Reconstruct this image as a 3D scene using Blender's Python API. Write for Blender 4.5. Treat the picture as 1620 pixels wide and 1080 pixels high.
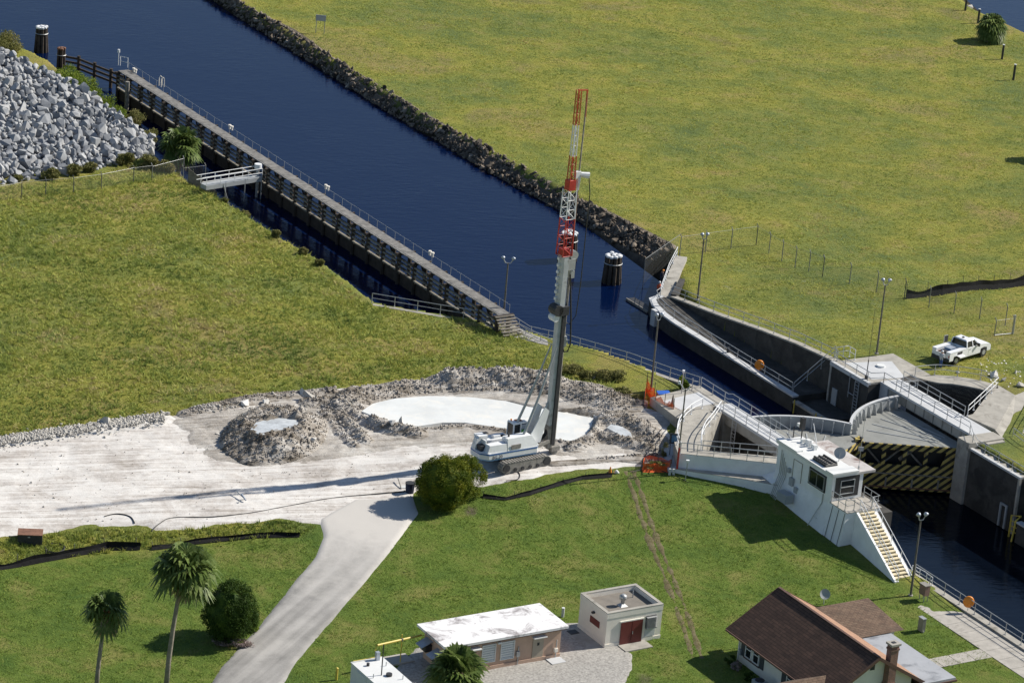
import bpy, bmesh, math, random
import numpy as np
from mathutils import Vector, Matrix, noise
R_ = math.radians
random.seed(7); rng = np.random.default_rng(7)
SC = bpy.context.scene; COL = SC.collection
for o in list(bpy.data.objects): bpy.data.objects.remove(o)

# ------------------------------------------------------------------ camera
TH, PH, FPX, HC = R_(20), R_(5), 5200.0, 112.0
cF = Vector((0, math.cos(TH), -math.sin(TH)))
_U0 = Vector((0, math.sin(TH), math.cos(TH))); _R0 = Vector((1, 0, 0))
cR = _R0*math.cos(PH) + _U0*math.sin(PH); cU = _U0*math.cos(PH) - _R0*math.sin(PH)
cam_d = bpy.data.cameras.new('camera'); cam = bpy.data.objects.new('camera', cam_d); COL.objects.link(cam)
cam_d.sensor_width = 36; cam_d.lens = FPX/1620*36; cam_d.clip_start = 1; cam_d.clip_end = 9000
M = Matrix((cR, cU, -cF)).transposed().to_4x4(); M.translation = Vector((0, 0, HC)); cam.matrix_world = M
SC.camera = cam
# ------------------------------------------------------------------ light
SUN_EL, SUN_AZ = R_(38), R_(65)           # azimuth from +Y towards +X
SC.world = bpy.data.worlds.new('World'); SC.world.use_nodes = True
wn = SC.world.node_tree; bg = wn.nodes['Background']
sky = wn.nodes.new('ShaderNodeTexSky'); sky.sky_type = 'NISHITA'; sky.sun_disc = False
sky.sun_elevation = SUN_EL; sky.sun_rotation = SUN_AZ; sky.air_density = 1.0; sky.dust_density = 0.4; sky.ozone_density = 2.0
wn.links.new(sky.outputs[0], bg.inputs[0]); bg.inputs[1].default_value = 0.075
sl = bpy.data.lights.new('sun', 'SUN'); sl.energy = 5.0; sl.angle = R_(.53); sl.color = (1, .94, .84)
so = bpy.data.objects.new('sun', sl); COL.objects.link(so)
sdir = Vector((math.sin(SUN_AZ)*math.cos(SUN_EL), math.cos(SUN_AZ)*math.cos(SUN_EL), math.sin(SUN_EL)))
so.rotation_euler = sdir.to_track_quat('Z', 'Y').to_euler(); so.location = (0, 0, 300)
SC.view_settings.view_transform = 'Standard'; SC.view_settings.look = 'None'
SC.view_settings.exposure = 0.34; SC.view_settings.gamma = 1.0; SC.view_settings.use_curve_mapping = False

# ------------------------------------------------------------------ survey helpers
def PX(px, py, z=0.0):                     # a pixel sighted on the level z gives a ground point of the real place
    d = cF*FPX + cR*(px-810) - cU*(py-540); t = (z-HC)/d.z
    return Vector((d.x*t, d.y*t, z))
A2 = np.array([.5299, -.8480]); N2 = np.array([.8480, .5299]); O2 = np.array([36.025, 256.278])
def W(s, n, z=0.0):                        # lock axes: s downstream, n across
    p = O2 + A2*s + N2*n; return Vector((p[0], p[1], z))
def SN(v):
    d = np.array([v[0], v[1]])-O2; return float(d@A2), float(d@N2)
LOCK_ROT = math.atan2(A2[1], A2[0])

# ------------------------------------------------------------------ terrain height
CP = [(1065,745,2.0),(1240,776,1.6),(1300,850,.7),(1360,865,.4),(1432,925,0),(830,720,2.2),(1030,618,3.0),(1000,700,2.5),
 (960,745,1.7),(900,650,2.0),(700,690,1.9),(560,700,1.5),(300,750,1.0),(0,750,.8),(1000,850,.3),(1150,850,.3),(800,900,.1),(700,820,.8),(600,800,.8),(450,950,0),
 (200,950,0),(700,1000,0),(950,1000,0),(1200,950,0),(1300,980,0),(1500,1000,.0),(400,500,.9),(200,400,.8),(0,300,.5),(0,500,.8),(590,490,.2),(700,505,.15),(805,520,.15),(880,558,.7),
 (940,585,1.6),(1000,600,2.6),(1090,620,3.5),(450,385,.3),(350,320,.3),(150,230,.3),(600,600,1.3),(750,560,1.1),(1000,550,3),
 (1103,474,.35),(1135,497,1.2),(1200,523,2.3),(1260,545,3.1),(1325,563,3.55),(1387,560,3.55),(1450,590,3.55),(1520,560,3.4),(1600,600,3.4),(1620,700,3.4),(1510,600,3.5),(1590,540,3.0),(1196,385,.2),(1430,470,1.6),
 (1300,470,1.4),(1600,440,.6),(1400,380,.1),(1200,300,0),(900,200,0),(600,60,0),(1500,100,0),(1070,395,0),(1300,200,0),(1560,800,3.4),(1100,400,0),(1620,500,2)]
CPW = np.array([[*PX(*c)[:2], c[2]] for c in CP])
def TH0(x, y):
    x = np.atleast_1d(np.asarray(x, float)); y = np.atleast_1d(np.asarray(y, float)); sh = x.shape
    x = x.ravel(); y = y.ravel(); num = np.zeros(len(x)); den = np.full(len(x), 1e-9)
    for cx, cy, cz in CPW:
        d2 = (x-cx)**2+(y-cy)**2; w = np.exp(-d2/(2*5.5**2)) + 2e-3/(1+(d2/400.0)**2)
        num += w*cz; den += w
    return (num/den).reshape(sh)
def HT(x, y): return float(TH0(x, y)[0])
def PT(px, py, dz=0.0):                    # sighted on the terrain itself
    z = 0.5
    for _ in range(14):
        p = PX(px, py, z); z = .5*z+.5*HT(p.x, p.y)
    p = PX(px, py, z+dz); p.z = z+dz; return p

def seg_sd(X, Y, poly):                    # signed distance to a polygon, positive inside
    X = np.asarray(X, float); Y = np.asarray(Y, float)
    d = np.full(X.shape, 1e9); ins = np.zeros(X.shape, bool); n = len(poly)
    for i in range(n):
        ax, ay = poly[i]; bx, by = poly[(i+1) % n]; vx, vy = bx-ax, by-ay
        t = np.clip(((X-ax)*vx+(Y-ay)*vy)/(vx*vx+vy*vy+1e-12), 0, 1)
        d = np.minimum(d, np.hypot(X-ax-t*vx, Y-ay-t*vy))
        c = ((ay > Y) != (by > Y))
        ins ^= c & (X < (bx-ax)*(Y-ay)/((by-ay) if abs(by-ay) > 1e-12 else 1e-12)+ax)
    return np.where(ins, d, -d)
def xy(vs): return [(v[0], v[1]) for v in vs]

WU, WD = -1.4, -2.4                        # water levels above and below the gates
near_bank = [PX(-700, -420), PX(-140, 10), PX(0, 62), PX(75, 100), PX(190, 205), PX(240, 250), PX(305, 297), PX(362, 327), PX(440, 377), PX(500, 412), PX(560, 455), PX(592, 481)]
far_bank = [PX(1068, 392), PX(1010, 362), PX(960, 336), PX(880, 298), PX(760, 233), PX(680, 190), PX(600, 140), PX(520, 92), PX(450, 48), PX(372, 0), PX(250, -90), PX(0, -260)]
bank_poly = xy(near_bank) + [tuple(PX(805, 516)[:2]), tuple(W(-60, .3)[:2]), tuple(W(-60, 19)[:2]), tuple(W(-70, 22)[:2])] + xy(far_bank)
wall_poly = xy([PX(592, 481), PX(805, 515), W(-59.5, .3), W(-50, 1.9), W(-38, 2.6), W(-33, 2.6), W(-21, 3), W(-18, 1.0), W(60, .9),
                W(60, 20.3), W(-10.6, 20.3), W(-10.8, 19.6), W(-33, 19.6), W(-68.5, 19.2), W(-71, 19), W(-75, 15), W(-70, 6)])
pit_near = xy([W(-33, 3.2), W(-33.4, .6), W(-29.6, -1.6), W(-27.6, -4.4), W(-24.2, -7), W(-21.6, -2), W(-20, 3.2)])
pit_far = xy([W(-33.2, 19), W(-33, 25.6), W(-31, 28.3), W(-28.6, 30.2), W(-23.2, 23.6), W(-21, 21.5), W(-21, 19)])
far_canal = xy([PX(1480, -30), PX(1530, 12), PX(1590, 38), PX(1640, 62), PX(1800, 120), PX(2400, 200), PX(2400, -300), PX(1300, -500)])

pool_px = [(572, 650), (590, 638), (625, 630), (680, 626), (745, 628), (800, 634), (835, 643), (872, 648), (905, 653), (943, 661), (938, 675), (930, 690), (905, 700), (880, 694), (862, 694), (845, 690), (820, 680), (790, 676), (735, 668), (700, 668), (660, 674), (628, 668), (600, 662)]
pool_poly = xy([PX(x, y, 2.25) for x, y in pool_px]); pool2_poly = xy([PX(*p, 2.9) for p in ((395, 681), (405, 668), (440, 659), (475, 663), (476, 673), (440, 680), (415, 688))])
pool3_poly = xy([PX(*p, 2.7) for p in ((960, 676), (968, 670), (985, 675), (998, 684), (1000, 694), (985, 690))])
def ground_z(X, Y):
    Z = TH0(X, Y)
    sd = seg_sd(X, Y, bank_poly); Z = np.where(sd > 0, np.maximum(Z - sd*1.05-.15, -4.5), Z)
    for pl, g in ((wall_poly, 0), (pit_near, -.75), (pit_far, -.75)):
        sd = seg_sd(X, Y, pl); Z = np.where(sd > g, -5.0, Z)
    sd = seg_sd(X, Y, pool_poly); Z = np.where(sd > .1, np.minimum(Z, 1.3), Z)
    sd = seg_sd(X, Y, far_canal); Z = np.where(sd > 0, np.maximum(Z - sd*.5, -4.5), Z)
    return Z

# ------------------------------------------------------------------ materials
def new_mat(name):
    m = bpy.data.materials.new(name); m.use_nodes = True; nt = m.node_tree
    return m, nt, nt.nodes['Principled BSDF']
def lk(nt, a, b): nt.links.new(a, b)
def noise_n(nt, scale, detail=4, rough=.6, src=None, dist=0, sc3=None):
    n = nt.nodes.new('ShaderNodeTexNoise'); n.inputs['Scale'].default_value = scale; n.inputs['Detail'].default_value = detail
    n.inputs['Roughness'].default_value = rough; n.inputs['Distortion'].default_value = dist
    if src is None:
        g = nt.nodes.get('geo') or nt.nodes.new('ShaderNodeNewGeometry'); g.name = 'geo'; src = g.outputs['Position']
    if sc3:
        if len(sc3) > 3:
            m0 = nt.nodes.new('ShaderNodeMapping'); m0.inputs['Rotation'].default_value = (0, 0, sc3[3]); lk(nt, src, m0.inputs[0]); src = m0.outputs[0]
        mp = nt.nodes.new('ShaderNodeMapping'); mp.inputs['Scale'].default_value = sc3[:3]
        lk(nt, src, mp.inputs[0]); src = mp.outputs[0]
    lk(nt, src, n.inputs['Vector']); return n.outputs['Fac']
def ramp(nt, fac, stops):
    r = nt.nodes.new('ShaderNodeValToRGB'); e = r.color_ramp.elements
    while len(e) > 1: e.remove(e[-1])
    e[0].position = stops[0][0]; e[0].color = (*stops[0][1], 1)
    for p, c in stops[1:]:
        q = e.new(p); q.color = (*c, 1)
    lk(nt, fac, r.inputs[0]); return r.outputs[0]
def mixc(nt, fac, a, b, mode='MIX'):
    m = nt.nodes.new('ShaderNodeMix'); m.data_type = 'RGBA'; m.blend_type = mode
    for i, v in ((0, fac), (6, a), (7, b)):
        if hasattr(v, 'is_output') or isinstance(v, bpy.types.NodeSocket): lk(nt, v, m.inputs[i])
        else: m.inputs[i].default_value = v if i == 0 else (*v, 1)
    return m.outputs[2]
def mathn(nt, op, a, b=0.0, c=None):
    m = nt.nodes.new('ShaderNodeMath'); m.operation = op
    for i, v in enumerate((a, b) if c is None else (a, b, c)):
        if isinstance(v, bpy.types.NodeSocket): lk(nt, v, m.inputs[i])
        else: m.inputs[i].default_value = v
    return m.outputs[0]
def bump(nt, bs, h, strength=.5, dist=.1):
    b = nt.nodes.new('ShaderNodeBump'); b.inputs['Strength'].default_value = strength; b.inputs['Distance'].default_value = dist
    lk(nt, h, b.inputs['Height']); lk(nt, b.outputs[0], bs.inputs['Normal'])
def simple(name, col, rough=.6, var=.25, scale=1.5, metal=0, bmp=.15, dirt=None, spec=.5):
    m, nt, bs = new_mat(name); f = noise_n(nt, scale, 5, .65)
    lo = tuple(c*(1-var) for c in col); hi = tuple(min(1, c*(1+var)) for c in col)
    c = ramp(nt, f, [(.3, lo), (.7, hi)])
    if dirt:
        f2 = noise_n(nt, .55, 6, .7, dist=.6); k = ramp(nt, f2, [(dirt[1], (0, 0, 0)), (dirt[1]+.14, (1, 1, 1))])
        c = mixc(nt, k, c, dirt[0])
    lk(nt, c, bs.inputs['Base Color']); bs.inputs['Roughness'].default_value = rough; bs.inputs['Metallic'].default_value = metal
    bs.inputs['Specular IOR Level'].default_value = spec
    if bmp: bump(nt, bs, noise_n(nt, scale*8, 3), bmp, .03)
    return m
def leafy(name, stops, scale=1.2, rough=.65):
    m, nt, bs = new_mat(name); f = noise_n(nt, scale, 3, .6); f2 = noise_n(nt, scale*9, 2, .6)
    ff = mathn(nt, 'MULTIPLY_ADD', f2, .45, mathn(nt, 'MULTIPLY', f, .55))
    lk(nt, ramp(nt, ff, stops), bs.inputs['Base Color']); bs.inputs['Roughness'].default_value = rough
    bs.inputs['Specular IOR Level'].default_value = .15
    tr = nt.nodes.new('ShaderNodeBsdfTranslucent'); lk(nt, ramp(nt, ff, [(p, tuple(min(1, v*1.2) for v in c)) for p, c in stops]), tr.inputs[0])
    mx = nt.nodes.new('ShaderNodeMixShader'); mx.inputs[0].default_value = .25
    out = nt.nodes['Material Output']; lk(nt, bs.outputs[0], mx.inputs[1]); lk(nt, tr.outputs[0], mx.inputs[2]); lk(nt, mx.outputs[0], out.inputs[0])
    return m
def veil(name, col, alpha):
    m, nt, bs = new_mat(name); bs.inputs['Base Color'].default_value = (*col, 1); bs.inputs['Roughness'].default_value = .6
    f = noise_n(nt, 3, 3); a = mathn(nt, 'MULTIPLY_ADD', f, alpha*.6, alpha*.7); lk(nt, a, bs.inputs['Alpha']); return m

def ground_material():
    m, nt, bs = new_mat('ground_grass')
    def at(n):
        a = nt.nodes.new('ShaderNodeAttribute'); a.attribute_name = n; return a.outputs['Fac']
    big = noise_n(nt, .045, 4, .6, dist=.5); mid = noise_n(nt, .23, 5, .65, dist=.3)
    streak = noise_n(nt, 1.0, 5, .75, sc3=(.5, 1.5, 1, R_(25)), dist=.8); fine = noise_n(nt, 5.0, 4, .8); vf = noise_n(nt, 17, 2, .7)
    field = ramp(nt, mid, [(.34, (.09, .128, .034)), (.46, (.155, .185, .040)), (.56, (.235, .232, .046)), (.68, (.26, .215, .085))])
    fb = ramp(nt, big, [(.36, (.105, .140, .048)), (.47, (.150, .175, .044)), (.55, (.225, .222, .044)), (.62, (.24, .19, .08)), (.70, (.20, .17, .085))])
    field = mixc(nt, .55, field, fb)
    lawn = ramp(nt, mid, [(.32, (.065, .115, .022)), (.5, (.105, .155, .028)), (.66, (.17, .18, .05))])
    col = mixc(nt, at('lawn'), field, lawn)
    # dry seed heads and pale patches
    pale = mathn(nt, 'MULTIPLY', ramp(nt, streak, [(.56, (0, 0, 0)), (.72, (1, 1, 1))]), ramp(nt, noise_n(nt, .16, 5, .7, dist=1), [(.50, (0, 0, 0)), (.64, (1, 1, 1))]))
    pale = mathn(nt, 'MULTIPLY', pale, mathn(nt, 'MULTIPLY_ADD', at('weeds'), .75, .22))
    col = mixc(nt, pale, col, (.26, .27, .20))
    v = mathn(nt, 'MULTIPLY_ADD', fine, .9, mathn(nt, 'MULTIPLY', streak, .55)); v = mathn(nt, 'MULTIPLY_ADD', vf, .5, v)
    k = ramp(nt, v, [(.62, (.66, .72, .72)), (.90, (1, 1, 1)), (1.0, (1.4, 1.35, 1.4))])
    col = mixc(nt, 1.0, col, k, 'MULTIPLY')
    dirt = ramp(nt, mathn(nt, 'ADD', at('dirt'), mathn(nt, 'MULTIPLY_ADD', fine, .5, -.25)), [(.45, (0, 0, 0)), (.62, (1, 1, 1))])
    dcol = ramp(nt, mid, [(.3, (.10, .085, .055)), (.7, (.20, .17, .12))])
    col = mixc(nt, dirt, col, dcol)
    mud = at('mud'); col = mixc(nt, mud, col, (.035, .028, .018))
    lk(nt, col, bs.inputs['Base Color']); bs.inputs['Roughness'].default_value = .9; bs.inputs['Specular IOR Level'].default_value = .1
    bump(nt, bs, v, .9, .22)
    return m
M_GROUND = ground_material()

def sand_material(name, stops, rut=0.0, bs_=.5):
    m, nt, bs = new_mat(name)
    a = noise_n(nt, .22, 5, .65, dist=.5); b = noise_n(nt, 2.2, 5, .7); c = noise_n(nt, .9, 5, .7, sc3=(.10, 2.2, 1, R_(-16)), dist=.25)
    v = mathn(nt, 'MULTIPLY_ADD', a, .42, mathn(nt, 'MULTIPLY_ADD', b, .22, mathn(nt, 'MULTIPLY', c, .44)))
    lk(nt, ramp(nt, v, stops), bs.inputs['Base Color']); bs.inputs['Roughness'].default_value = .92; bs.inputs['Specular IOR Level'].default_value = .1
    h = mathn(nt, 'MULTIPLY_ADD', noise_n(nt, 6, 4, .7), .5, mathn(nt, 'MULTIPLY', c, 1.0)); bump(nt, bs, h, bs_, .12)
    return m
M_SAND = sand_material('limestone_sand', [(.42, (.34, .305, .27)), (.50, (.52, .485, .45)), (.57, (.66, .635, .60)), (.66, (.74, .72, .69))])
M_SPOIL = sand_material('spoil', [(.40, (.07, .058, .045)), (.48, (.19, .165, .135)), (.55, (.33, .30, .265)), (.66, (.56, .54, .51))], bs_=1)
M_CHURN = sand_material('churned_earth', [(.38, (.17, .15, .125)), (.48, (.33, .30, .265)), (.56, (.46, .43, .39)), (.66, (.62, .60, .56))], bs_=1)
M_SLURRY = simple('white_slurry', (.70, .715, .70), .45, .10, .35, bmp=.05, dirt=((.78, .765, .715), .50))
M_SLURRY2 = simple('grey_slurry', (.50, .53, .55), .45, .3, 1.2, bmp=.3)
def drive_material():
    m, nt, bs = new_mat('driveway_asphalt'); a = noise_n(nt, .35, 4, .6, dist=.4); b = noise_n(nt, 9, 3, .7)
    ln = noise_n(nt, 1.0, 3, .5, sc3=(1.0, .04, 1, R_(20)))
    v = mathn(nt, 'MULTIPLY_ADD', a, .35, mathn(nt, 'MULTIPLY_ADD', ln, .5, mathn(nt, 'MULTIPLY', b, .15)))
    at = nt.nodes.new('ShaderNodeAttribute'); at.attribute_name = 'dust'; dn = mathn(nt, 'ADD', at.outputs['Fac'], mathn(nt, 'MULTIPLY_ADD', noise_n(nt, .8, 5, .7), .9, -.45))
    asph = ramp(nt, v, [(.38, (.19, .185, .175)), (.5, (.29, .28, .265)), (.62, (.40, .385, .365))])
    lk(nt, mixc(nt, ramp(nt, dn, [(.15, (0, 0, 0)), (.95, (1, 1, 1))]), asph, (.52, .495, .46)), bs.inputs['Base Color'])
    bs.inputs['Roughness'].default_value = .9; bump(nt, bs, b, .3, .03); return m
M_DRIVE = drive_material()
M_GRAVEL = simple('grey_gravel', (.36, .345, .32), .95, .4, 5, bmp=.9)
M_CONC = simple('concrete', (.36, .34, .30), .9, .22, .8, bmp=.3, dirt=((.17, .155, .13), .55))
M_CONCD = simple('stained_shade_concrete', (.062, .058, .052), .9, .4, .5, bmp=.4, dirt=((.035, .033, .03), .46))  # near-black base puts shade of walls and recesses into colour; stains random
M_CONCL = simple('pale_painted_concrete', (.52, .53, .54), .8, .1, .6, bmp=.1, dirt=((.36, .35, .33), .6))
M_PATH = simple('path_concrete', (.40, .375, .335), .9, .18, 1.0, bmp=.2, dirt=((.24, .22, .19), .56))
M_WHITE = simple('white_paint', (.70, .71, .70), .6, .06, .8, bmp=.05, dirt=((.45, .44, .41), .64))
M_WHITEW = simple('weathered_white_wall', (.82, .83, .83), .75, .08, .9, bmp=.1, dirt=((.30, .29, .27), .66))
M_RUST = simple('rust', (.19, .095, .06), .85, .35, 2, bmp=.4)
M_RUSTW = simple('rust_stained_white', (.50, .47, .45), .7, .15, 1, bmp=.1, dirt=((.20, .13, .11), .50))
M_GALV = simple('galvanised_steel', (.42, .43, .43), .45, .12, 3, metal=.35, bmp=0)
M_GATE = simple('pale_grey_gate_paint', (.36, .38, .39), .6, .1, .8, bmp=.05, dirt=((.25, .25, .24), .6))
M_DECKG = simple('grey_deck_plate', (.24, .245, .23), .75, .15, .6, bmp=.15, dirt=((.13, .13, .12), .58))
M_DARK = simple('dark_metal', (.035, .035, .038), .6, .3, 2, bmp=.1)
M_POLE = simple('weathered_pole', (.13, .12, .10), .8, .25, 2, bmp=.1)
M_LAMP = simple('lamp_housing', (.42, .46, .52), .35, .1, 3, metal=.3, bmp=0)
M_GLASS, _nt, _bs = new_mat('dark_glass'); _bs.inputs['Base Color'].default_value = (.015, .02, .022, 1); _bs.inputs['Roughness'].default_value = .12
M_TIMBER = simple('creosote_timber', (.055, .042, .032), .9, .5, 1.5, bmp=.4)
M_TIMBERL = simple('sun_bleached_timber', (.20, .18, .15), .9, .3, 2.5, bmp=.4)
M_WALER = simple('grey_brown_waler_timber', (.24, .22, .18), .9, .35, 1.2, bmp=.4, dirt=((.04, .035, .03), .5))
M_DECKT = simple('weathered_deck_planks', (.23, .22, .205), .9, .45, 2, bmp=.4)
M_CAPW = simple('white_pile_cap', (.72, .73, .74), .6, .06, 2, bmp=0)
M_ORANGE = simple('orange_plastic', (.75, .25, .02), .5, .08, 2, bmp=0)
M_NET = veil('orange_barrier_mesh', (.85, .13, .02), .75)
M_CHAIN = veil('chain_link_mesh', (.24, .25, .24), .10)
M_TEXT = simple('black_geotextile', (.010, .010, .011), .75, .5, 3, bmp=.6, spec=.15)
M_RUBBER = simple('black_rubber', (.02, .02, .02), .6, .2, 3, bmp=0)
M_RIGW = simple('rig_grey_white_paint', (.76, .77, .77), .5, .08, 1.5, bmp=0, dirt=((.36, .34, .30), .6))
M_RIGB = simple('rig_light_blue_paint', (.20, .38, .62), .45, .08, 2, bmp=0)
M_RIGD = simple('rig_dark_blue_stripe', (.04, .13, .36), .45, .05, 2, bmp=0)
M_RED = simple('red_lattice_paint', (.42, .035, .025), .5, .15, 2, bmp=0)
M_REDO = simple('faded_orange_red_paint', (.48, .085, .03), .5, .15, 2, bmp=0)
M_STEEL = simple('muddy_steel', (.24, .225, .20), .7, .35, 3, bmp=.3)
M_BROWNR = simple('brown_drill_rod', (.12, .075, .055), .6, .3, 2, bmp=0)
M_CABG = simple('green_cab_interior', (.10, .38, .08), .6, .2, 4, bmp=0)
M_BLUE = simple('blue_plastic', (.03, .12, .50), .4, .1, 2, bmp=0)
M_YEL = simple('yellow_pipe_paint', (.62, .48, .08), .5, .12, 2, bmp=0)
M_TAN = simple('tan_rendered_wall', (.50, .345, .255), .85, .1, 1, bmp=.15)
M_CREAM = simple('cream_rendered_wall', (.80, .75, .66), .85, .07, .8, bmp=.15)
M_CREAM2 = simple('pale_cream_siding', (.76, .74, .66), .8, .06, 1, bmp=.1)
M_MAROON = simple('maroon_paint', (.14, .025, .022), .6, .12, 2, bmp=0)
M_TROOF = simple('white_coated_roof', (.78, .77, .77), .7, .05, .5, bmp=.1, dirt=((.26, .235, .235), .52))
M_GROOF = simple('bare_grey_roof', (.20, .18, .155), .95, .15, 1.2, bmp=.3, dirt=((.12, .11, .095), .58))
M_FLATR = simple('grey_membrane_roof', (.36, .375, .40), .7, .1, .5, bmp=.1, dirt=((.19, .20, .22), .54))
M_TANT = simple('tan_door_paint', (.36, .31, .24), .7, .06, 2, bmp=0)
M_SHUT = simple('charcoal_shutter', (.045, .055, .062), .7, .1, 3, bmp=0)
M_TRIMB = simple('brown_trim', (.11, .06, .045), .7, .1, 2, bmp=0)
M_BARK = simple('grey_palm_bark', (.24, .21, .17), .95, .25, 3, bmp=.6)
M_BARKB = simple('brown_palm_boots', (.20, .095, .04), .95, .4, 4, bmp=.6)
M_SKIN = simple('skin', (.45, .25, .17), .6, .05, 3, bmp=0)
M_DENIM = simple('blue_denim', (.03, .07, .22), .9, .15, 5, bmp=0)
M_SHIRT = simple('light_work_shirt', (.42, .44, .47), .9, .1, 5, bmp=0)
M_HIVIS = simple('orange_red_vest', (.65, .12, .05), .8, .1, 5, bmp=0)
M_NAVY = simple('dark_navy_cloth', (.02, .025, .05), .9, .2, 4, bmp=0)
M_CARW = simple('white_truck_paint', (.78, .79, .80), .25, .03, 2, bmp=0)
M_TYRE = simple('tyre_rubber', (.025, .025, .025), .8, .2, 4, bmp=0)
def brick_like(name, c1, c2, mort, scale, w, h, rot, axis='roof'):
    m, nt, bs = new_mat(name); tc = nt.nodes.new('ShaderNodeTexCoord'); b = nt.nodes.new('ShaderNodeTexBrick')
    b.inputs['Color1'].default_value = (*c1, 1); b.inputs['Color2'].default_value = (*c2, 1); b.inputs['Mortar'].default_value = (*mort, 1)
    b.inputs['Scale'].default_value = scale; b.inputs['Brick Width'].default_value = w; b.inputs['Row Height'].default_value = h; b.inputs['Mortar Size'].default_value = .02
    uv = nt.nodes.new('ShaderNodeUVMap'); lk(nt, uv.outputs[0], b.inputs['Vector'])
    n = noise_n(nt, 1.3, 5, .7); k = ramp(nt, n, [(.3, (.65, .65, .65)), (.7, (1.3, 1.25, 1.2))])
    lk(nt, mixc(nt, 1.0, b.outputs[0], k, 'MULTIPLY'), bs.inputs['Base Color']); bs.inputs['Roughness'].default_value = .95
    bump(nt, bs, b.outputs[1], -.4, .03); return m
M_SHING = brick_like('brown_shingles', (.075, .042, .030), (.115, .065, .045), (.028, .016, .012), 1, .9, .26, 0)
M_SHINGP = brick_like('patched_shingles', (.13, .085, .06), (.17, .12, .085), (.07, .045, .03), 1, .5, .22, 0)
M_BRICK = brick_like('red_chimney_brick', (.20, .065, .045), (.26, .10, .07), (.22, .18, .15), 1, .24, .09, 0)
M_LEAF_D = leafy('dark_green_leaf', [(.35, (.014, .032, .006)), (.5, (.040, .080, .012)), (.64, (.10, .145, .022))])
M_LEAF_G = leafy('golden_green_leaf', [(.33, (.03, .055, .007)), (.46, (.075, .115, .012)), (.58, (.19, .20, .018)), (.70, (.30, .26, .03))], 1.0)
M_LEAF_B = leafy('bright_scrub_leaf', [(.34, (.06, .10, .015)), (.5, (.15, .21, .025)), (.66, (.28, .32, .05))], .8)
M_LEAF_Y = leafy('dry_scrub_leaf', [(.34, (.09, .095, .03)), (.5, (.19, .19, .06)), (.66, (.30, .25, .12))], .8)
M_PALM = leafy('palm_frond', [(.34, (.04, .075, .016)), (.5, (.11, .16, .04)), (.66, (.27, .32, .11))], 1.6, .45)
M_PALMY = leafy('yellow_palm_frond', [(.34, (.08, .095, .025)), (.5, (.18, .18, .05)), (.66, (.33, .28, .12))], 1.6, .45)
M_PALMD = leafy('dead_palm_frond', [(.3, (.17, .14, .09)), (.6, (.38, .32, .22))], 1.6, .8)
M_FLOW = leafy('pale_pink_flowers', [(.40, (.06, .08, .03)), (.5, (.30, .22, .20)), (.62, (.55, .47, .46))], 3)
def grass_blades(name, stops, sc=.35):
    m = leafy(name, stops, sc, .7); return m
M_TUFT = grass_blades('rough_grass_blades', [(.36, (.15, .205, .05)), (.46, (.26, .31, .07)), (.54, (.39, .40, .09)), (.64, (.47, .39, .19))], .15)
M_TUFTL = grass_blades('short_grass_blades', [(.34, (.13, .20, .04)), (.5, (.20, .28, .05)), (.66, (.30, .32, .08))])
M_TUFTF = grass_blades('far_field_grass_blades', [(.34, (.21, .27, .08)), (.46, (.31, .36, .085)), (.55, (.43, .43, .09)), (.64, (.47, .39, .15))], .10)
def rockmat(name, stops):
    m, nt, bs = new_mat(name); oi = nt.nodes.new('ShaderNodeObjectInfo'); tc = nt.nodes.new('ShaderNodeNewGeometry'); tc.name = 'geo'
    f = noise_n(nt, 1.1, 4, .7); g = noise_n(nt, 9, 4, .7)
    v = mathn(nt, 'MULTIPLY_ADD', oi.outputs['Random'], .38, mathn(nt, 'MULTIPLY_ADD', f, .42, mathn(nt, 'MULTIPLY', g, .2)))
    lk(nt, ramp(nt, v, stops), bs.inputs['Base Color']); bs.inputs['Roughness'].default_value = .85; bump(nt, bs, g, .4, .05); return m
M_GRAN = rockmat('grey_granite', [(.25, (.13, .14, .155)), (.42, (.22, .23, .25)), (.58, (.34, .35, .36)), (.75, (.46, .45, .44))])
M_RIP = rockmat('dark_riprap_rock', [(.30, (.022, .018, .014)), (.50, (.065, .053, .040)), (.62, (.16, .125, .090)), (.74, (.40, .34, .27))])
M_LIME = rockmat('limestone_rubble', [(.3, (.34, .32, .29)), (.5, (.52, .50, .46)), (.7, (.70, .68, .65))])
def stripes_mat():
    m, nt, bs = new_mat('yellow_black_hazard_stripes'); g = nt.nodes.new('ShaderNodeNewGeometry'); g.name = 'geo'
    vm = nt.nodes.new('ShaderNodeVectorMath'); vm.operation = 'DOT_PRODUCT'; lk(nt, g.outputs['Position'], vm.inputs[0])
    vm.inputs[1].default_value = (-.86, .0, 1.0)
    f = mathn(nt, 'FRACT', mathn(nt, 'MULTIPLY', vm.outputs['Value'], 1.35)); k = mathn(nt, 'GREATER_THAN', f, .5)
    d = noise_n(nt, 1.2, 5, .7); dk = ramp(nt, d, [(.56, (0, 0, 0)), (.72, (1, 1, 1))])
    y = mixc(nt, dk, (.50, .39, .11), (.24, .15, .07)); bk = mixc(nt, dk, (.012, .012, .013), (.05, .048, .045))
    lk(nt, mixc(nt, k, bk, y), bs.inputs['Base Color']); bs.inputs['Roughness'].default_value = .6; return m
M_STRIPE = stripes_mat()
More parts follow.
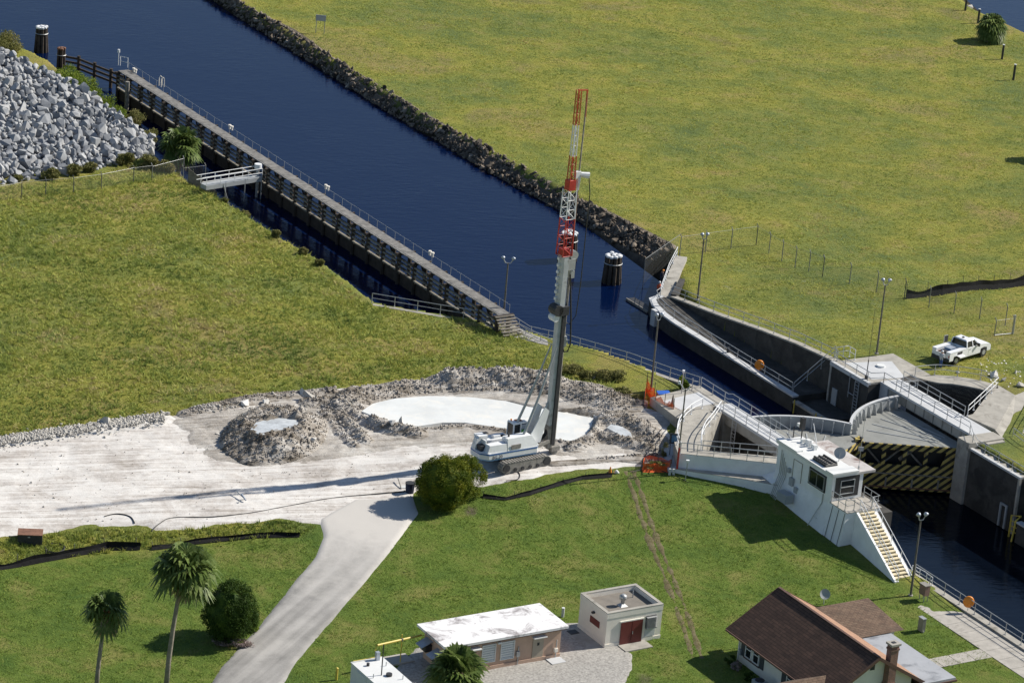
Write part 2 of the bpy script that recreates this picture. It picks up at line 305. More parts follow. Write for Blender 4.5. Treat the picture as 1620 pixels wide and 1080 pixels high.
def water_material(name, base, rough):
    m, nt, bs = new_mat(name); bs.inputs['Base Color'].default_value = (*base, 1); bs.inputs['Roughness'].default_value = rough
    bs.inputs['IOR'].default_value = 1.333; bs.inputs['Specular IOR Level'].default_value = .27; bs.inputs['Specular Tint'].default_value = (.45, .65, 1, 1)
    w = noise_n(nt, 1.0, 4, .55, sc3=(.7, 2.0, 1, R_(-10))); b2 = noise_n(nt, .12, 3, .5)
    bump(nt, bs, mathn(nt, 'MULTIPLY', w, b2), .34, .14); return m
M_WATER = water_material('canal_water', (.001, .006, .032), .06)
M_WATER2 = water_material('lower_water', (.002, .004, .009), .07)

# ------------------------------------------------------------------ mesh builder
class MB:
    def __init__(s): s.v = []; s.f = []; s.uv = None
    def add(s, vs, fs):
        b = len(s.v); s.v += [tuple(v) for v in vs]; s.f += [tuple(i+b for i in f) for f in fs]; return s
    def frame(s, c, ax, ay, az, dx, dy, dz):
        c = Vector(c); ax = Vector(ax)*dx/2; ay = Vector(ay)*dy/2; az = Vector(az)*dz/2
        vs = [c+ax*i+ay*j+az*k for k in (-1, 1) for j in (-1, 1) for i in (-1, 1)]
        return s.add(vs, [(0, 2, 3, 1), (4, 5, 7, 6), (0, 1, 5, 4), (2, 6, 7, 3), (0, 4, 6, 2), (1, 3, 7, 5)])
    def box(s, x0, x1, y0, y1, z0, z1):
        return s.frame(((x0+x1)/2, (y0+y1)/2, (z0+z1)/2), (1, 0, 0), (0, 1, 0), (0, 0, 1), x1-x0, y1-y0, z1-z0)
    def obox(s, s0, s1, n0, n1, z0, z1):       # box in lock axes
        return s.frame(W((s0+s1)/2, (n0+n1)/2, (z0+z1)/2), (*A2, 0), (*N2, 0), (0, 0, 1), s1-s0, n1-n0, z1-z0)
    def bar(s, a, b, w, h=None):
        a = Vector(a); b = Vector(b); h = h or w; d = b-a; L = d.length
        if L < 1e-6: return s
        d /= L; up = Vector((0, 0, 1)) if abs(d.z) < .95 else Vector((1, 0, 0)); x = d.cross(up).normalized(); y = x.cross(d)
        return s.frame((a+b)/2, d, x, y, L, w, h)
    def tube(s, pts, r, n=6, r1=None, cap=True):
        pts = [Vector(p) for p in pts]; rings = []; m = len(pts)
        for i, p in enumerate(pts):
            d = (pts[min(i+1, m-1)]-pts[max(i-1, 0)]).normalized()
            up = Vector((0, 0, 1)) if abs(d.z) < .9 else Vector((1, 0, 0)); x = d.cross(up).normalized(); y = x.cross(d)
            rr = r if r1 is None else r+(r1-r)*i/(m-1)
            if isinstance(r, (list, tuple)): rr = r[i]
            rings.append([p+(x*math.cos(t)+y*math.sin(t))*rr for t in (2*math.pi*k/n for k in range(n))])
        vs = [v for q in rings for v in q]; fs = [(i*n+k, i*n+(k+1) % n, (i+1)*n+(k+1) % n, (i+1)*n+k) for i in range(m-1) for k in range(n)]
        if cap: fs += [tuple(range(n))[::-1], tuple((m-1)*n+k for k in range(n))]
        return s.add(vs, fs)
    def prism(s, poly, z0, z1, top=None):
        n = len(poly); top = top or poly
        z0s = z0 if isinstance(z0, (list, tuple)) else [z0]*n; z1s = z1 if isinstance(z1, (list, tuple)) else [z1]*n
        vs = [(p[0], p[1], z) for p, z in zip(poly, z0s)]+[(p[0], p[1], z) for p, z in zip(top, z1s)]
        ar = sum(poly[i][0]*poly[(i+1) % n][1]-poly[(i+1) % n][0]*poly[i][1] for i in range(n))
        fs = [(i, (i+1) % n, n+(i+1) % n, n+i) for i in range(n)]+[tuple(range(n))[::-1], tuple(range(n, 2*n))]
        if ar < 0: fs = [f[::-1] for f in fs]
        return s.add(vs, fs)
    def cyl(s, c, r, z0, z1, n=16, r1=None):
        r1 = r if r1 is None else r1
        p = [(c[0]+r*math.cos(2*math.pi*k/n), c[1]+r*math.sin(2*math.pi*k/n)) for k in range(n)]
        q = [(c[0]+r1*math.cos(2*math.pi*k/n), c[1]+r1*math.sin(2*math.pi*k/n)) for k in range(n)]
        return s.prism(p, z0, z1, q)
    def band(s, path, w, z0, z1):              # a wall following a path; w one-sided to the left, z lists allowed
        L = offset(path, w); n = len(path)
        z0s = z0 if isinstance(z0, (list, tuple)) else [z0]*n; z1s = z1 if isinstance(z1, (list, tuple)) else [z1]*n
        vs = []
        for i in range(n):
            a, b = path[i], L[i]; vs += [(a[0], a[1], z0s[i]), (b[0], b[1], z0s[i]), (b[0], b[1], z1s[i]), (a[0], a[1], z1s[i])]
        fs = [(i*4+k, i*4+(k+1) % 4, (i+1)*4+(k+1) % 4, (i+1)*4+k) for i in range(n-1) for k in range(4)]+[(3, 2, 1, 0), tuple((n-1)*4+k for k in range(4))]
        return s.add(vs, fs)
    def quad(s, a, b, c, d): return s.add([a, b, c, d], [(0, 1, 2, 3)])
    def build(s, name, mat, parent=None, smooth=False, loc=None):
        base = Vector((0, 0, 0)); q = parent
        while q is not None: base = base+q.location; q = q.parent
        if parent is None and loc is not None: base = Vector(loc)
        me = bpy.data.meshes.new(name); me.from_pydata([(v[0]-base.x, v[1]-base.y, v[2]-base.z) for v in s.v], [], s.f)
        bm = bmesh.new(); bm.from_mesh(me); bmesh.ops.recalc_face_normals(bm, faces=bm.faces)
        bm.to_mesh(me); bm.free()
        if smooth: me.polygons.foreach_set('use_smooth', [True]*len(me.polygons))
        me.materials.append(mat); o = bpy.data.objects.new(name, me); COL.objects.link(o); o.parent = parent
        if parent is None and loc is not None: o.location = base
        return o
def offset(path, w):
    P = [Vector((p[0], p[1])) for p in path]; out = []
    for i in range(len(P)):
        d = (P[min(i+1, len(P)-1)]-P[max(i-1, 0)]).normalized(); out.append(P[i]+Vector((-d.y, d.x))*w)
    return out
def raw(name, V, F, mat, parent=None, smooth=False, loc=None):
    V = np.asarray(V, np.float32); F = np.asarray(F, np.int32); me = bpy.data.meshes.new(name)
    if loc is not None: V = V-np.array(loc, np.float32)
    k = F.shape[1]; me.vertices.add(len(V)); me.vertices.foreach_set('co', V.ravel()); me.loops.add(F.size); me.loops.foreach_set('vertex_index', F.ravel())
    me.polygons.add(len(F)); me.polygons.foreach_set('loop_start', np.arange(0, F.size, k, dtype=np.int32)); me.polygons.foreach_set('loop_total', np.full(len(F), k, np.int32))
    me.update(calc_edges=True); me.materials.append(mat)
    if smooth: me.polygons.foreach_set('use_smooth', np.ones(len(F), bool))
    o = bpy.data.objects.new(name, me); COL.objects.link(o); o.parent = parent
    if loc is not None and parent is None: o.location = loc
    return o
def tag(o, label=None, cat=None, group=None, kind=None):
    if label: o['label'] = label
    if cat: o['category'] = cat
    if group: o['group'] = group
    if kind: o['kind'] = kind
    return o
def thing(name, label, cat, loc, rz=0, group=None):
    o = bpy.data.objects.new(name, None); COL.objects.link(o); o.location = Vector(loc); o.rotation_euler = (0, 0, rz); o.empty_display_size = .3
    return tag(o, label, cat, group)
def struct(o, label=None): o['kind'] = 'structure'; return o
def dup(root, loc, rz=None, label=None, scale=None, group=None):
    def cp(o, par):
        c = o.copy(); COL.objects.link(c); c.parent = par
        for ch in [q for q in bpy.data.objects if q.parent is o]: cp(ch, c)
        return c
    r = cp(root, None); r.location = loc
    if rz is not None: r.rotation_euler = (0, 0, rz)
    if label: r['label'] = label
    if group: r['group'] = group
    if scale: r.scale = (scale,)*3
    return r

# ------------------------------------------------------------------ ground sheet
def axis(lo, hi, step, far_lo, far_hi):
    a = list(np.arange(lo, hi+1e-6, step)); g = step; x = lo
    L = []
    while x > far_lo: g *= 1.5; x -= g; L.append(x)
    g = step; x = hi; Rr = []
    while x < far_hi: g *= 1.5; x += g; Rr.append(x)
    return np.array(L[::-1]+a+Rr)
gx = axis(-86, 86, .5, -5000, 5000); gy = axis(212, 470, .5, -1500, 7000)
GX, GY = np.meshgrid(gx, gy); GZ = ground_z(GX, GY)
GZN = GZ + 0.0
def fbm_grid(X, Y, sc, seed, octv=4):
    out = np.zeros(X.shape); a = 1; t = 0
    r = np.random.default_rng(seed)
    for o in range(octv):
        ang = r.uniform(0, 6.28, 5); ph = r.uniform(0, 6.28, 5); f = sc*2**o
        for k in range(5):
            out += a*np.sin((X*np.cos(ang[k])+Y*np.sin(ang[k]))*f*r.uniform(.7, 1.4)+ph[k]+1.7*np.sin((X*np.sin(ang[k])-Y*np.cos(ang[k]))*f*.6))/5
        t += a; a *= .55
    return out/t
nonwater = GZ > -1.0
GZN = GZ + np.where(nonwater, fbm_grid(GX, GY, .9, 3)*.05, 0)
ny, nx = GX.shape; V = np.stack([GX, GY, GZN], -1).reshape(-1, 3)
ii = np.arange(nx*ny).reshape(ny, nx); F = np.stack([ii[:-1, :-1], ii[:-1, 1:], ii[1:, 1:], ii[1:, :-1]], -1).reshape(-1, 4)
ground = struct(raw('ground', V, F, M_GROUND, smooth=True))
def attr(o, name, arr):
    a = o.data.attributes.new(name, 'FLOAT', 'POINT'); a.data.foreach_set('value', np.asarray(arr, np.float32).ravel())
lawn_poly = xy([PT(-60, 900), PT(80, 885), PT(240, 868), PT(480, 845), PT(520, 810), PT(640, 780), PT(760, 765), PT(960, 745), PT(1065, 745), PT(1240, 776), PT(1300, 850), PT(1432, 925), PT(1700, 1040), PT(1700, 1400), PT(-300, 1400), PT(-300, 920)])
field_far = xy([PT(1075, 400), PT(1200, 383), PT(1440, 480), PT(1600, 530), PT(1800, 600), PT(1800, 760), PT(1500, 650), PT(1330, 560), PT(1100, 475)])
attr(ground, 'lawn', np.clip(.5+seg_sd(GX, GY, lawn_poly)*.6, 0, 1))
weeds = np.clip(.5+seg_sd(GX, GY, field_far)*.3, 0, 1)
attr(ground, 'weeds', np.maximum(weeds, np.clip(1-np.hypot(GX-PT(250, 540).x, (GY-PT(250, 540).y)*.5)/14, 0, .6)))
mud = np.clip((-.25-GZ)*2, 0, 1); attr(ground, 'mud', mud)
dirt = np.zeros(GX.shape)
def dist_path(path):
    d = np.full(GX.shape, 1e9)
    for a, b in zip(path, path[1:]):
        vx, vy = b[0]-a[0], b[1]-a[1]; t = np.clip(((GX-a[0])*vx+(GY-a[1])*vy)/(vx*vx+vy*vy), 0, 1); d = np.minimum(d, np.hypot(GX-a[0]-t*vx, GY-a[1]-t*vy))
    return d
tr = [PT(x, y) for x, y in ((995, 745), (1012, 790), (1032, 850), (1055, 905), (1075, 955), (1092, 1005), (1103, 1040))]
dtr = dist_path(tr); dirt = np.maximum(dirt, np.clip(1.5-dtr/.9, 0, 1)*.42)
for (px, py, r, k) in ((1425, 600, 2.5, .6), (1600, 615, 4, .5), (1600, 560, 4, .45), (1480, 475, 3, .5), (590, 480, 1.5, .4), (60, 675, 6, .35), (990, 625, 5, .5), (960, 600, 3, .3), (1020, 1075, 2, .55), (745, 808, 1.5, .6), (1000, 755, 1, .6)):
    p = PT(px, py); dirt = np.maximum(dirt, np.clip(1.2-np.hypot(GX-p.x, (GY-p.y)*.6)/r, 0, 1)*k)
attr(ground, 'dirt', dirt)

def in_view_height(X, Y):                   # bilinear read of the ground sheet
    fx = np.interp(X, gx, np.arange(nx)); fy = np.interp(Y, gy, np.arange(ny)); i = np.clip(fx.astype(int), 0, nx-2); j = np.clip(fy.astype(int), 0, ny-2)
    u = fx-i; v = fy-j
    return (GZN[j, i]*(1-u)*(1-v)+GZN[j, i+1]*u*(1-v)+GZN[j+1, i]*(1-u)*v+GZN[j+1, i+1]*u*v)
def HG(x, y): return float(in_view_height(np.array([x]), np.array([y]))[0])
def PG(px, py, dz=0):
    p = PT(px, py); p.z = HG(p.x, p.y)+dz; return p

def drape(name, poly, mat, step=.25, lift=.04, slope=.5, jag=0.0, seed=1, extra=None, smooth=True):
    P = np.array(poly); x = np.arange(P[:, 0].min()-1.2, P[:, 0].max()+1.2, step); y = np.arange(P[:, 1].min()-1.2, P[:, 1].max()+1.2, step)
    X, Y = np.meshgrid(x, y); sd = seg_sd(X, Y, poly); base = in_view_height(X, Y)
    n1 = fbm_grid(X, Y, 1.1, seed) if jag else 0; z = base + np.clip((sd+n1*jag)*slope, -.35, lift)
    if extra is not None: z = z + extra(X, Y, sd)
    keep = sd > -1.0; m = keep[:-1, :-1] & keep[:-1, 1:] & keep[1:, 1:] & keep[1:, :-1]
    ii = np.arange(X.size).reshape(X.shape); F = np.stack([ii[:-1, :-1], ii[:-1, 1:], ii[1:, 1:], ii[1:, :-1]], -1)[m]
    used, inv = np.unique(F, return_inverse=True); V = np.stack([X, Y, z], -1).reshape(-1, 3)[used]
    return raw(name, V, inv.reshape(-1, 4), mat, smooth=smooth)

# water sheets
def sheet(name, poly, z, mat):
    mb = MB(); mb.add([(p[0], p[1], z) for p in poly], [tuple(range(len(poly)))]); return struct(mb.build(name, mat))
sheet('canal_water', [W(-420, -60), W(-24.6, -60), W(-24.6, 23), W(-70, 23), W(-420, 60)], WU, M_WATER)
sheet('lower_lock_water', [W(-24.6, -12), W(80, -12), W(80, 40), W(-24.6, 40)], WD, M_WATER2)
sheet('distant_canal_water', [PX(1300, -60), PX(1450, 10), PX(1560, 75), PX(1800, 200), PX(3200, 300), PX(2400, -600), PX(1000, -600)], WU, M_WATER)

# roads and yards
sand_poly = xy([PT(*p) for p in ((-80, 712), (0, 706), (60, 692), (160, 678), (275, 662), (340, 648), (400, 636), (470, 618), (560, 612), (700, 600), (800, 592), (880, 596), (950, 622), (1010, 640), (1050, 655), (1062, 690), (1062, 735),
    (1010, 738), (960, 740), (900, 745), (830, 757), (760, 770), (700, 765), (660, 775), (650, 800), (600, 812), (520, 835), (505, 828), (440, 820), (330, 832), (260, 838), (230, 832), (150, 830), (0, 850), (-80, 862))])
def sand_extra(X, Y, sd):
    w = np.clip(sd*.6, 0, 1); return w*(fbm_grid(X, Y, .7, 12)*.10+fbm_grid(X, Y, 2.6, 13, 3)*.045)
sand = struct(drape('sand_yard', sand_poly, M_SAND, .25, .08, .16, .7, 5, sand_extra))
def churn_extra(X, Y, sd):
    w = np.clip(sd*.5, 0, 1); rr_ = np.random.default_rng(8); return w*(fbm_grid(X, Y, 1.4, 32)*.12+fbm_grid(X, Y, 4.0, 33, 3)*.07+(rr_.random(X.shape)-.5)*.05)-1.2*np.clip((seg_sd(X, Y, pool_poly)+.3)*2, 0, 1)
churn_poly = xy([PT(*p) for p in ((262, 668), (300, 652), (400, 640), (480, 622), (560, 612), (700, 602), (800, 594), (880, 598), (950, 622), (1005, 642), (1048, 656), (1058, 690), (1058, 732), (1000, 730), (950, 734), (905, 738), (868, 722), (840, 706), (760, 704), (700, 708), (620, 716), (560, 722), (500, 740), (420, 742), (340, 735), (300, 705))])
struct(drape('churned_ground', churn_poly, M_CHURN, .2, .17, .12, 1.6, 15, churn_extra))
road_poly = xy([PT(*p) for p in ((330, 1090), (300, 1110), (430, 1110), (470, 1045), (560, 940), (620, 868), (662, 812), (652, 785), (560, 790), (505, 822), (512, 850), (500, 880), (470, 915), (415, 985), (350, 1055))])
road = struct(drape('driveway_road', road_poly, M_DRIVE, .25, .13, .5, .10, 6))
_rc = np.empty(len(road.data.vertices)*3, np.float32); road.data.vertices.foreach_get('co', _rc); _rc = _rc.reshape(-1, 3); _d0 = PT(575, 820)
attr(road, 'dust', np.clip(1.15-np.maximum(0, (_d0.y-_rc[:, 1]))/16.0, 0, 1.15))
gravel_poly = xy([PT(*p) for p in ((600, 1100), (640, 1045), (655, 1025), (720, 1010), (885, 985), (930, 985), (1000, 1035), (1000, 1055), (985, 1085), (990, 1110))])
struct(drape('gravel_yard', gravel_poly, M_GRAVEL, .25, .05, .4, .35, 7))

def berm_extra(X, Y, sd):
    w = np.clip(sd*.8, 0, 1); return w*(.25+fbm_grid(X, Y, 1.2, 41)*.22+np.abs(fbm_grid(X, Y, 3.2, 42, 3))*.22)
M_BERM = sand_material('white_limestone_berm', [(.40, (.28, .26, .235)), (.48, (.46, .44, .41)), (.56, (.62, .60, .57)), (.66, (.72, .70, .68))], bs_=1)
berm_poly = xy([PT(*p) for p in ((-40, 714), (-40, 700), (60, 685), (140, 674), (200, 664), (262, 656), (282, 664), (262, 676), (205, 684), (130, 692), (40, 706))])
struct(drape('limestone_berm', berm_poly, M_BERM, .2, .14, .3, .9, 44, berm_extra))
# spoil heaps round the slurry pools
def blob(X, Y, pl, h, w, ex=2):
    d = np.full(X.shape, 1e9); P = [PT(*q) for q in pl]
    for a, b in zip(P, P[1:]) if len(P) > 1 else [(P[0], P[0])]:
        vx, vy = b.x-a.x, b.y-a.y; t = np.clip(((X-a.x)*vx+(Y-a.y)*vy)/(vx*vx+vy*vy+1e-9), 0, 1); d = np.minimum(d, np.hypot(X-a.x-t*vx, Y-a.y-t*vy))
    return h*np.exp(-(d/w)**ex)
def spoil_h(X, Y):
    h = np.zeros(X.shape)
    for pl, hh, w, ex in (([(545, 648), (562, 632), (640, 618), (720, 612)], 1.15, 1.7, 2.4), ([(720, 610), (790, 608), (860, 612)], 1.8, 2.2, 2.6), ([(860, 612), (915, 622), (975, 640)], 1.1, 2.0, 2),
        ([(560, 660), (610, 682), (660, 688)], .95, .9, 2), ([(660, 684), (735, 676), (800, 684), (842, 700)], .42, .7, 2), ([(940, 668), (930, 700), (905, 712)], .9, .9, 2), ([(950, 668), (1010, 675), (1035, 700)], .8, 1.2, 2),
        ([(955, 695), (1000, 705), (1030, 712)], .8, 1.0, 2), ([(875, 735), (960, 728), (1040, 722)], .35, .6, 2), ([(530, 640), (545, 670), (575, 700)], .9, .8, 2), ([(490, 640), (530, 638), (550, 645)], .8, 1.0, 2), ([(515, 655), (540, 690), (560, 705)], .45, .8, 2),
        ([(300, 656), (420, 630), (520, 622)], .6, 1.0, 2), ([(880, 655), (930, 650), (1000, 660)], .4, .8, 2), ([(820, 706), (880, 702), (930, 700)], .4, .7, 2), ([(985, 730), (1050, 735)], .25, .5, 2)):
        h = np.maximum(h, blob(X, Y, pl, hh, w, ex))
    c = PT(433, 690); rx, ry = 4.7, 6.6; ang = R_(-12); dx = X-c.x; dy = Y-c.y; u = (dx*math.cos(ang)+dy*math.sin(ang))/rx; v = (-dx*math.sin(ang)+dy*math.cos(ang))/ry
    r = np.sqrt(u*u+v*v); h = np.maximum(h*(.78+.45*fbm_grid(X, Y, .55, 77, 3)), 1.6*np.clip((1.04-r+.10*fbm_grid(X, Y, .8, 78, 3))*2.2, 0, 1))
    return h
sp_poly = xy([PT(*p) for p in ((-60, 720), (0, 700), (180, 668), (270, 654), (330, 640), (470, 612), (560, 602), (700, 590), (860, 588), (960, 612), (1040, 650), (1060, 700), (1060, 745), (860, 742), (820, 715), (600, 720), (560, 745), (330, 745), (270, 690), (150, 700), (0, 720))])
def make_spoil():
    P = np.array(sp_poly); st = .17; x = np.arange(P[:, 0].min(), P[:, 0].max(), st); y = np.arange(P[:, 1].min(), P[:, 1].max(), st)
    X, Y = np.meshgrid(x, y); h = spoil_h(X, Y); base = TH0(X, Y)+.02
    k = np.clip(h/.5, 0, 1); rr = np.random.default_rng(4)
    n = fbm_grid(X, Y, 1.3, 21, 4)*.42+np.abs(fbm_grid(X, Y, 3.1, 22, 4))*.5-.1+(rr.random(X.shape)-.5)*.20
    z = base+h+k*n*np.clip(.35+h*.55, 0, 1.2)-.12*(h < .1)
    p1 = seg_sd(X, Y, pool_poly); z = np.where(p1 > .0, np.minimum(z, 2.36-np.clip(p1, 0, .8)*.6+n*.2), z); z = np.where((p1 > -.5) & (p1 <= 0), np.minimum(z, 2.2+(-p1)*2.2+n*.3), z)
    z = np.where((p1 > -3) & (p1 <= -.2), np.maximum(z, 2.3+0*z), z) if False else z
    for pp, zz in ((pool2_poly, 2.9), (pool3_poly, 2.7)):
        p2 = seg_sd(X, Y, pp); z = np.where(p2 > .05, np.minimum(z, zz+.10-np.clip(p2-.05, 0, .8)*.5+n*.22), z)
    keep = (h > .06) | (p1 > -1.0); m = keep[:-1, :-1] & keep[:-1, 1:] & keep[1:, 1:] & keep[1:, :-1]
    ii = np.arange(X.size).reshape(X.shape); F = np.stack([ii[:-1, :-1], ii[:-1, 1:], ii[1:, 1:], ii[1:, :-1]], -1)[m]
    used, inv = np.unique(F, return_inverse=True); V = np.stack([X, Y, z], -1).reshape(-1, 3)[used]
    o = raw('spoil_heap_ground', V, inv.reshape(-1, 4), M_SPOIL); struct(o)
    return X, Y, z, h, base
SPX, SPY, SPZ, SPH, SPB = make_spoil()
def flat(name, poly, z, mat, zb): mb = MB(); mb.prism(poly, zb, z); return struct(mb.build(name, mat))
flat('slurry_pool', pool_poly, 2.25, M_SLURRY, 1.5)
flat('slurry_puddle', pool2_poly, 2.9, M_SLURRY2, 2.0); flat('slurry_puddle', pool3_poly, 2.7, M_SLURRY2, 2.0)

def smooth2(P, k=4):
    Q = []
    for i in range(len(P)-1):
        p0, p1, p2, p3 = P[max(i-1, 0)], P[i], P[i+1], P[min(i+2, len(P)-1)]
        for j in range(k):
            f = j/k; Q.append(tuple(.5*((2*b)+(c-a)*f+(2*a-5*b+4*c-d)*f*f+(3*b-a-3*c+d)*f**3) for a, b, c, d in zip(p0, p1, p2, p3)))
    return Q+[tuple(P[-1])]
# ================================================================== LOCK STRUCTURES
T = 3.6
def railing(name, pts, label, spacing=2.0, h=1.05, mat=None, r=.035, posts=True, group=None, cat='railing', start_posts=True):
    mat = mat or M_GALV; pts = [Vector(p) for p in pts]; t = thing(name, label, cat, pts[0], 0, group)
    MB().tube([p+Vector((0, 0, h)) for p in pts], r, 6).build('top_rail', mat, t); MB().tube([p+Vector((0, 0, h*.52)) for p in pts], r*.85, 6).build('mid_rail', mat, t)
    acc = 0; L = sum((b-a).length for a, b in zip(pts, pts[1:])); n = max(1, round(L/spacing)); tgt = [L*i/n for i in range(n+1)]; k = 0; run = 0
    for a, b in zip(pts, pts[1:]):
        d = (b-a).length
        while k <= n and tgt[k] <= run+d+1e-4:
            q = a+(b-a)*((tgt[k]-run)/d if d else 0); pm = MB().tube([q-Vector((0, 0, .05)), q+Vector((0, 0, h))], r, 5); pm.frame(q+Vector((0, 0, .02)), (1, 0, 0), (0, 1, 0), (0, 0, 1), .16, .16, .05)
            pm.build('post', mat, t); k += 1
        run += d
    return t
def part(o_parent, name, mat, fn, smooth=False):
    mb = MB(); fn(mb); return mb.build(name, mat, o_parent, smooth)

# ---- low guide wall on the far side with its lit coping
lw_path = [W(-69.6, 18.6, 0), W(-69.0, 17.0), W(-67.2, 16.2), W(-64.6, 15.6), W(-62, 15.35), W(-58, 15.3), W(-48, 15.3), W(-40.3, 15.3)]
t = thing('lock_guide_wall', 'low dark concrete guide wall with curved end and pale coping along the channel', 'wall', W(-60, 15.5, 0))
inner = offset(lw_path, .55)
part(t, 'wall', M_CONCD, lambda m: m.band(lw_path, .55, -5, .1)); lwc = [Vector((p[0], p[1])) for p in offset(lw_path, -.06)]
part(t, 'coping', M_CONCL, lambda m: m.band(lwc, .72, .1, .28))
part(t, 'walkway_slab', M_CONCD, lambda m: m.prism([*inner[1:], W(-40.3, 19.3), W(-67.8, 19.3), W(-69.0, 18.4)], -.6, .2))  # dark slab colour stands in for the wall's shadow on the walkway
part(t, 'pilaster', M_CONCL, lambda m: m.obox(-66.0, -65.2, 15.3, 16.3, -2, .3))
part(t, 'wall', M_CONCD, lambda m: m.obox(-40.3, -35.0, 15.4, 19.0, -5, -.45))
part(t, 'coping', M_CONC, lambda m: m.obox(-40.3, -35.0, 15.3, 15.9, -.45, -.25))
for s_ in (-39.9, -36.3, -35.4):
    part(t, 'ladder_rail', M_YEL, lambda m: m.tube([W(s_, 15.22, -1.5), W(s_, 15.22, .0)], .07, 5))
part(t, 'mooring_post', M_DARK, lambda m: m.cyl(W(-52.6, 15.9), .16, .25, .8, 10))
railing('channel_railing', [W(-69.1, 18.4, .2), W(-68.4, 17.4, .2), W(-66.6, 16.6, .2), W(-64.3, 16.05, .2), W(-61, 15.8, .2), W(-50, 15.75, .2), W(-41.2, 15.75, .2)], 'long galvanised railing on the low guide wall coping beside the orange life ring', 2.3)
railing('wing_wall_railing', [W(-79.2, 27.0, .5), W(-75, 23.2, .4), W(-69.3, 18.5, .2)], 'bright doubled handrail on the angled wing wall by the two workers', 2.6, mat=M_CAPW)
t = thing('wing_wall', 'short angled concrete wing wall running up to the rock bank', 'wall', W(-74, 23, 0))
part(t, 'wall', M_CONC, lambda m: m.band([W(-69.3, 18.3), W(-79.4, 27.0)], -1.25, -4, [.2, .5]))
part(t, 'kerb', M_CONCD, lambda m: m.band([W(-68.6, 19.4), W(-72.4, 22.9)], -.6, -3, [.6, .7]))
# ---- tall retaining wall, its shade put into the black face colour
rw = [W(-69, 19.3), W(-60, 19.3), W(-52, 19.3), W(-46, 19.3), W(-39.7, 19.3)]
rz = [.30, 1.35, 2.45, 3.15, 3.6]
t = thing('retaining_wall', 'tall stained retaining wall, face coloured black as in shade, rising between the guide wall and the grass', 'wall', W(-55, 19.5, 0))
part(t, 'wall', M_CONCD, lambda m: m.band(rw, .6, -5, [z-.12 for z in rz]))
part(t, 'coping', M_CONC, lambda m: m.band([Vector((p[0], p[1])) for p in offset(rw, -.05)], .72, [z-.12 for z in rz], [z+.04 for z in rz]))
railing('retaining_wall_railing', [Vector((p[0], p[1], z+.04)) for p, z in zip(offset(rw, .3), rz)][:5], 'thin galvanised railing along the top of the black retaining wall beside the grass', 2.6)
# stair rail joining low walkway and abutment
railing('stair_railing', [W(-41.2, 15.9, .2), W(-41.2, 19.0, 2.4), W(-41.2, 20.4, 3.5)], 'sloping railing climbing from the low guide wall to the far abutment', 1.7)
# ---- life ring on the guide wall rail, and on the lower rail
def life_ring(loc, label, yaw):
    t = thing('life_ring', label, 'life ring', loc, yaw, 'orange life ring stations on the railings')
    mb = MB(); n = 20
    prof = [(.42, -.09), (.47, -.02), (.47, .05), (.40, .10), (.2, .13), (0, .14)]
    pts = [[(math.cos(2*math.pi*k/n)*r, y, math.sin(2*math.pi*k/n)*r*1.12) for k in range(n)] for r, y in prof]
    vs = [v for q in pts for v in q]; fs = [(i*n+k, i*n+(k+1) % n, (i+1)*n+(k+1) % n, (i+1)*n+k) for i in range(len(prof)-1) for k in range(n)]+[tuple(range(n))]
    mb.v = [(a+loc[0], b+loc[1], c+loc[2]+.75) for a, b, c in vs]; mb.f = fs
    mb.build('ring_cover', M_ORANGE, t, True)
    MB().frame((loc[0], loc[1]-.06, loc[2]+.35), (1, 0, 0), (0, 1, 0), (0, 0, 1), .05, .05, .7).build('bracket', M_GALV, t); return t
life_ring(W(-46.9, 15.7, .28), 'orange life ring station on the low guide wall railing before the black wall', 0)
life_ring(W(6.2, .62, .3), 'orange life ring station on the lower walkway railing near the brown cabinet', 0)

# ---- far abutment
t = thing('far_lock_abutment', 'far concrete lock abutment with white painted pad, walkway bridge and recess', 'lock', W(-30, 22, 0))
part(t, 'wall', M_CONCD, lambda m: m.obox(-39.7, -33.6, 19.0, 26.4, -5, 3.42)); part(t, 'slab', M_CONC, lambda m: m.obox(-39.7, -33.62, 19.0, 26.4, 3.42, T))
part(t, 'coping', M_CONCL, lambda m: m.obox(-39.85, -33.6, 18.9, 19.25, 3.25, T+.06)); part(t, 'corner_edging', M_CONC, lambda m: m.obox(-39.8, -39.55, 18.92, 19.1, -3, 3.24))
part(t, 'painted_pad', M_CONCL, lambda m: m.prism(xy([W(-39.0, 20.1), W(-34.4, 19.9), W(-33.7, 23.4), W(-37.9, 24.9)]), T, T+.03))
part(t, 'pier', M_CONCL, lambda m: m.obox(-33.6, -32.4, 20.4, 22.9, -5, T+.02))
part(t, 'walkway_slab', M_CONCL, lambda m: m.obox(-33.6, -19.3, 20.35, 22.7, 3.40, T+.03))
bm_ = part(t, 'walkway_beam', M_DECKG, lambda m: m.obox(-32.4, -19.3, 20.5, 22.6, 2.45, 3.40))
for k in range(9):
    part(t, 'beam_panel', M_CONC, lambda m: m.obox(-32.2+k*1.42, -30.95+k*1.42, 20.42, 20.5, 2.55, 3.36))
part(t, 'pier', M_CONC, lambda m: m.obox(-19.3, -17.6, 18.7, 22.8, -5, T+.05))
part(t, 'wall', M_CONCD, lambda m: m.obox(-17.6, -10.4, 19.0, 23.0, -5, 2.92)); part(t, 'slab', M_CONC, lambda m: m.obox(-17.6, -10.4, 19.0, 23.4, 2.92, 3.1))
part(t, 'coping', M_CONCL, lambda m: m.obox(-17.6, -10.3, 18.88, 19.2, 2.98, 3.18)); part(t, 'corner_edging', M_CONC, lambda m: m.obox(-10.55, -10.3, 18.9, 19.15, -2.6, 2.98))
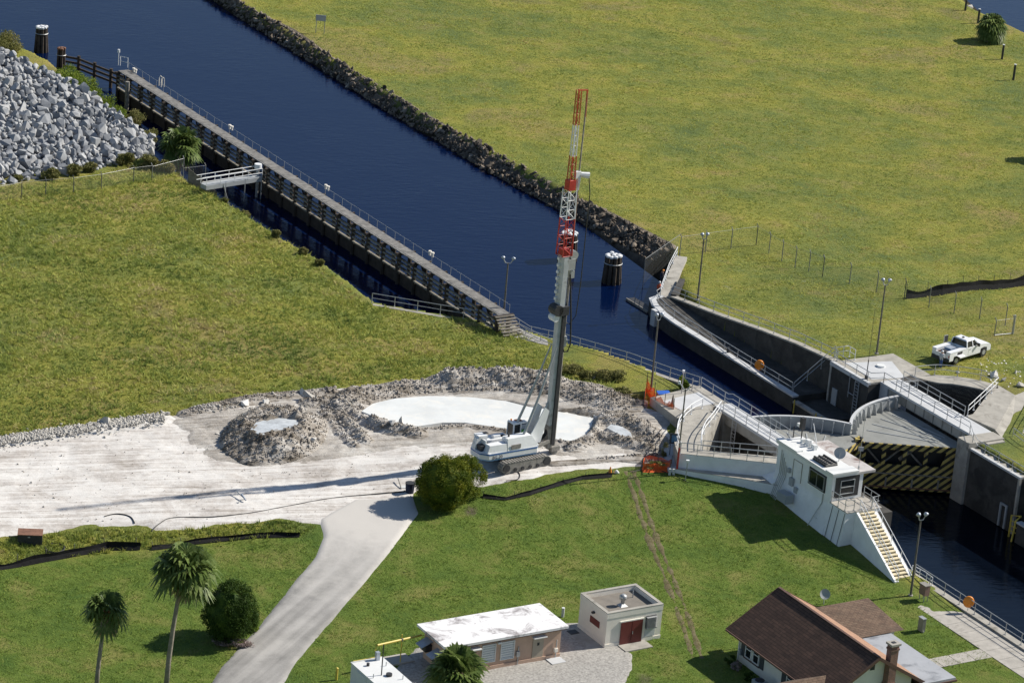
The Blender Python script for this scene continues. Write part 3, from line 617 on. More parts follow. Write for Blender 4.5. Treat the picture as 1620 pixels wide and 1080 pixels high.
part(t, 'wall', M_CONCD, lambda m: m.obox(-10.4, 58, 19.9, 24, -5, 2.9)); part(t, 'slab', M_CONC, lambda m: m.obox(-10.4, 58, 19.9, 24, 2.9, 3.08))
for k in range(3): part(t, 'step', M_CONC, lambda m: m.obox(-17.6+k*.35, -17.2+k*.35, 20.6, 22.6, 3.1, 3.5-k*.15))
# curved recess kerb
rin = [PX(x, y, T) for x, y in ((1468, 603), (1486, 606.5), (1507, 608), (1532, 612), (1551, 616), (1566, 620))]
rout = [PX(x, y, T) for x, y in ((1447, 597), (1480, 594), (1508, 596), (1534, 599.5), (1556, 604), (1581, 611))]
part(t, 'recess_kerb', M_CONC, lambda m: m.prism(xy(rin+rout[::-1]), -5, T+.08))
part(t, 'recess_wall', M_CONC, lambda m: m.prism(xy([rin[-1], rout[-1], W(-26.3, 31.0), W(-19.6, 23.4), W(-23.4, 22.8), W(-23.6, 23.8)]), -5, T+.06))
part(t, 'recess_wall', M_CONCD, lambda m: m.prism(xy([W(-33.6, 22.7), W(-32.6, 22.7), rin[0], rout[0], W(-34.2, 24.6)]), -5, T+.04))
part(t, 'recess_wall', M_CONCD, lambda m: m.prism(xy([*rin, *[Vector((p[0], p[1], 0)) for p in offset(rin[::-1], -.05)]]), -4.9, T-.05))
part(t, 'recess_floor', M_CONCD, lambda m: m.prism(xy([W(-33.2, 22.7), *rin, W(-23.5, 22.8)]), -2.2, -2.0))
part(t, 'sloped_apron', M_CONC, lambda m: m.prism(xy([W(-26.3, 31.0), W(-27.2, 33.6), W(-19.0, 24.8), W(-17.2, 22.9), W(-19.6, 23.3)]), 2.0, [3.66, 3.62, 3.2, 3.2, 3.66]))
part(t, 'drain_channel', M_DARK, lambda m: m.prism(xy([W(-27.0, 33.2), W(-26.2, 34.0), W(-16.8, 23.6), W(-17.5, 23.0)]), 2.0, [3.35, 3.35, 3.15, 3.15]))
part(t, 'recess_wall', M_CONC, lambda m: m.prism(xy([W(-26.2, 33.9), W(-24.6, 35.4), W(-15.6, 24.9), W(-16.6, 23.6)]), 2.0, [3.7, 3.7, 3.3, 3.3]))
part(t, 'ladder', M_GALV, lambda m: [m.tube([W(-35.5, 18.85, -2), W(-35.5, 18.85, 3.2)], .05, 5), m.tube([W(-34.9, 18.85, -2), W(-34.9, 18.85, 3.2)], .05, 5)]+[m.tube([W(-35.5, 18.85, z), W(-34.9, 18.85, z)], .03, 4) for z in np.arange(-1.8, 3.2, .33)])
part(t, 'conduit', M_GALV, lambda m: [m.tube([W(-36.4, 18.85, 1.2), W(-36.4, 18.85, 3.5)], .05, 5), m.tube([W(-36.4, 18.8, 1.7), W(-35.5, 18.8, 1.7)], .04, 5)])
part(t, 'gauge_board', M_GATE, lambda m: m.obox(-39.0, -38.2, 18.88, 18.98, -1.6, 1.2))
part(t, 'ladder_recess', M_GATE, lambda m: [m.obox(-12.4, -12.2, 18.8, 18.95, -2.3, -.2), m.obox(-11.6, -11.4, 18.8, 18.95, -2.3, -.2), m.obox(-12.4, -11.4, 18.8, 18.95, -.2, -.05)])
part(t, 'hatch_cover', M_WHITE, lambda m: m.cyl(W(-37.0, 22.9), .42, T+.03, T+.2, 14))
railing('abutment_railing', [W(-39.6, 19.15, T), W(-33.6, 19.15, T), W(-33.3, 20.5, T)], 'galvanised railing on the far abutment edge beside the white painted pad', 2.0)
railing('walkway_railing', [W(-33.3, 20.5, T), W(-20.0, 20.5, T), W(-17.9, 19.2, T), W(-17.0, 19.2, 3.1), W(-9.5, 19.2, 3.1), W(20, 20.1, 3.1)], 'galvanised railing on the channel edge of the far gate walkway', 2.0)
railing('walkway_back_railing', [W(-33.0, 22.6, T), W(-23.4, 22.6, T)], 'galvanised railing between the far gate walkway and the curved recess', 2.0)
railing('curved_recess_railing', smooth2([Vector((p[0], p[1], T+.08)) for p in rout[:5]]+[PX(1577.8, 613, T+.08)]), 'curved galvanised railing round the far recess below the white truck', 2.2)
railing('apron_railing', [PX(1577.8, 613, T+.08), W(-23.3, 22.9, T+.08)], 'bright double handrail descending to the far gate walkway left of the concrete apron', 1.9, mat=M_CAPW)
railing('channel_handrail', [W(-26.0, 34.4, 3.7), W(-18.6, 25.9, 3.6)], 'bright double handrail right of the sloped concrete apron', 1.9, mat=M_CAPW)
railing('grass_edge_railing', [W(-18.2, 24.3, 3.2), W(-14, 23.7, 3.1), W(0, 23.7, 3.1)], 'galvanised railing between the lower far walkway and the grass at the right edge', 2.4)
railing('platform_guard', [W(-40.6, 20.1, T), W(-40.6, 21.5, T), W(-39.4, 21.5, T)], 'small guard cage at the head of the ladder by the black wall', .8, mat=M_CAPW)
railing('walkway_gate', [W(-30.7, 20.6, T), W(-30.5, 22.4, T)], 'cross rail gate over the far gate walkway', .9)
# low fender wall beyond the corner
t = thing('lower_guide_wall', 'low fender wall with yellow ladder frame at the right edge of the lower lock', 'wall', W(-9, 18.5, -2))
part(t, 'wall', M_CONCD, lambda m: m.obox(-8.8, 58, 18.0, 19.88, -5, -.55)); part(t, 'coping', M_CONCL, lambda m: m.obox(-8.8, 58, 17.9, 18.5, -.55, -.4))
part(t, 'ladder', M_YEL, lambda m: [m.tube([W(-10.0, 18.3, -2.5), W(-10.0, 18.3, -.3), W(-9.1, 18.6, -.1), W(-9.0, 18.0, -.4), W(-9.0, 17.8, -2.4)], .09, 5)]+[m.tube([W(-10.0, 18.3, z), W(-9.1, 18.5, z)], .05, 4) for z in (-1.8, -1.3, -.8)])

# ---- sector gates
def sector_gate(side, label):
    P = (-19.3, 2.4) if side > 0 else (-19.3, 20.2); r = 11.0
    def arc(a): return (P[0]-r*math.cos(a), P[1]+side*r*math.sin(a))
    a1 = math.asin(8.85/r) if side > 0 else math.asin(8.95/r)
    n = 14; arcp = [arc(a1*i/n) for i in range(n+1)]; E = arcp[-1]; E2 = (E[0]+1.7, E[1]-side*.35)
    t = thing('sector_gate', label, 'lock gate', W(P[0], P[1], 0), 0, 'pair of sector lock gates')
    path = [W(*p) for p in arcp]; w = .12*(1 if side < 0 else -1)
    DK = 2.3
    part(t, 'curved_skin', M_GATE, lambda m: m.band(path, -w, -4, 3.35)); cap = [Vector((p[0], p[1])) for p in offset(path, w*.6)]
    part(t, 'parapet_cap', M_CONCL, lambda m: m.band(cap, -w*2.2, 3.35, 3.44))
    for i in range(1, 11):
        a = a1*(i-.5)/10; o_ = W(P[0]-(r-.14)*math.cos(a), P[1]+side*(r-.14)*math.sin(a)); q_ = W(P[0]-(r-.62)*math.cos(a), P[1]+side*(r-.62)*math.sin(a))
        mb = MB(); x = (q_-o_).normalized(); y = Vector((-x.y, x.x, 0))
        vs = [(o_+y*k*.035) for k in (-1, 1)]; vq = [(q_+y*k*.035) for k in (-1, 1)]
        P8 = [Vector((vs[0].x, vs[0].y, DK)), Vector((vs[1].x, vs[1].y, DK)), Vector((vq[1].x, vq[1].y, DK)), Vector((vq[0].x, vq[0].y, DK))]
        top = [Vector((vs[0].x, vs[0].y, 3.34)), Vector((vs[1].x, vs[1].y, 3.34)), Vector(((vs[1]*.55+vq[1]*.45).x, (vs[1]*.55+vq[1]*.45).y, 3.34)), Vector(((vs[0]*.55+vq[0]*.45).x, (vs[0]*.55+vq[0]*.45).y, 3.34))]
        mb.add(P8+top, [(3, 2, 1, 0), (4, 5, 6, 7), (0, 1, 5, 4), (1, 2, 6, 5), (2, 3, 7, 6), (3, 0, 4, 7)]); mb.build('rib', M_GALV, t)
    deck = [W(*p) for p in arcp]+[W(*E2), W(*P)]
    part(t, 'deck_plate', M_DECKG, lambda m: m.prism(xy(deck), DK-.15, DK))
    ppp = [(P[0]-9.6*math.cos(a1*i/10), P[1]+side*9.6*math.sin(a1*i/10)) for i in range(11)]
    for i in (2, 4, 6, 8):
        part(t, 'deck_beam', M_GATE, lambda m: m.bar(W(*ppp[i], DK+.03), W(P[0]-3*math.cos(a1*i/10), P[1]+side*3*math.sin(a1*i/10), DK+.03), .10, .05))
    a, b = W(*E2), W(*P); d = (b-a); u = d/d.length; nrm = Vector((u.y, -u.x, 0))*(1 if side < 0 else -1)
    if nrm.dot(Vector((A2[0], A2[1], 0))) < 0: nrm = -nrm
    def pan(m, f0, f1, z0, z1, th=.14, off=0): 
        p, q = a+d*f0+nrm*off, a+d*f1+nrm*off; m.frame(((p+q)/2)+Vector((0, 0, (z0+z1)/2)), u, nrm, (0, 0, 1), (q-p).length, th, z1-z0)
    part(t, 'top_girder', M_STRIPE, lambda m: pan(m, 0, 1, 1.75, 2.28, .2, .05)); part(t, 'striped_panel', M_STRIPE, lambda m: pan(m, -.02, 1, -2.2, .25, .16, .02))
    part(t, 'striped_panel', M_STRIPE, lambda m: m.add([a+d*.74+nrm*.1+Vector((0, 0, -.05)), b+nrm*.1+Vector((0, 0, -.05)), b+nrm*.1+Vector((0, 0, 1.75)), a+d*.80+nrm*.1+Vector((0, 0, 1.75)),
        a+d*.74-nrm*.05+Vector((0, 0, -.05)), b-nrm*.05+Vector((0, 0, -.05)), b-nrm*.05+Vector((0, 0, 1.75)), a+d*.80-nrm*.05+Vector((0, 0, 1.75))], [(0, 1, 2, 3), (7, 6, 5, 4), (0, 4, 5, 1), (1, 5, 6, 2), (2, 6, 7, 3), (3, 7, 4, 0)]))
    for f in (.01, .20, .40, .60):
        part(t, 'striped_post', M_STRIPE, lambda m: pan(m, f-.016, f+.02, .25, 1.75, .2, .05))
    for z in (-1.95, -.62): part(t, 'rubbing_beam', M_RUST if z < -1.5 else M_STEEL, lambda m: pan(m, 0, 1, z-.04, z+.04, .16, .14))
    for f in (.25, .5, .75): part(t, 'stiffener', M_STEEL, lambda m: pan(m, f-.008, f+.008, -1.95, -1.0, .1, .16))
    for f0, f1, z0, z1 in ((.02, .19, 1.7, .0), (.21, .39, .0, 1.7), (.41, .59, 1.7, 0)): part(t, 'truss_brace', M_STEEL, lambda m: m.bar(a+d*f0-nrm*.8+Vector((0, 0, z0)), a+d*f1-nrm*.8+Vector((0, 0, z1)), .16))
    part(t, 'back_plate', M_DARK, lambda m: pan(m, 0, .98, -3, 1.9, .1, -1.6)); part(t, 'inner_beam', M_TANT, lambda m: m.bar(a+d*.36+nrm*-.4+Vector((0, 0, .6)), a+d*.52-nrm*1.2+Vector((0, 0, 1.6)), .18, .3))
    part(t, 'end_column', M_STRIPE, lambda m: (m.frame(a-u*.55+nrm*.0+Vector((0, 0, .3)), u, nrm, (0, 0, 1), .55, .5, 4.6), m.bar(a-u*.5+Vector((0, 0, -.9)), W(E[0], E[1], 1.6), .3)))
    part(t, 'mirror', M_WHITE, lambda m: m.frame(a-u*.25+nrm*.35+Vector((0, 0, 1.7)), u, nrm, (0, 0, 1), .5, .05, .42))
    return t
sector_gate(-1, 'far sector gate with grey deck and yellow and black striped truss face below the walkway')
sector_gate(1, 'near sector gate with white ribbed parapet partly hidden behind the control house')

# ---- near abutment with recess
t = thing('near_lock_abutment', 'near white concrete abutment with curved walkway around an open gate recess', 'lock', W(-28, 0, 0))
plat = [W(-38.4, 2.7), W(-33.5, 2.7), W(-33.3, .9), W(-31.2, -2.1), W(-32.0, -4.0), W(-37.2, -3.6)]
part(t, 'platform_wall', M_CONC, lambda m: m.prism(xy(plat), 1.0, 3.5)); part(t, 'platform_slab', M_CONC, lambda m: m.prism(xy(plat), 3.5, T))
part(t, 'painted_pad', M_CONCL, lambda m: m.prism(xy([W(-36.9, 1.6), W(-33.9, 1.5), W(-33.6, -2.6), W(-36.0, -3.0)]), T, T+.03))
part(t, 'walkway_slab', M_CONCL, lambda m: m.obox(-33.5, -19.0, 1.15, 3.0, 3.35, T+.03)); part(t, 'walkway_wall', M_CONC, lambda m: m.obox(-33.5, -31.9, 1.2, 3.0, -5, 3.35))
part(t, 'walkway_beam', M_CONC, lambda m: m.obox(-31.9, -19, 1.3, 1.6, 2.4, 3.35))
nin = [(-31.9, .9), (-30.6, -.5), (-29.4, -1.8), (-28.0, -3.4), (-26.2, -5.0), (-24.4, -6.2)]; nout = [(-33.3, -.6), (-32.4, -2.4), (-31.0, -4.2), (-29.4, -5.8), (-27.2, -7.4), (-24.6, -8.7)]
nout_s = nout; nin, nout = smooth2(nin), smooth2(nout)
part(t, 'curved_walkway', M_CONC, lambda m: m.prism(xy([W(*p) for p in nin]+[W(*p) for p in nout[::-1]]), -5, T+.02))
part(t, 'outer_curved_wall', M_CONCL, lambda m: m.prism(xy([W(*p) for p in nout_s]+[W(p[0]-.02, p[1]-.9) for p in nout_s[::-1]]), 0, [2.6, 2.5, 2.4, 2.35, 2.3, 2.25]+[2.2]*6))
front = [W(-24.6, -8.7), W(-24.4, -6.2), W(-20.8, -.2), W(-19.2, -.9)]
part(t, 'front_wall', M_WHITEW, lambda m: m.prism(xy(front), -5, T)); part(t, 'front_walkway', M_CONC, lambda m: m.prism(xy(front), T, T+.04))
fl = [W(-24.7, -9.4), W(-24.2, -8.3), W(-18.9, -.4), W(-18.0, -1.0), W(-17.7, -1.9), W(-20.5, -4.6), W(-23.1, -7.7)]
part(t, 'lower_wall', M_WHITEW, lambda m: m.prism(xy(fl), .3, 2.22)); part(t, 'lower_ledge', M_PATH, lambda m: m.prism(xy(fl), 2.22, 2.28))
part(t, 'end_wedge', M_WHITEW, lambda m: m.prism(xy([W(-20.2, -2.4), W(-18.9, -.6), W(-17.6, -1.4), W(-18.4, -2.6)]), 2.2, [2.4, 3.5, 3.5, 2.3]))
part(t, 'recess_floor', M_CONCD, lambda m: m.prism(xy([W(p[0], p[1]) for p in nin]+[W(-20.8, .4), W(-20, 1.6), W(-32, 1.6)]), -2.2, -2))
part(t, 'ladder', M_GALV, lambda m: [m.tube([W(-30.2, 1.0, 0), W(-30.2, 1.0, 3.4)], .05, 5), m.tube([W(-29.6, 1.0, 0), W(-29.6, 1.0, 3.4)], .05, 5)]+[m.tube([W(-30.2, 1.0, z), W(-29.6, 1.0, z)], .03, 4) for z in np.arange(.2, 3.3, .33)])
part(t, 'inner_wall', M_CONCD, lambda m: m.obox(-33, -19.5, 2.4, 2.9, -5, 3.3))
railing('near_walkway_railing', [W(-37.9, 2.5, T), W(-33.4, 2.5, T), W(-33.2, 2.9, T), W(-20.0, 2.9, T)], 'galvanised railing on the channel side of the near gate walkway', 2.0)
railing('recess_side_railing', [W(-32.2, 1.25, T), W(-20.8, 1.25, T)], 'galvanised railing between the near gate walkway and the open recess', 2.0)
railing('inner_curved_railing', [W(p[0]-.1, p[1]-.12, T) for p in nin], 'white inner curved handrail at the lip of the near recess', 2.0, mat=M_CAPW, r=.045)
railing('outer_curved_railing', [W(p[0]+.1, p[1]+.15, T) for p in nout], 'white outer curved handrail of the near curved walkway', 2.0, mat=M_CAPW, r=.045)
railing('recess_front_railing', [W(-24.3, -6.3, T), W(-20.9, -.6, T)], 'back one of two straight railings across the front of the near recess', 1.5)
railing('front_wall_railing', [W(-24.5, -8.5, T), W(-19.4, -1.2, T)], 'front one of two straight railings on top of the pale wall by the lawn', 1.5)
# near seawall along the bank
sw = [PX(588, 480, .2), PX(700, 499, .2), PX(806, 516, .2)]
t = thing('bank_seawall', 'concrete bank kerb under the railing where the timber walkway lands', 'wall', sw[1])
part(t, 'wall', M_CONC, lambda m: m.band(sw, -.5, -4, [.22, .2, .2]))
n2 = [W(-67.3, -1.0), W(-63, -1.0), W(-58.9, .3), W(-54, 1.0), W(-49, 1.9), W(-43, 2.4), W(-38.2, 2.7)]
z2 = [.2, .25, .8, 1.5, 2.1, 2.8, 3.5]
part(t, 'wall', M_CONC, lambda m: m.band(n2, -.6, -4, z2))
railing('bank_railing', [p+Vector((0, .1, .02)) for p in sw], 'railing along the rough grass bank left of the twin lamp', 2.3)
railing('near_bank_railing', [Vector((p[0], p[1], z)) for p, z in zip(offset(n2, -.2), z2)], 'long railing from the timber walkway past the drill mast to the near abutment', 2.2)
t = thing('ramp_railing', 'short sloping handrail on the bank path behind the drill mast', 'railing', W(-62, -1.8, .3))
part(t, 'top_rail', M_GALV, lambda m: m.tube([W(-65.5, -1.9, 1.2), W(-60, -1.7, 1.5), W(-56.5, -1.1, 1.6)], .04)); part(t, 'mid_rail', M_GALV, lambda m: m.tube([W(-65.5, -1.9, .8), W(-60, -1.7, 1.0), W(-56.5, -1.1, 1.2)], .035))
for s_, n_, z_ in ((-65.5, -1.9, 1.2), (-62.7, -1.8, 1.35), (-60, -1.7, 1.5), (-56.5, -1.1, 1.6)): part(t, 'post', M_GALV, lambda m: m.tube([W(s_, n_, z_-1.3), W(s_, n_, z_)], .04))
struct(drape('bank_path', xy([W(-68.5, -2.6), W(-66.5, -1.2), W(-60, -.9), W(-58, -1.9), W(-62, -3.2), W(-67, -4.0)]), M_GRAVEL, .25, .05, .5, .1, 3))

# ---- control house
HS0, HS1, HN0, HN1 = -18.9, -10.6, -2.0, 1.3
t = thing('control_house', 'white lock control house on a flared base with stained roof and dark windows', 'building', W(-14.7, -.4, 0))
def pr4(m, s0, s1, n0, n1, z0, z1, fl=(0, 0, 0, 0)):      # flared prism: fl = s0,s1,n0,n1 growth at the foot
    b = [W(s0-fl[0], n0-fl[2]), W(s1+fl[1], n0-fl[2]), W(s1+fl[1], n1+fl[3]), W(s0-fl[0], n1+fl[3])]; q = [W(s0, n0), W(s1, n0), W(s1, n1), W(s0, n1)]
    m.prism(xy(b), z0, z1, xy(q))
part(t, 'base', M_WHITEW, lambda m: pr4(m, HS0, HS1, HN0, HN1, -.4, 3.4, (.0, .2, .75, 0))); part(t, 'wall', M_WHITEW, lambda m: m.obox(HS0, HS1, HN0, HN1, 3.4, 5.95))
part(t, 'base', M_WHITEW, lambda m: pr4(m, HS1+.02, -8.1, -2.0, 1.6, -.6, T, (0, .1, .7, .1))); part(t, 'platform_slab', M_PATH, lambda m: m.obox(HS1+.02, -8.0, -2.05, 1.7, T, T+.08))
part(t, 'chamber_wall', M_CONCD, lambda m: m.obox(-22, -7.6, 1.3, 2.6, -5, 3.3))
rf = part(t, 'roof', M_WHITE, lambda m: m.obox(HS0-.15, HS1+.2, HN0-.15, HN1-.7, 5.95, 6.2)); part(t, 'roof', M_RUSTW, lambda m: m.obox(HS0+1.2, HS1+.1, HN1-.7, HN1+1.2, 5.9, 6.12))
part(t, 'roof_rim', M_WHITE, lambda m: m.obox(HS0-.2, HS0+3, HN0-.22, HN0+.5, 6.2, 6.34)); part(t, 'roof_rim', M_WHITE, lambda m: m.obox(HS1-.9, HS1+.25, HN0-.2, HN1-.7, 6.2, 6.36))
def window(par, s, n, z, w, h, axis, sgn, frame_m=M_GALV, pane_m=None, bars=1, border=.09):
    ax = Vector((*A2, 0)) if axis == 's' else Vector((*N2, 0)); nr = Vector((*N2, 0))*sgn if axis == 's' else Vector((*A2, 0))*sgn
    c = W(s, n, z); m = MB()
    for i in (-1, 1): m.frame(c+ax*i*(w/2-border/2)+nr*.04, ax, nr, (0, 0, 1), border, .1, h); m.frame(c+Vector((0, 0, i*(h/2-border/2)))+nr*.04, ax, nr, (0, 0, 1), w-2*border, .1, border)
    for k in range(1, bars+1): m.frame(c+ax*(-w/2+w*k/(bars+1))+nr*.035, ax, nr, (0, 0, 1), border*.7, .08, h-2*border)
    fr = m.build('window', frame_m, par); q = MB(); q.frame(c+nr*.012, ax, nr, (0, 0, 1), w-.02, .03, h-.02); q.build('pane', pane_m or M_GLASS, fr); return fr
window(t, -12.7, HN0, 4.9, 2.5, 1.55, 's', -1, M_DARK, bars=0, border=.10); window(t, -12.7, HN0-.06, 4.9, 2.2, 1.3, 's', -1, M_GALV, bars=1, border=.045)
window(t, HS1, -.4, 4.9, 2.5, 1.9, 'n', 1, M_DARK, bars=0, border=.45); window(t, HS1+.06, -.4, 4.9, 1.5, 1.3, 'n', 1, M_GATE, bars=0, border=.05)
part(t, 'window_bar', M_GATE, lambda m: m.obox(HS1+.1, HS1+.16, -1.1, .3, 4.87, 4.93))
part(t, 'door_outline', M_CONC, lambda m: (m.obox(-16.4, -16.33, HN0-.04, HN0, 3.6, 5.4), m.obox(-15.1, -15.03, HN0-.04, HN0, 3.6, 5.4), m.obox(-16.4, -15.03, HN0-.04, HN0, 5.4, 5.46)))
for k in range(5): part(t, 'conduit', M_GALV, lambda m: m.tube([W(-18.2+k*.24, HN0-.07, 5.6-k*.3), W(-18.2+k*.24, HN0-.08, 3.4), W(-18.2+k*.2, HN0-.85, 1.0)], .035, 5))
part(t, 'meter_box', M_GATE, lambda m: (m.obox(-16.4, -15.9, HN0-.3, HN0-.05, 3.0, 3.7), m.obox(-15.6, -15.2, HN0-.28, HN0-.05, 2.6, 3.1), m.obox(-16.9, -16.6, HN0-.25, HN0, 4.0, 4.4)))
part(t, 'condenser_unit', M_GATE, lambda m: m.obox(-16.6, -15.2, HN0-1.3, HN0-.5, 1.7, 2.5)); part(t, 'drain_pipe', M_GALV, lambda m: m.tube([W(-11.6, HN0-.08, 4.0), W(-11.6, HN0-.1, 3.2), W(-12.2, HN0-.9, .9)], .05, 5))
part(t, 'joint_line', M_CONCD, lambda m: [m.tube([W(HS1+.5+k*.9, -2.03, 3.5), W(HS1+.6+k*.9, -2.62, .5)], .025, 4) for k in range(3)])
def dish(loc, r, yaw, label, tilt=.5, grp=None):
    d = thing('satellite_dish', label, 'satellite dish', loc, yaw)
    mb = MB(); n = 18; rings = [(0, 0), (.4, .03), (.75, .10), (1.0, .19)]; vs = []
    for rr, q in rings: vs += [(math.cos(2*math.pi*k/n)*rr*r, -q*r, math.sin(2*math.pi*k/n)*rr*r) for k in range(n)]
    fs = [(i*n+k, i*n+(k+1) % n, (i+1)*n+(k+1) % n, (i+1)*n+k) for i in range(3) for k in range(n)]
    m3 = Matrix.Rotation(-tilt, 3, 'X'); c = Vector(loc)+Vector((0, 0, r+.45))
    for o_ in (0, .03): mb.add([m3@(Vector(v)+Vector((0, o_, 0)))+c for v in vs], fs)
    mb.build('reflector', M_GATE, d, True); MB().tube([Vector(loc), Vector(loc)+Vector((0, .1, .5)), c], .04, 6).build('mount', M_GALV, d)
    MB().tube([c+m3@Vector((0, 0, -r*.9)), c+m3@Vector((0, -r*.9, -r*.1))], .02, 5).build('feed_arm', M_GALV, d); return d
dish(W(-13.0, .3, 6.0), .52, 0, 'round white satellite dish on the roof of the white control house')
t2 = thing('roof_rack', 'black slatted box unit lying on the control house roof next to the dish', 'roof unit', W(-13.2, -1.0, 6.2))
part(t2, 'tray', M_DARK, lambda m: m.obox(-14.2, -12.2, -1.7, -.4, 6.22, 6.32))
for k in range(7): part(t2, 'slat', M_STEEL, lambda m: m.obox(-14.15+k*.3, -14.0+k*.3, -1.65, -.45, 6.32, 6.44))
for k in range(3): part(t2, 'slat', M_DARK, lambda m: m.obox(-14.2, -12.2, -1.6+k*.5, -1.45+k*.5, 6.44, 6.52))
t2 = thing('camera_mast', 'black camera mast with white floodlight at the left end of the control house roof', 'camera mast', W(-18.6, .2, 6.2))
part(t2, 'mast', M_DARK, lambda m: (m.tube([W(-18.6, .2, 6.2), W(-18.6, .2, 8.1)], .06), m.obox(-18.8, -18.4, .0, .35, 7.1, 8.2))); part(t2, 'floodlight', M_WHITE, lambda m: m.obox(-19.2, -18.85, .0, .35, 7.2, 7.5)); part(t2, 'brace', M_CAPW, lambda m: m.tube([W(-18.0, .9, 7.8), W(-17.2, .9, 6.2)], .04))
t2 = thing('roof_equipment', 'cluster of small white boxes and pipes on the left part of the control house roof', 'roof unit', W(-17, -.5, 6.2))
for k in range(5): part(t2, 'box', M_WHITE, lambda m: m.obox(-17.9+k*.45, -17.6+k*.45, -.4+.2*(k % 2), -.05+.2*(k % 2), 6.2, 6.55+.12*(k % 3)))
part(t2, 'pipe', M_GALV, lambda m: m.tube([W(-18, .3, 6.3), W(-17, .35, 6.9), W(-16, .2, 6.3)], .03)); part(t2, 'pole', M_DARK, lambda m: m.tube([W(-19.0, -.4, 6.2), W(-19.0, -.4, 7.3)], .05))
t2 = thing('whip_antenna', 'thin whip antenna on the right end of the control house roof', 'antenna', W(-10.9, .9, 6.1)); part(t2, 'rod', M_GALV, lambda m: m.tube([W(-10.9, .9, 6.1), W(-10.9, .9, 11.2)], .02, 5)); part(t2, 'base', M_GALV, lambda m: m.cyl(W(-10.9, .9), .08, 6.1, 6.5, 8))
# platform furniture
railing('platform_railing', [W(-10.4, 1.45, T+.08), W(-8.2, 1.45, T+.08), W(-8.1, .6, T+.08)], 'railing on the chamber side of the control house platform', 1.1)
railing('platform_front_railing', [W(HS1+.1, -1.95, T+.08), W(-8.2, -1.95, T+.08), W(-8.2, -1.2, T+.08)], 'low railing on the lawn side of the control house platform', 1.1)
# stairs
M_TREAD = simple('yellowed_tread', (.66, .58, .40), .8, .1, 3, bmp=.1); NST = 20; t = thing('concrete_stairs', 'long cream stair flight descending from the control house platform to the walkway', 'stairs', W(-4.5, -.6, 0))
for k in range(NST):
    f = k/NST; s0 = -8.1+7.4*f; z = T-.05-(T-.15)*(k+.5)/NST; dn = -.9*f
    part(t, 'tread', M_TREAD, lambda m: m.obox(s0, s0+.34, -.75+dn, .85+dn, z-.09, z))
part(t, 'side_wall', M_WHITEW, lambda m: m.prism(xy([W(-8.1, -1.3), W(-.6, -2.0), W(-.6, -1.65), W(-8.1, -.76)]), -.6, [T, .35, .35, T], xy([W(-8.1, -1.0), W(-.6, -1.9), W(-.6, -1.7), W(-8.1, -.78)])))
part(t, 'under_fill', M_CONCD, lambda m: m.prism(xy([W(-8.1, -.75), W(-.6, -1.6), W(-.6, -.05), W(-8.1, .85)]), -.6, [T-.5, .0, .0, T-.5]))  # near-black fill paints the shade between the treads
part(t, 'chamber_side', M_WHITEW, lambda m: m.prism(xy([W(-8.1, .86), W(-.6, -.04), W(-.6, .3), W(-8.1, 1.2)]), -.6, [T-.2, .1, .1, T-.2]))
railing('stair_handrail', [W(-8.1, .7, T), W(-.7, -.2, .25)], 'white handrail on the chamber side of the long cream stairs', 2.0, mat=M_CAPW)
railing('stair_handrail', [W(-8.1, -.62, T), W(-.7, -1.5, .25)], 'white handrail on the lawn side of the long cream stairs', 2.0, mat=M_CAPW)
# lower walkway
t = thing('lower_seawall', 'lower concrete seawall edge beside the sidewalk at the bottom right', 'wall', W(8, .9, 0)); part(t, 'wall', M_CONC, lambda m: m.obox(-7.9, 58, .45, 1.15, -5, .22))
pm = MB()
for k in range(30):
    s0 = -1.2+k*1.75; pm.obox(s0, s0+1.72, -2.75 if k > 0 else -1.9, -.95, -.1, .06); pm.obox(s0, s0+1.72, -.92, .42, -.1, .06)
for k in range(6): pm.obox(12.3, 13.9, -4.4-k*1.65, -2.80-k*1.65, -.1, .06)
struct(pm.build('path', M_PATH))
railing('lower_railing', [W(-1.3, .75, .22), W(40, .75, .22)], 'long galvanised railing on the lower walkway at the bottom right of the photo', 2.05)
railing('landing_guard', [W(-1.8, .8, .2), W(-.4, 1.0, .2), W(.9, .9, .2)], 'short rounded guard rail at the foot of the cream stairs', .9, h=.75, mat=M_CAPW)
c = W(2.9, -1.5, 0); t = thing('utility_cabinet', 'brown metal cabinet on legs beside the lamp at the foot of the stairs', 'cabinet', c)
part(t, 'box', simple('pinkish_brown_box', (.24, .15, .12), .7, .1, 2, bmp=0), lambda m: m.obox(2.5, 3.3, -1.75, -1.25, .65, 1.55)); part(t, 'lid', M_STEEL, lambda m: m.obox(2.45, 3.35, -1.8, -1.2, 1.55, 1.6))
for a_ in (2.6, 3.2):
    for b_ in (-1.7, -1.3): part(t, 'leg', M_GALV, lambda m: m.bar(W(a_, b_, 0), W(a_, b_, .65), .06))
c = PG(1457, 998); t = thing('meter_cabinet', 'narrow grey upright cabinet standing alone on the grass by the sidewalk', 'cabinet', c)
part(t, 'box', simple('grey_brown_box', (.20, .19, .165), .6, .1, 2, bmp=0), lambda m: m.frame(c+Vector((0, 0, .62)), (*A2, 0), (*N2, 0), (0, 0, 1), .62, .32, 1.15)); part(t, 'top', M_GALV, lambda m: m.frame(c+Vector((0, 0, 1.22)), (*A2, 0), (*N2, 0), (0, 0, 1), .68, .38, .05))
part(t, 'foot', M_GALV, lambda m: m.frame(c+Vector((.1, -.2, .08)), (*A2, 0), (*N2, 0), (0, 0, 1), .3, .1, .2))

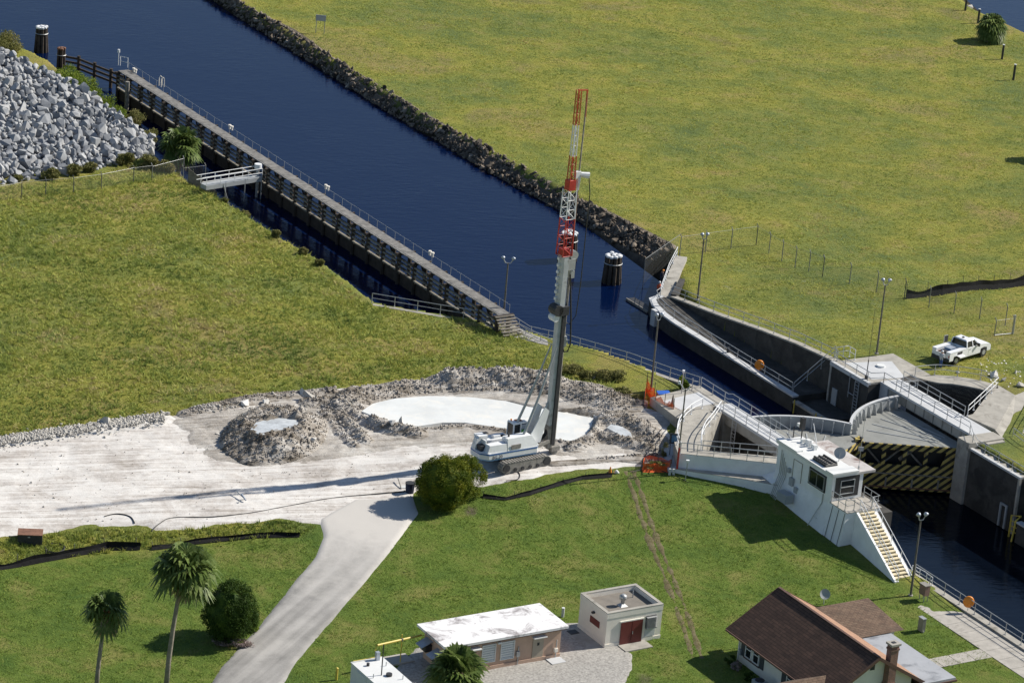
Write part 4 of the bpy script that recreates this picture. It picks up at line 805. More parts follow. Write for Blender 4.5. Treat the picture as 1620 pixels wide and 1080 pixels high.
# ---- lamp posts
def lamp_post(loc, h, label, yaw=0, heads=((-.45, .05), (.45, .0)), mat=None, base=True):
    t = thing('lamp_post', label, 'lamp post', loc, yaw, 'tall floodlight posts around the lock'); x, y, z = loc; V_ = lambda a, b, c: (x+a, y+b, z+c)
    MB().tube([V_(0, 0, 0), V_(0, 0, h)], .11, 8, .07).build('pole', mat or M_POLE, t); MB().cyl((x, y), .2, z, z+.15, 8).build('base_plate', M_CONC, t)
    for i, (dx, dy) in enumerate(heads):
        MB().tube([V_(0, 0, h-.05), V_(dx*.6, dy*.6, h+.02), V_(dx, dy, h+.35)], .05, 6).build('arm', M_GALV, t)
        a = math.atan2(dy, dx); d = Vector((math.cos(a)*.5, math.sin(a)*.5-.3, -.55)).normalized(); c = Vector(V_(dx*1.1, dy, h+.55)); b = MB()
        b.tube([c-d*.14, c-d*.02, c+d*.15], [.09, .18, .21], 10); hd = b.build('lamp_head', M_LAMP, t, True); MB().tube([c+d*.15, c+d*.17], .17, 10).build('lens', M_GATE, hd)
    return t
p = PG(795.3, 514); lamp_post(p, 6.6, 'twin headed lamp post where the timber walkway meets the bank')
p = PG(1029.7, 618); lamp_post(p, 7.1, 'lamp post standing by the orange netting and blue tub', .9, ((-.12, .1), (.3, -.1)))
p = PX(1103.3, 475, .6); p.z = HG(p.x, p.y); lamp_post(p, 6.7, 'lamp post on the grass behind the black retaining wall inside the fence', .4, ((-.2, 0), (.28, 0)))
p = PX(1386.6, 560, T); lamp_post(p, 7.2, 'lamp post at the corner of the far white pad near the truck', .2, ((-.25, 0), (.3, -.1)))
p = W(1.8, -2.0, .06); lamp_post(p, 7.0, 'lamp post at the foot of the cream stairs', .5, ((-.25, 0), (.32, -.1)))
t = thing('whip_antenna', 'tall thin antenna rod rising from the far white pad', 'antenna', W(-34.6, 19.4, T)); part(t, 'rod', M_DARK, lambda m: (m.tube([W(-34.6, 19.4, T-1), W(-34.6, 19.4, T+2)], .05, 5), m.tube([W(-34.6, 19.4, T+2), W(-34.6, 19.4, T+7.2)], .02, 5))); part(t, 'base', M_DARK, lambda m: m.obox(-34.75, -34.45, 19.3, 19.5, T, T+.4))
p = PX(1071.1, 741.1, 2.3); t = thing('antenna_pole', 'thin dark pole with red base and small head beside the sign board', 'pole', p)
part(t, 'pole', M_POLE, lambda m: m.tube([p, p+Vector((0, 0, 7.6))], .07, 6)); part(t, 'red_base', M_RED, lambda m: m.tube([p, p+Vector((0, 0, 2.0))], .10, 6)); part(t, 'cross_arm', M_GALV, lambda m: m.tube([p+Vector((-.7, .1, 8.3)), p+Vector((-.15, 0, 7.6)), p+Vector((.1, 0, 7.5)), p+Vector((.35, 0, 7.9))], .05)); part(t, 'sensor', M_CAPW, lambda m: m.cyl((p.x-.6, p.y+.1), .12, p.z+8.0, p.z+8.3, 8))
p = PX(1078, 622, 3.6); t = thing('camera_pole', 'slim galvanised pole with white camera by the small bush at the water', 'pole', p); part(t, 'pole', M_GALV, lambda m: m.tube([p, p+Vector((0, 0, 2.1))], .05)); part(t, 'camera', M_CAPW, lambda m: m.frame(p+Vector((0, 0, 2.2)), (1, 0, 0), (0, 1, 0), (0, 0, 1), .22, .3, .22)); part(t, 'foot', M_GALV, lambda m: m.tube([p, p+Vector((.5, -.4, -.3))], .05))
p = PX(1094.5, 617, 3.6); t = thing('railing_post', 'single short galvanised post between the bush and the white pad', 'post', p); part(t, 'post', M_GALV, lambda m: m.tube([p, p+Vector((0, 0, 1.2))], .05)); part(t, 'arm', M_GALV, lambda m: m.tube([p+Vector((0, 0, .9)), p+Vector((.5, .1, .88))], .03))
p = PG(1084, 759); t = thing('camera_pole', 'short grey pole with white box on the lawn before the pale wall', 'pole', p); part(t, 'pole', M_GALV, lambda m: m.tube([p, p+Vector((.05, 0, 1.7))], .05)); part(t, 'box', M_CAPW, lambda m: m.frame(p+Vector((.05, 0, 1.8)), (1, 0, 0), (0, 1, 0), (0, 0, 1), .28, .25, .25))

# ================================================================== WHEEL TRACKS
M_DIRT = sand_material('bare_earth', [(.40, (.085, .072, .035)), (.52, (.13, .11, .06)), (.66, (.19, .165, .10))])
for off in (-.36, .36):
    L1 = offset(tr, off-.2); L2 = offset(tr, off+.2); struct(drape('wheel_track', xy(L1)+xy(L2[::-1]), M_DIRT, .12, .045, .22, .42, 9))

# ================================================================== TIMBER GUIDE WALL
DZ = 2.15
ga, gb = PX(196, 112, DZ), PX(797, 497, DZ)
def timber_wall():
    t = thing('timber_guide_wall', 'long dark timber guide wall with bleached plank deck crossing the canal', 'guide wall', (ga+gb)/2)
    d = gb-ga; L = d.length; u = d/L; n = Vector((-u.y, u.x, 0)); w = .68
    if n.dot(Vector((N2[0], N2[1], 0))) < 0: n = -n
    dk = part(t, 'deck', M_DECKT, lambda m: m.frame((ga+gb)/2-Vector((0, 0, .04)), u, n, (0, 0, 1), L, w*2, .08))
    pls = MB(); k = 0; x = 0
    while x < L:
        pls.frame(ga+u*x+Vector((0, 0, .012+.01*random.random())), u, n, (0, 0, 1), .24, w*2+.1*random.random(), .05); x += .31
    pls.build('planks', M_DECKT, dk)
    N = 27
    for i in range(N+1):
        c = ga+u*(L*i/N); m = MB()
        for o_ in (-w-.05, w-.1): m.tube([c+n*o_-Vector((0, 0, 5.5)), c+n*o_-Vector((0, 0, .25))], .23, 7)
        m.build('pile_bent', M_TIMBER, t); MB().bar(c-n*1.15-Vector((0, 0, .2)), c+n*1.15-Vector((0, 0, .2)), .28, .28).build('cross_cap', M_TIMBER, t)
        if i < N:
            c2 = ga+u*(L*(i+1)/N); wm = MB()
            for z in (-.55, -1.0, -1.5, -2.0): wm.bar(c+u*.25-n*(w+.15)+Vector((0, 0, z)), c2-u*.25-n*(w+.15)+Vector((0, 0, z+.0)), .26, .15)
            wm.build('waler_boards', M_WALER, t); MB().frame((c+c2)/2-n*.55+Vector((0, 0, -3.3)), u, n, (0, 0, 1), (c2-c).length, .12, 2.1).build('gap_shade_backing', M_TIMBER, t)  # added dark backing stands in for the shade between the piles
            if i % 2 == 0: MB().bar(c+n*0+Vector((0, 0, -.3)), c2-n*.9+Vector((0, 0, -2.0)), .16).build('raking_brace', M_TIMBER, t)
    part(t, 'outer_fender', M_TIMBER, lambda m: m.frame((ga+gb)/2+n*(w+.12)+Vector((0, 0, -.25)), u, n, (0, 0, 1), L, .16, .35))
    e0 = ga+n*(w-.05); e1 = gb+n*(w-.05); part(t, 'top_rail', M_GALV, lambda m: m.tube([e0+Vector((0, 0, .95)), e1+Vector((0, 0, .95))], .02, 5))
    for i in range(0, 47): part(t, 'rail_post', M_GALV, lambda m: m.tube([e0+(e1-e0)*(i/46), e0+(e1-e0)*(i/46)+Vector((0, 0, .95))], .018, 4))
    for k in range(7): part(t, 'end_step', M_TIMBERL, lambda m: m.frame(gb+u*(.2+.3*k)-Vector((0, 0, .15+.22*k)), u, n, (0, 0, 1), .3, 2.2, .1))
    # low outer section without deck
    pts = [PX(104, 88, .9), PX(125, 92, .8), PX(150, 102, .8), PX(176, 112, .8), PX(196, 120, .9)]
    for p in pts[1:-1]: MB().tube([p-Vector((0, 0, 4)), p+Vector((0, 0, .25))], .22, 7).build('outer_pile', M_TIMBER, t); 
    for a, b in zip(pts, pts[1:]):
        wm = MB(); [wm.bar(a+Vector((0, 0, z)), b+Vector((0, 0, z)), .16, .26) for z in (-.15, -.75, -1.35)]; wm.build('waler_boards', M_TIMBER, t)
    part(t, 'pipe_pile', M_STEEL, lambda m: m.tube([PX(200, 175, -1.2), PX(200, 175, -1.2)+Vector((0, 0, 3.6))], .26, 8))
    for a_, b_ in ((215, 0), (225, 0)): pass
    return u, n
GU, GN = timber_wall()
def bollard_pair(px, py, label):
    p = PX(px, py, DZ+.03); t = thing('bollard', label, 'bollard', p, 0, 'white mooring bollards on the timber wall')
    for o_ in (-.28, .28):
        q = p+GU*o_; MB().tube([q, q+Vector((0, 0, .35)), q+Vector((0, 0, .36)), q+Vector((0, 0, .5))], [.13, .11, .19, .17], 9).build('post', M_CREAM, t)
for i, (x, y, l) in enumerate(((213, 115, 'white twin bollard on the timber deck nearest the far ladder hoops'), (365, 205, 'white twin bollard on the timber deck above the squat palm'), (517, 300, 'white twin bollard on the timber deck at the middle of the canal'), (682, 405, 'white twin bollard on the timber deck nearest the twin lamp post'))): bollard_pair(x, y, l)
p = PX(253, 137, DZ); t = thing('ladder_hoops', 'pale ladder hoops standing on the timber deck edge', 'ladder', p)
for o_ in (-.3, .3): part(t, 'hoop', M_CREAM, lambda m: m.tube([p+GU*o_+Vector((0, 0, 0)), p+GU*o_+Vector((0, 0, 1.0)), p+GU*o_+GN*.15+Vector((0, 0, 1.25)), p+GU*o_+GN*.4+Vector((0, 0, 1.0)), p+GU*o_+GN*.45], .05, 5))
p = PX(190, 104, DZ); t = thing('navigation_light', 'white guard frame with small beacon at the far end of the timber deck', 'beacon', p)
for a_, b_ in (((0, 0, 0), (0, 0, 1.2)), ((1.0, -.6, 0), (1.0, -.6, 1.2)), ((0, 0, 1.2), (1.0, -.6, 1.2)), ((0, 0, .6), (1.0, -.6, .6))): part(t, 'frame_bar', M_CAPW, lambda m: m.tube([p+Vector(a_), p+Vector(b_)], .045, 5))
part(t, 'beacon', M_CAPW, lambda m: m.tube([p+Vector((-.25, .1, 0)), p+Vector((-.25, .1, 1.6)), p+Vector((-.25, .1, 1.61)), p+Vector((-.25, .1, 2.0))], [.05, .05, .16, .14], 8))

# ---- dolphins
def dolphin(loc, h, r, label, n=11, capm=None, caph=.0, splay=.35, group='pile cluster dolphins in the canal'):
    t = thing('pile_cluster', label, 'pile cluster', loc, 0, group); V0 = Vector(loc)
    ps = [(0, 0)]+[(math.cos(2*math.pi*k/(n-1)), math.sin(2*math.pi*k/(n-1))) for k in range(n-1)]
    for k, (a, b) in enumerate(ps):
        hh = h+random.uniform(-.08, .1); f = V0+Vector((a, b, 0))*(r+splay)-Vector((0, 0, 3)); q = V0+Vector((a, b, 0))*r+Vector((0, 0, hh)); MB().tube([f, q], .22, 8, .19).build('pile', M_TIMBER, t)
        if capm: MB().tube([q-Vector((0, 0, .05)), q+Vector((0, 0, .13)), q+Vector((0, 0, .2))], [.24, .24, .10], 8).build('pile_cap', capm, t)
    m = MB(); m.tube([V0+Vector((math.cos(2*math.pi*k/20)*(r+.26), math.sin(2*math.pi*k/20)*(r+.26), h-.75)) for k in range(21)], .05, 5); m.build('cable_band', M_GALV, t)
    return t
dolphin(PX(967, 447, WU), 3.0, .70, 'white capped dark pile cluster standing alone in the canal right of the drill mast', capm=M_CAPW)
dolphin(PX(897, 412, WU), 3.1, .70, 'white capped dark pile cluster hidden behind the drill mast', capm=M_CAPW)
dolphin(PX(65, 82, WU), 3.2, .55, 'white capped dark pile cluster by the rock pile at the top left', capm=M_CAPW)
dolphin(PX(96, 108, WU), 2.5, .34, 'rust topped pile cluster ending the timber guide wall at the top left', n=6, capm=M_RUST, splay=.1, group='rust topped pile cluster')

# ---- gangway
ga2, gb2 = PX(322, 292, 1.2), PX(410, 278, 1.2); d_ = (gb2-ga2); u_ = d_.normalized(); n_ = Vector((-u_.y, u_.x, 0))
t = thing('steel_gangway', 'white painted steel gangway reaching over the water from the rough grass', 'gangway', ga2)
part(t, 'deck', M_GATE, lambda m: m.frame((ga2+gb2)/2-Vector((0, 0, .25)), u_, n_, (0, 0, 1), d_.length, 1.1, .5))
for k, o_ in enumerate((-.55, .55)):
    for z in (.5, 1.0): part(t, 'rail', M_CAPW, lambda m: m.tube([ga2-u_*.6+n_*o_+Vector((0, 0, z)), gb2+n_*o_+Vector((0, 0, z))], .04, 5))
    for j in range(5): part(t, 'post', M_CAPW, lambda m: m.tube([ga2+u_*(d_.length*j/4)+n_*o_, ga2+u_*(d_.length*j/4)+n_*o_+Vector((0, 0, 1.0))], .035, 5))
for j in (.35, .7, 1.0): part(t, 'support_pile', M_GALV, lambda m: m.tube([ga2+d_*j-n_*.5-Vector((0, 0, 4)), ga2+d_*j-n_*.5], .07, 6))
part(t, 'raking_brace', M_GALV, lambda m: m.tube([ga2+d_*.35-n_*.5+Vector((.5, 0, -2.6)), ga2+d_*.3-n_*.5], .06, 6)); part(t, 'float_gauge', M_CAPW, lambda m: m.cyl((gb2+n_*.3)[:2], .42, 2.0, 2.5, 12)); part(t, 'gauge_tube', M_GALV, lambda m: m.tube([gb2+n_*.3-Vector((0, 0, 3.5)), gb2+n_*.3+Vector((0, 0, 1))], .16, 8))
# timber screen fence
fa, fb = PG(297, 290), PG(344, 296); t = thing('timber_screen_fence', 'grey weathered vertical board fence beside the white gangway', 'fence', fa); nb = 20
for k in range(nb): part(t, 'board', M_TIMBERL, lambda m: m.frame(fa+(fb-fa)*((k+.5)/nb)+Vector((0, 0, .9+random.uniform(-.05, .05))), (fb-fa).normalized(), Vector((-(fb-fa).y, (fb-fa).x, 0)).normalized(), (0, 0, 1), (fb-fa).length/nb*.9, .04, 1.8))
part(t, 'rail', M_TIMBERL, lambda m: m.bar(fa+Vector((0, .06, .5)), fb+Vector((0, .06, .5)), .08))

# ---- chain link fences
def chain_fence(pts, label, h=2.0, sp=3.0, npost=None, rail=True, name='chain_link_fence'):
    t = thing(name, label, 'fence', pts[0]); 
    for a, b in zip(pts, pts[1:]):
        a = Vector(a); b = Vector(b); n = max(1, round((b-a).length/sp)) if npost is None else npost
        gs = [a.lerp(b, i/n) for i in range(n+1)]
        for g in gs: g.z = HG(g.x, g.y) if HG(g.x, g.y) > -.5 else a.z
        for g in gs: MB().tube([g, g+Vector((0, 0, h)), g+Vector((-.15, .1, h+.3))], .05, 5).build('post', M_GALV if False else M_POLEG, t)
        m = MB()
        for p, q in zip(gs, gs[1:]): m.quad(p, q, q+Vector((0, 0, h)), p+Vector((0, 0, h)))
        m.build('mesh', M_CHAIN, t)
        if rail: MB().tube([g+Vector((0, 0, h)) for g in gs], .012, 5).build('top_rail', M_GALV, t)
    return t
M_POLEG = simple('grey_fence_post', (.20, .205, .205), .6, .1, 2, metal=.2, bmp=0)
chain_fence([PG(1075, 404), PG(1196, 388), PG(1301, 438)], 'chain link fence on the far grass turning a corner above the black retaining wall', 2.2)
chain_fence([PG(1301, 438), PG(1430, 475), PG(1590, 515)], 'chain link fence crossing the grass above the white truck', 2.1, 3.4, rail=False)
t = chain_fence([PG(1573, 532), PG(1601, 528)], 'open chain link gate panel on a thick post at the right above the truck', 1.7, 3.0, npost=1, name='fence_gate'); q_ = PG(1602, 529); part(t, 'gate_post', M_GALV, lambda m: m.tube([q_, q_+Vector((0, 0, 2.1))], .10, 8)); q1 = PG(1573, 532); part(t, 'bottom_rail', M_GALV, lambda m: m.tube([q1+Vector((0, 0, .15)), q_+Vector((0, 0, .15))], .04, 5))
t = thing('water_screen_fence', 'chain link screen hanging out over the water beyond the wing wall', 'fence', PX(1019, 440, -.5)); wa, wb = PX(1072, 402, .3), PX(1018, 440, -.4)
part(t, 'mesh', M_CHAIN, lambda m: m.quad(wb-Vector((0, 0, .6)), wa-Vector((0, 0, .3)), wa+Vector((0, 0, 2.2)), wb+Vector((0, 0, 2.2)))); part(t, 'post', M_POLEG, lambda m: m.tube([wb-Vector((0, 0, 1.5)), wb+Vector((0, 0, 2.2))], .04)); part(t, 'top_rail', M_POLEG, lambda m: m.tube([wb+Vector((0, 0, 2.2)), wa+Vector((0, 0, 2.2))], .03))
chain_fence([PG(-20, 322), PG(34, 312), PG(72, 308), PG(116, 305), PG(160, 299), PG(211, 289), PG(240, 285)], 'chain link fence in front of the grey rock pile', 1.7, 9)
chain_fence([PG(240, 285), PG(290, 272), PG(325, 268)], 'short overgrown chain link fence in front of the squat palm', 1.6, 9)

# ---- silt fences
def silt(pts, label, h=.85, sag=.0, name='silt_fence'):
    t = thing(name, label, 'silt fence', pts[0]); P = []
    for a, b in zip(pts, pts[1:]):
        k = max(2, int((b-a).length/.35)); P += [a.lerp(b, i/k) for i in range(k)]
    P.append(pts[-1]); m = MB(); rows = []
    for i, p in enumerate(P):
        z = HG(p.x, p.y); wob = noise.noise(Vector((i*.17, 3, len(P))))*.5; hh = h*(.75+.5*noise.noise(Vector((i*.11, 9, 1))))
        rows.append([Vector((p.x, p.y-.28-wob*.2, z+.02)), Vector((p.x+wob*.1, p.y-.02, z+hh*.55)), Vector((p.x, p.y+wob*.35, z+hh)), Vector((p.x, p.y+.12+wob*.35, z+hh*.8)), Vector((p.x, p.y+.3, z+.02))])
    m.v = [tuple(q) for r in rows for q in r]; m.f = [(i*5+k, i*5+k+1, (i+1)*5+k+1, (i+1)*5+k) for i in range(len(rows)-1) for k in range(4)]; m.build('fabric', M_TEXT, t)
    for i in range(0, len(P), 7): r = rows[i]; MB().bar(r[4]-Vector((0, .15, 0)), r[4]+Vector((0, -.15, h*1.15)), .05).build('stake', M_TIMBERL, t)
    return t
silt([PG(-20, 903), PG(40, 893), PG(110, 880), PG(170, 868), PG(222, 868)], 'black silt fence sagging across the grass at the left edge')
silt([PG(240, 868), PG(285, 862), PG(340, 855), PG(410, 848), PG(474, 848)], 'black silt fence behind the tall palm ending near the driveway', .5)
silt([PG(764, 786), PG(800, 789), PG(840, 781), PG(880, 768), PG(920, 757), PG(968, 753)], 'crumpled black silt fence on the lawn right of the golden round bush', .45)
silt([PG(1433, 472), PG(1490, 466), PG(1560, 458), PG(1640, 447)], 'black silt fence crossing the far grass behind the chain link fence', 1.35)

# ---- orange barrier nets
def net(pts, label, h=.9):
    t = thing('barrier_net', label, 'barrier net', pts[0], 0, 'orange safety nets by the dig'); m = MB(); 
    for i, (a, b) in enumerate(zip(pts, pts[1:])):
        k = max(2, int((b-a).length/.3))
        for j in range(k):
            p, q = a.lerp(b, j/k), a.lerp(b, (j+1)/k); f0 = h*(.75+.4*noise.noise(p*1.3)); f1 = h*(.75+.4*noise.noise(q*1.3)); o0 = Vector((0, noise.noise(p*2)*.3, 0)); o1 = Vector((0, noise.noise(q*2)*.3, 0))
            m.quad(p, q, q+Vector((0, 0, f1))+o1, p+Vector((0, 0, f0))+o0); m.quad(p+o0*.5-Vector((0, .5, 0)), q+o1*.5-Vector((0, .5, 0)), q+Vector((0, 0, f1*.3)), p+Vector((0, 0, f0*.3)))
    m.build('net', M_NET, t)
    for p in pts: MB().bar(p, p+Vector((0, 0, h*1.25)), .06).build('stake', M_POLE, t)
    return t
net([PG(1018, 644), PG(1022, 618), PG(1034, 634), PG(1036, 645), PG(1050, 652), PG(1064, 660)], 'orange safety net draped beside the blue tub and lamp post', 1.5)
net([PG(1015, 742), PG(1020, 730), PG(1040, 735), PG(1062, 737), PG(1060, 744), PG(1016, 743)], 'orange safety net bundled with dry grass near the sign board', .85)

# ---- posts and sign on the far grass
def timber_post(px, py, h, label, r=.16):
    p = PG(px, py); t = thing('bollard_post', label, 'post', p, 0, 'dark timber posts on the far bank'); MB().tube([p, p+Vector((0, 0, h))], r, 8).build('shaft', M_DARK, t); MB().tube([p+Vector((0, 0, h)), p+Vector((0, 0, h+.1))], r*1.1, 8).build('cap', M_CAPW, t)
timber_post(1585, 94, 2.0, 'dark white capped post on the far grass just below the far palm'); timber_post(1603, 127, 2.1, 'dark white capped post at the far right edge, lower of two on the grass')
timber_post(1547, 37, 2.0, 'dark white capped post beside the far palm at the water'); timber_post(1527, 17, 1.6, 'dark post at the far water edge near the pale rock')
p = PG(506, 53); t = thing('sign_board', 'blank pale sign on two thin posts on the far grass by the rock bank', 'sign', p)
for o_ in (-.55, .55): part(t, 'post', M_GALV, lambda m: m.bar(p+Vector((o_, 0, 0)), p+Vector((o_+.02, 0, 2.5)), .09))
part(t, 'panel', M_LAMP, lambda m: m.frame(p+Vector((.02, -.06, 2.1)), (1, 0, 0), (0, 1, 0), (0, 0, 1), 1.35, .05, .8))

# ================================================================== ROCKS
def hull_mesh(name, seed, n=13, flat_=.8, mat=None):
    r = random.Random(seed); bm = bmesh.new()
    for _ in range(n):
        v = Vector((r.gauss(0, 1), r.gauss(0, 1), r.gauss(0, 1))).normalized()*r.uniform(.75, 1); bm.verts.new((v.x*.55, v.y*.5, v.z*.5*flat_))
    bmesh.ops.convex_hull(bm, input=bm.verts); 
    for v in [v for v in bm.verts if not v.link_faces]: bm.verts.remove(v)
    me = bpy.data.meshes.new(name); bm.to_mesh(me); bm.free(); me.materials.append(mat); return me
ROCKM = [hull_mesh('boulder', 100+i, 12+i % 4, .85, M_GRAN) for i in range(10)]; RIPM = [hull_mesh('rock', 200+i, 12, .75, M_RIP) for i in range(8)]; LIMM = [hull_mesh('rubble', 300+i, 11, .8, M_LIME) for i in range(7)]
def place_rock(me, name, loc, s, label, cat, group, r):
    o = bpy.data.objects.new(name, me); COL.objects.link(o); o.location = loc; o.scale = (s*r.uniform(.8, 1.25), s*r.uniform(.8, 1.2), s*r.uniform(.75, 1.15)); o.rotation_euler = (r.uniform(0, 6.3), r.uniform(0, 6.3), r.uniform(0, 6.3)); tag(o, label, cat, group); return o
def merged(name, items, meshes, mat):
    tri = []
    for me in meshes:
        bm = bmesh.new(); bm.from_mesh(me); bmesh.ops.triangulate(bm, faces=bm.faces); tri.append((np.array([v.co[:] for v in bm.verts]), np.array([[q.index for q in f.verts] for f in bm.faces]))); bm.free()
    Vs = []; Fs = []; b = 0
    for i, (p, s, e) in enumerate(items):
        v, f = tri[i % len(tri)]; M3 = np.array(Matrix.Rotation(e[0], 3, 'X') @ Matrix.Rotation(e[1], 3, 'Y') @ Matrix.Rotation(e[2], 3, 'Z')); Vs.append((v*np.array(s))@M3.T+np.array(p)); Fs.append(f+b); b += len(v)
    return raw(name, np.concatenate(Vs), np.concatenate(Fs), mat)
# grey granite pile: crest line and foot line
crest = [PX(-30, 62, 4.2), PX(0, 80, 4.2), PX(60, 104, 3.7), PX(130, 140, 3.0), PX(200, 190, 2.0), PX(243, 220, 1.0)]; foot = [PX(-30, 300, .4), PX(0, 294, .4), PX(70, 284, .4), PX(150, 268, .4), (PX(205, 255, .4)), PX(240, 243, .5)]
def lerp_pl(pl, u):
    x = u*(len(pl)-1); i = min(int(x), len(pl)-2); return pl[i].lerp(pl[i+1], x-i)
def pile_pt(u, v):
    a = lerp_pl(foot, u); b = lerp_pl(crest, u)
    if v <= 1: p = a.lerp(b, v); p.z = a.z+(b.z-a.z)*(v**.8)+.25*noise.noise(Vector((u*14, v*10, 0)))*2*min(1, v*4)
    else: p = b+(b-a).normalized()*(v-1)*12; p.z = b.z-(v-1)*9
    return p
bs = MB(); NU, NV = 40, 34
bs.v = [tuple(pile_pt(i/NU, j/NV*1.35)-Vector((0, 0, .35))) for i in range(NU+1) for j in range(NV+1)]; bs.f = [(i*(NV+1)+j, i*(NV+1)+j+1, (i+1)*(NV+1)+j+1, (i+1)*(NV+1)+j) for i in range(NU) for j in range(NV)]
tag(bs.build('rock_pile_core', M_GRAN), 'mass of small grey rubble filling the granite boulder pile', 'rock pile', kind='stuff')
rr = random.Random(11); got = []; tries = 0
while len(got) < 620 and tries < 60000:
    tries += 1; u = rr.random(); v = rr.random()*1.05; wlen = (lerp_pl(crest, u)-lerp_pl(foot, u)).length
    if rr.random() > wlen/55: continue
    p = pile_pt(u, v); s = rr.choice((.75, .9, 1.05, 1.2, 1.5))
    if all((p-q).length > (s+s2)*.40 for q, s2 in got): got.append((p, s))
got.sort(key=lambda g: -g[1]/(g[0].y)) 
for p, s in got[:300]: place_rock(rr.choice(ROCKM), 'boulder', p+Vector((0, 0, .05)), s*1.25, 'angular pale grey granite boulder heaped in the pile at the upper left', 'boulder', 'granite boulders in the pile', rr)
small = [(tuple(p-Vector((0, 0, .05))), (s*1.1,)*3, (rr.random()*6, rr.random()*6, 0)) for p, s in got[300:]]
for _ in range(1500):
    u, v = rr.random(), rr.random()*1.1; s = rr.uniform(.35, .7); small.append((tuple(pile_pt(u, v)-Vector((0, 0, .12))), (s, s*.9, s*.8), (rr.random()*6, rr.random()*6, rr.random()*6)))
tag(merged('granite_rubble', small, ROCKM, M_GRAN), 'smaller grey granite rubble packed between the big boulders', 'rubble', kind='stuff')
# riprap bank
ripw = [PX(x, y, WU) for x, y in ((300, -22), (335, 0), (430, 62), (520, 118), (600, 170), (680, 216), (760, 266), (860, 320), (940, 364), (1030, 414))]; ript = [PX(x, y, 0) for x, y in ((330, -30), (372, 0), (455, 46), (525, 92), (605, 140), (685, 190), (765, 232), (880, 296), (975, 345), (1066, 392))]
items = []; big = []
for _ in range(4200):
    u, v = rr.random(), rr.random()**.9*1.08-.04; a, b = lerp_pl(ripw, u), lerp_pl(ript, u); p = a.lerp(b, v)+Vector((0, 0, .35*noise.noise(Vector((u*90, v*3, 5)))+.1)); s = rr.uniform(.3, .62)
    if rr.random() < .30 and len(big) < 900: big.append((p, rr.uniform(.6, 1.15)))
    else: items.append((tuple(p), (s, s*.9, s*.8), (rr.random()*6, rr.random()*6, rr.random()*6)))
rc = MB(); K = 80
for i in range(K+1):
    a, b = lerp_pl(ripw, i/K), lerp_pl(ript, i/K); o_ = (b-a).normalized(); rc.v += [tuple(a-o_*1.2-Vector((0, 0, 1.0))), tuple(a-Vector((0, 0, .1))), tuple(a.lerp(b, .5)+Vector((0, 0, .15))), tuple(b+Vector((0, 0, .06))), tuple(b+o_*.8-Vector((0, 0, .35)))]
rc.f = [(i*5+k, i*5+k+1, (i+1)*5+k+1, (i+1)*5+k) for i in range(K) for k in range(4)]; tag(rc.build('bank_rubble', M_RIP), 'dark wet rubble bed of the far canal bank', 'rubble', kind='stuff')
big.sort(key=lambda g: -g[1]/g[0].y)
for p, s in big[:300]: place_rock(rr.choice(RIPM), 'rock', p, s, 'dark brown riprap rock lying on the far canal bank', 'rock', 'riprap rocks along the far bank', rr)
for p, s in big[300:]: items.append((tuple(p), (s*.8,)*3, (rr.random()*6, rr.random()*6, 0)))
tag(merged('riprap_stones', items, RIPM, M_RIP), 'small dark riprap stones covering the far canal bank', 'riprap', kind='stuff')
# second bank at top right
b2 = [PX(1488, -8, -.6), PX(1535, 26, -.6), PX(1590, 48, -.6), PX(1640, 70, -.6)]; items = []
for _ in range(160): p = lerp_pl(b2, rr.random())+Vector((rr.uniform(-.5, .5), rr.uniform(-1.2, 1.2), rr.uniform(-.2, .3))); s = rr.uniform(.4, .8); items.append((tuple(p), (s, s, s*.8), (rr.random()*6, rr.random()*6, 0)))
tag(merged('far_bank_stones', items, RIPM, M_RIP), 'low line of stones along the distant canal at the top right', 'riprap', kind='stuff')
p = PX(1532, 15, -.6); place_rock(LIMM[2], 'pale_rock', p, 2.4, 'large pale rock at the distant water edge in the top right', 'rock', None, rr)
# limestone rubble round the dig
items = []
def spz(x, y):
    j = int((y-SPY[0, 0])/.17); i = int((x-SPX[0, 0])/.17)
    return SPZ[j, i] if 0 <= j < SPX.shape[0] and 0 <= i < SPX.shape[1] and SPH[j, i] > .08 else HG(x, y)+(.38 if seg_sd(np.array([x]), np.array([y]), berm_poly)[0] > .2 else .04)
cand = np.argwhere(SPH > .25); 
for _ in range(9000):
    j, i = cand[rr.randrange(len(cand))]; x, y = SPX[j, i], SPY[j, i]
    if seg_sd(np.array([x]), np.array([y]), pool_poly)[0] > -.3: continue
    if seg_sd(np.array([x]), np.array([y]), pool2_poly)[0] > -.1: continue
    s = rr.uniform(.10, .30)*(2.0 if rr.random() < .07 else 1); items.append(((x, y, SPZ[j, i]+.02), (s, s*.9, s*.8), (rr.random()*6, rr.random()*6, 0)))
tag(merged('spoil_rubble', items, LIMM, M_SPOIL), 'loose grey brown rubble covering the spoil heaps round the slurry pool', 'rubble', kind='stuff')
items = []
for _ in range(2200):
    u = rr.random(); px = -20+rr.random()*290; py = 702-px*.15+rr.gauss(0, 5) if px < 260 else 660; p = PT(px, py); s = rr.uniform(.12, .42); items.append(((p.x, p.y, spz(p.x, p.y)+.02), (s, s, s*.8), (rr.random()*6, rr.random()*6, 0)))
for _ in range(500): p = PT(rr.uniform(300, 560), 650-(rr.random()*.0)-((rr.random()-.5)*10)); s = rr.uniform(.12, .35); items.append(((p.x, p.y, spz(p.x, p.y)+.02), (s, s, s*.8), (rr.random()*6, rr.random()*6, 0)))
tag(merged('berm_rubble', items, LIMM, M_LIME), 'white broken limestone strewn along the edge of the sandy yard', 'rubble', kind='stuff')
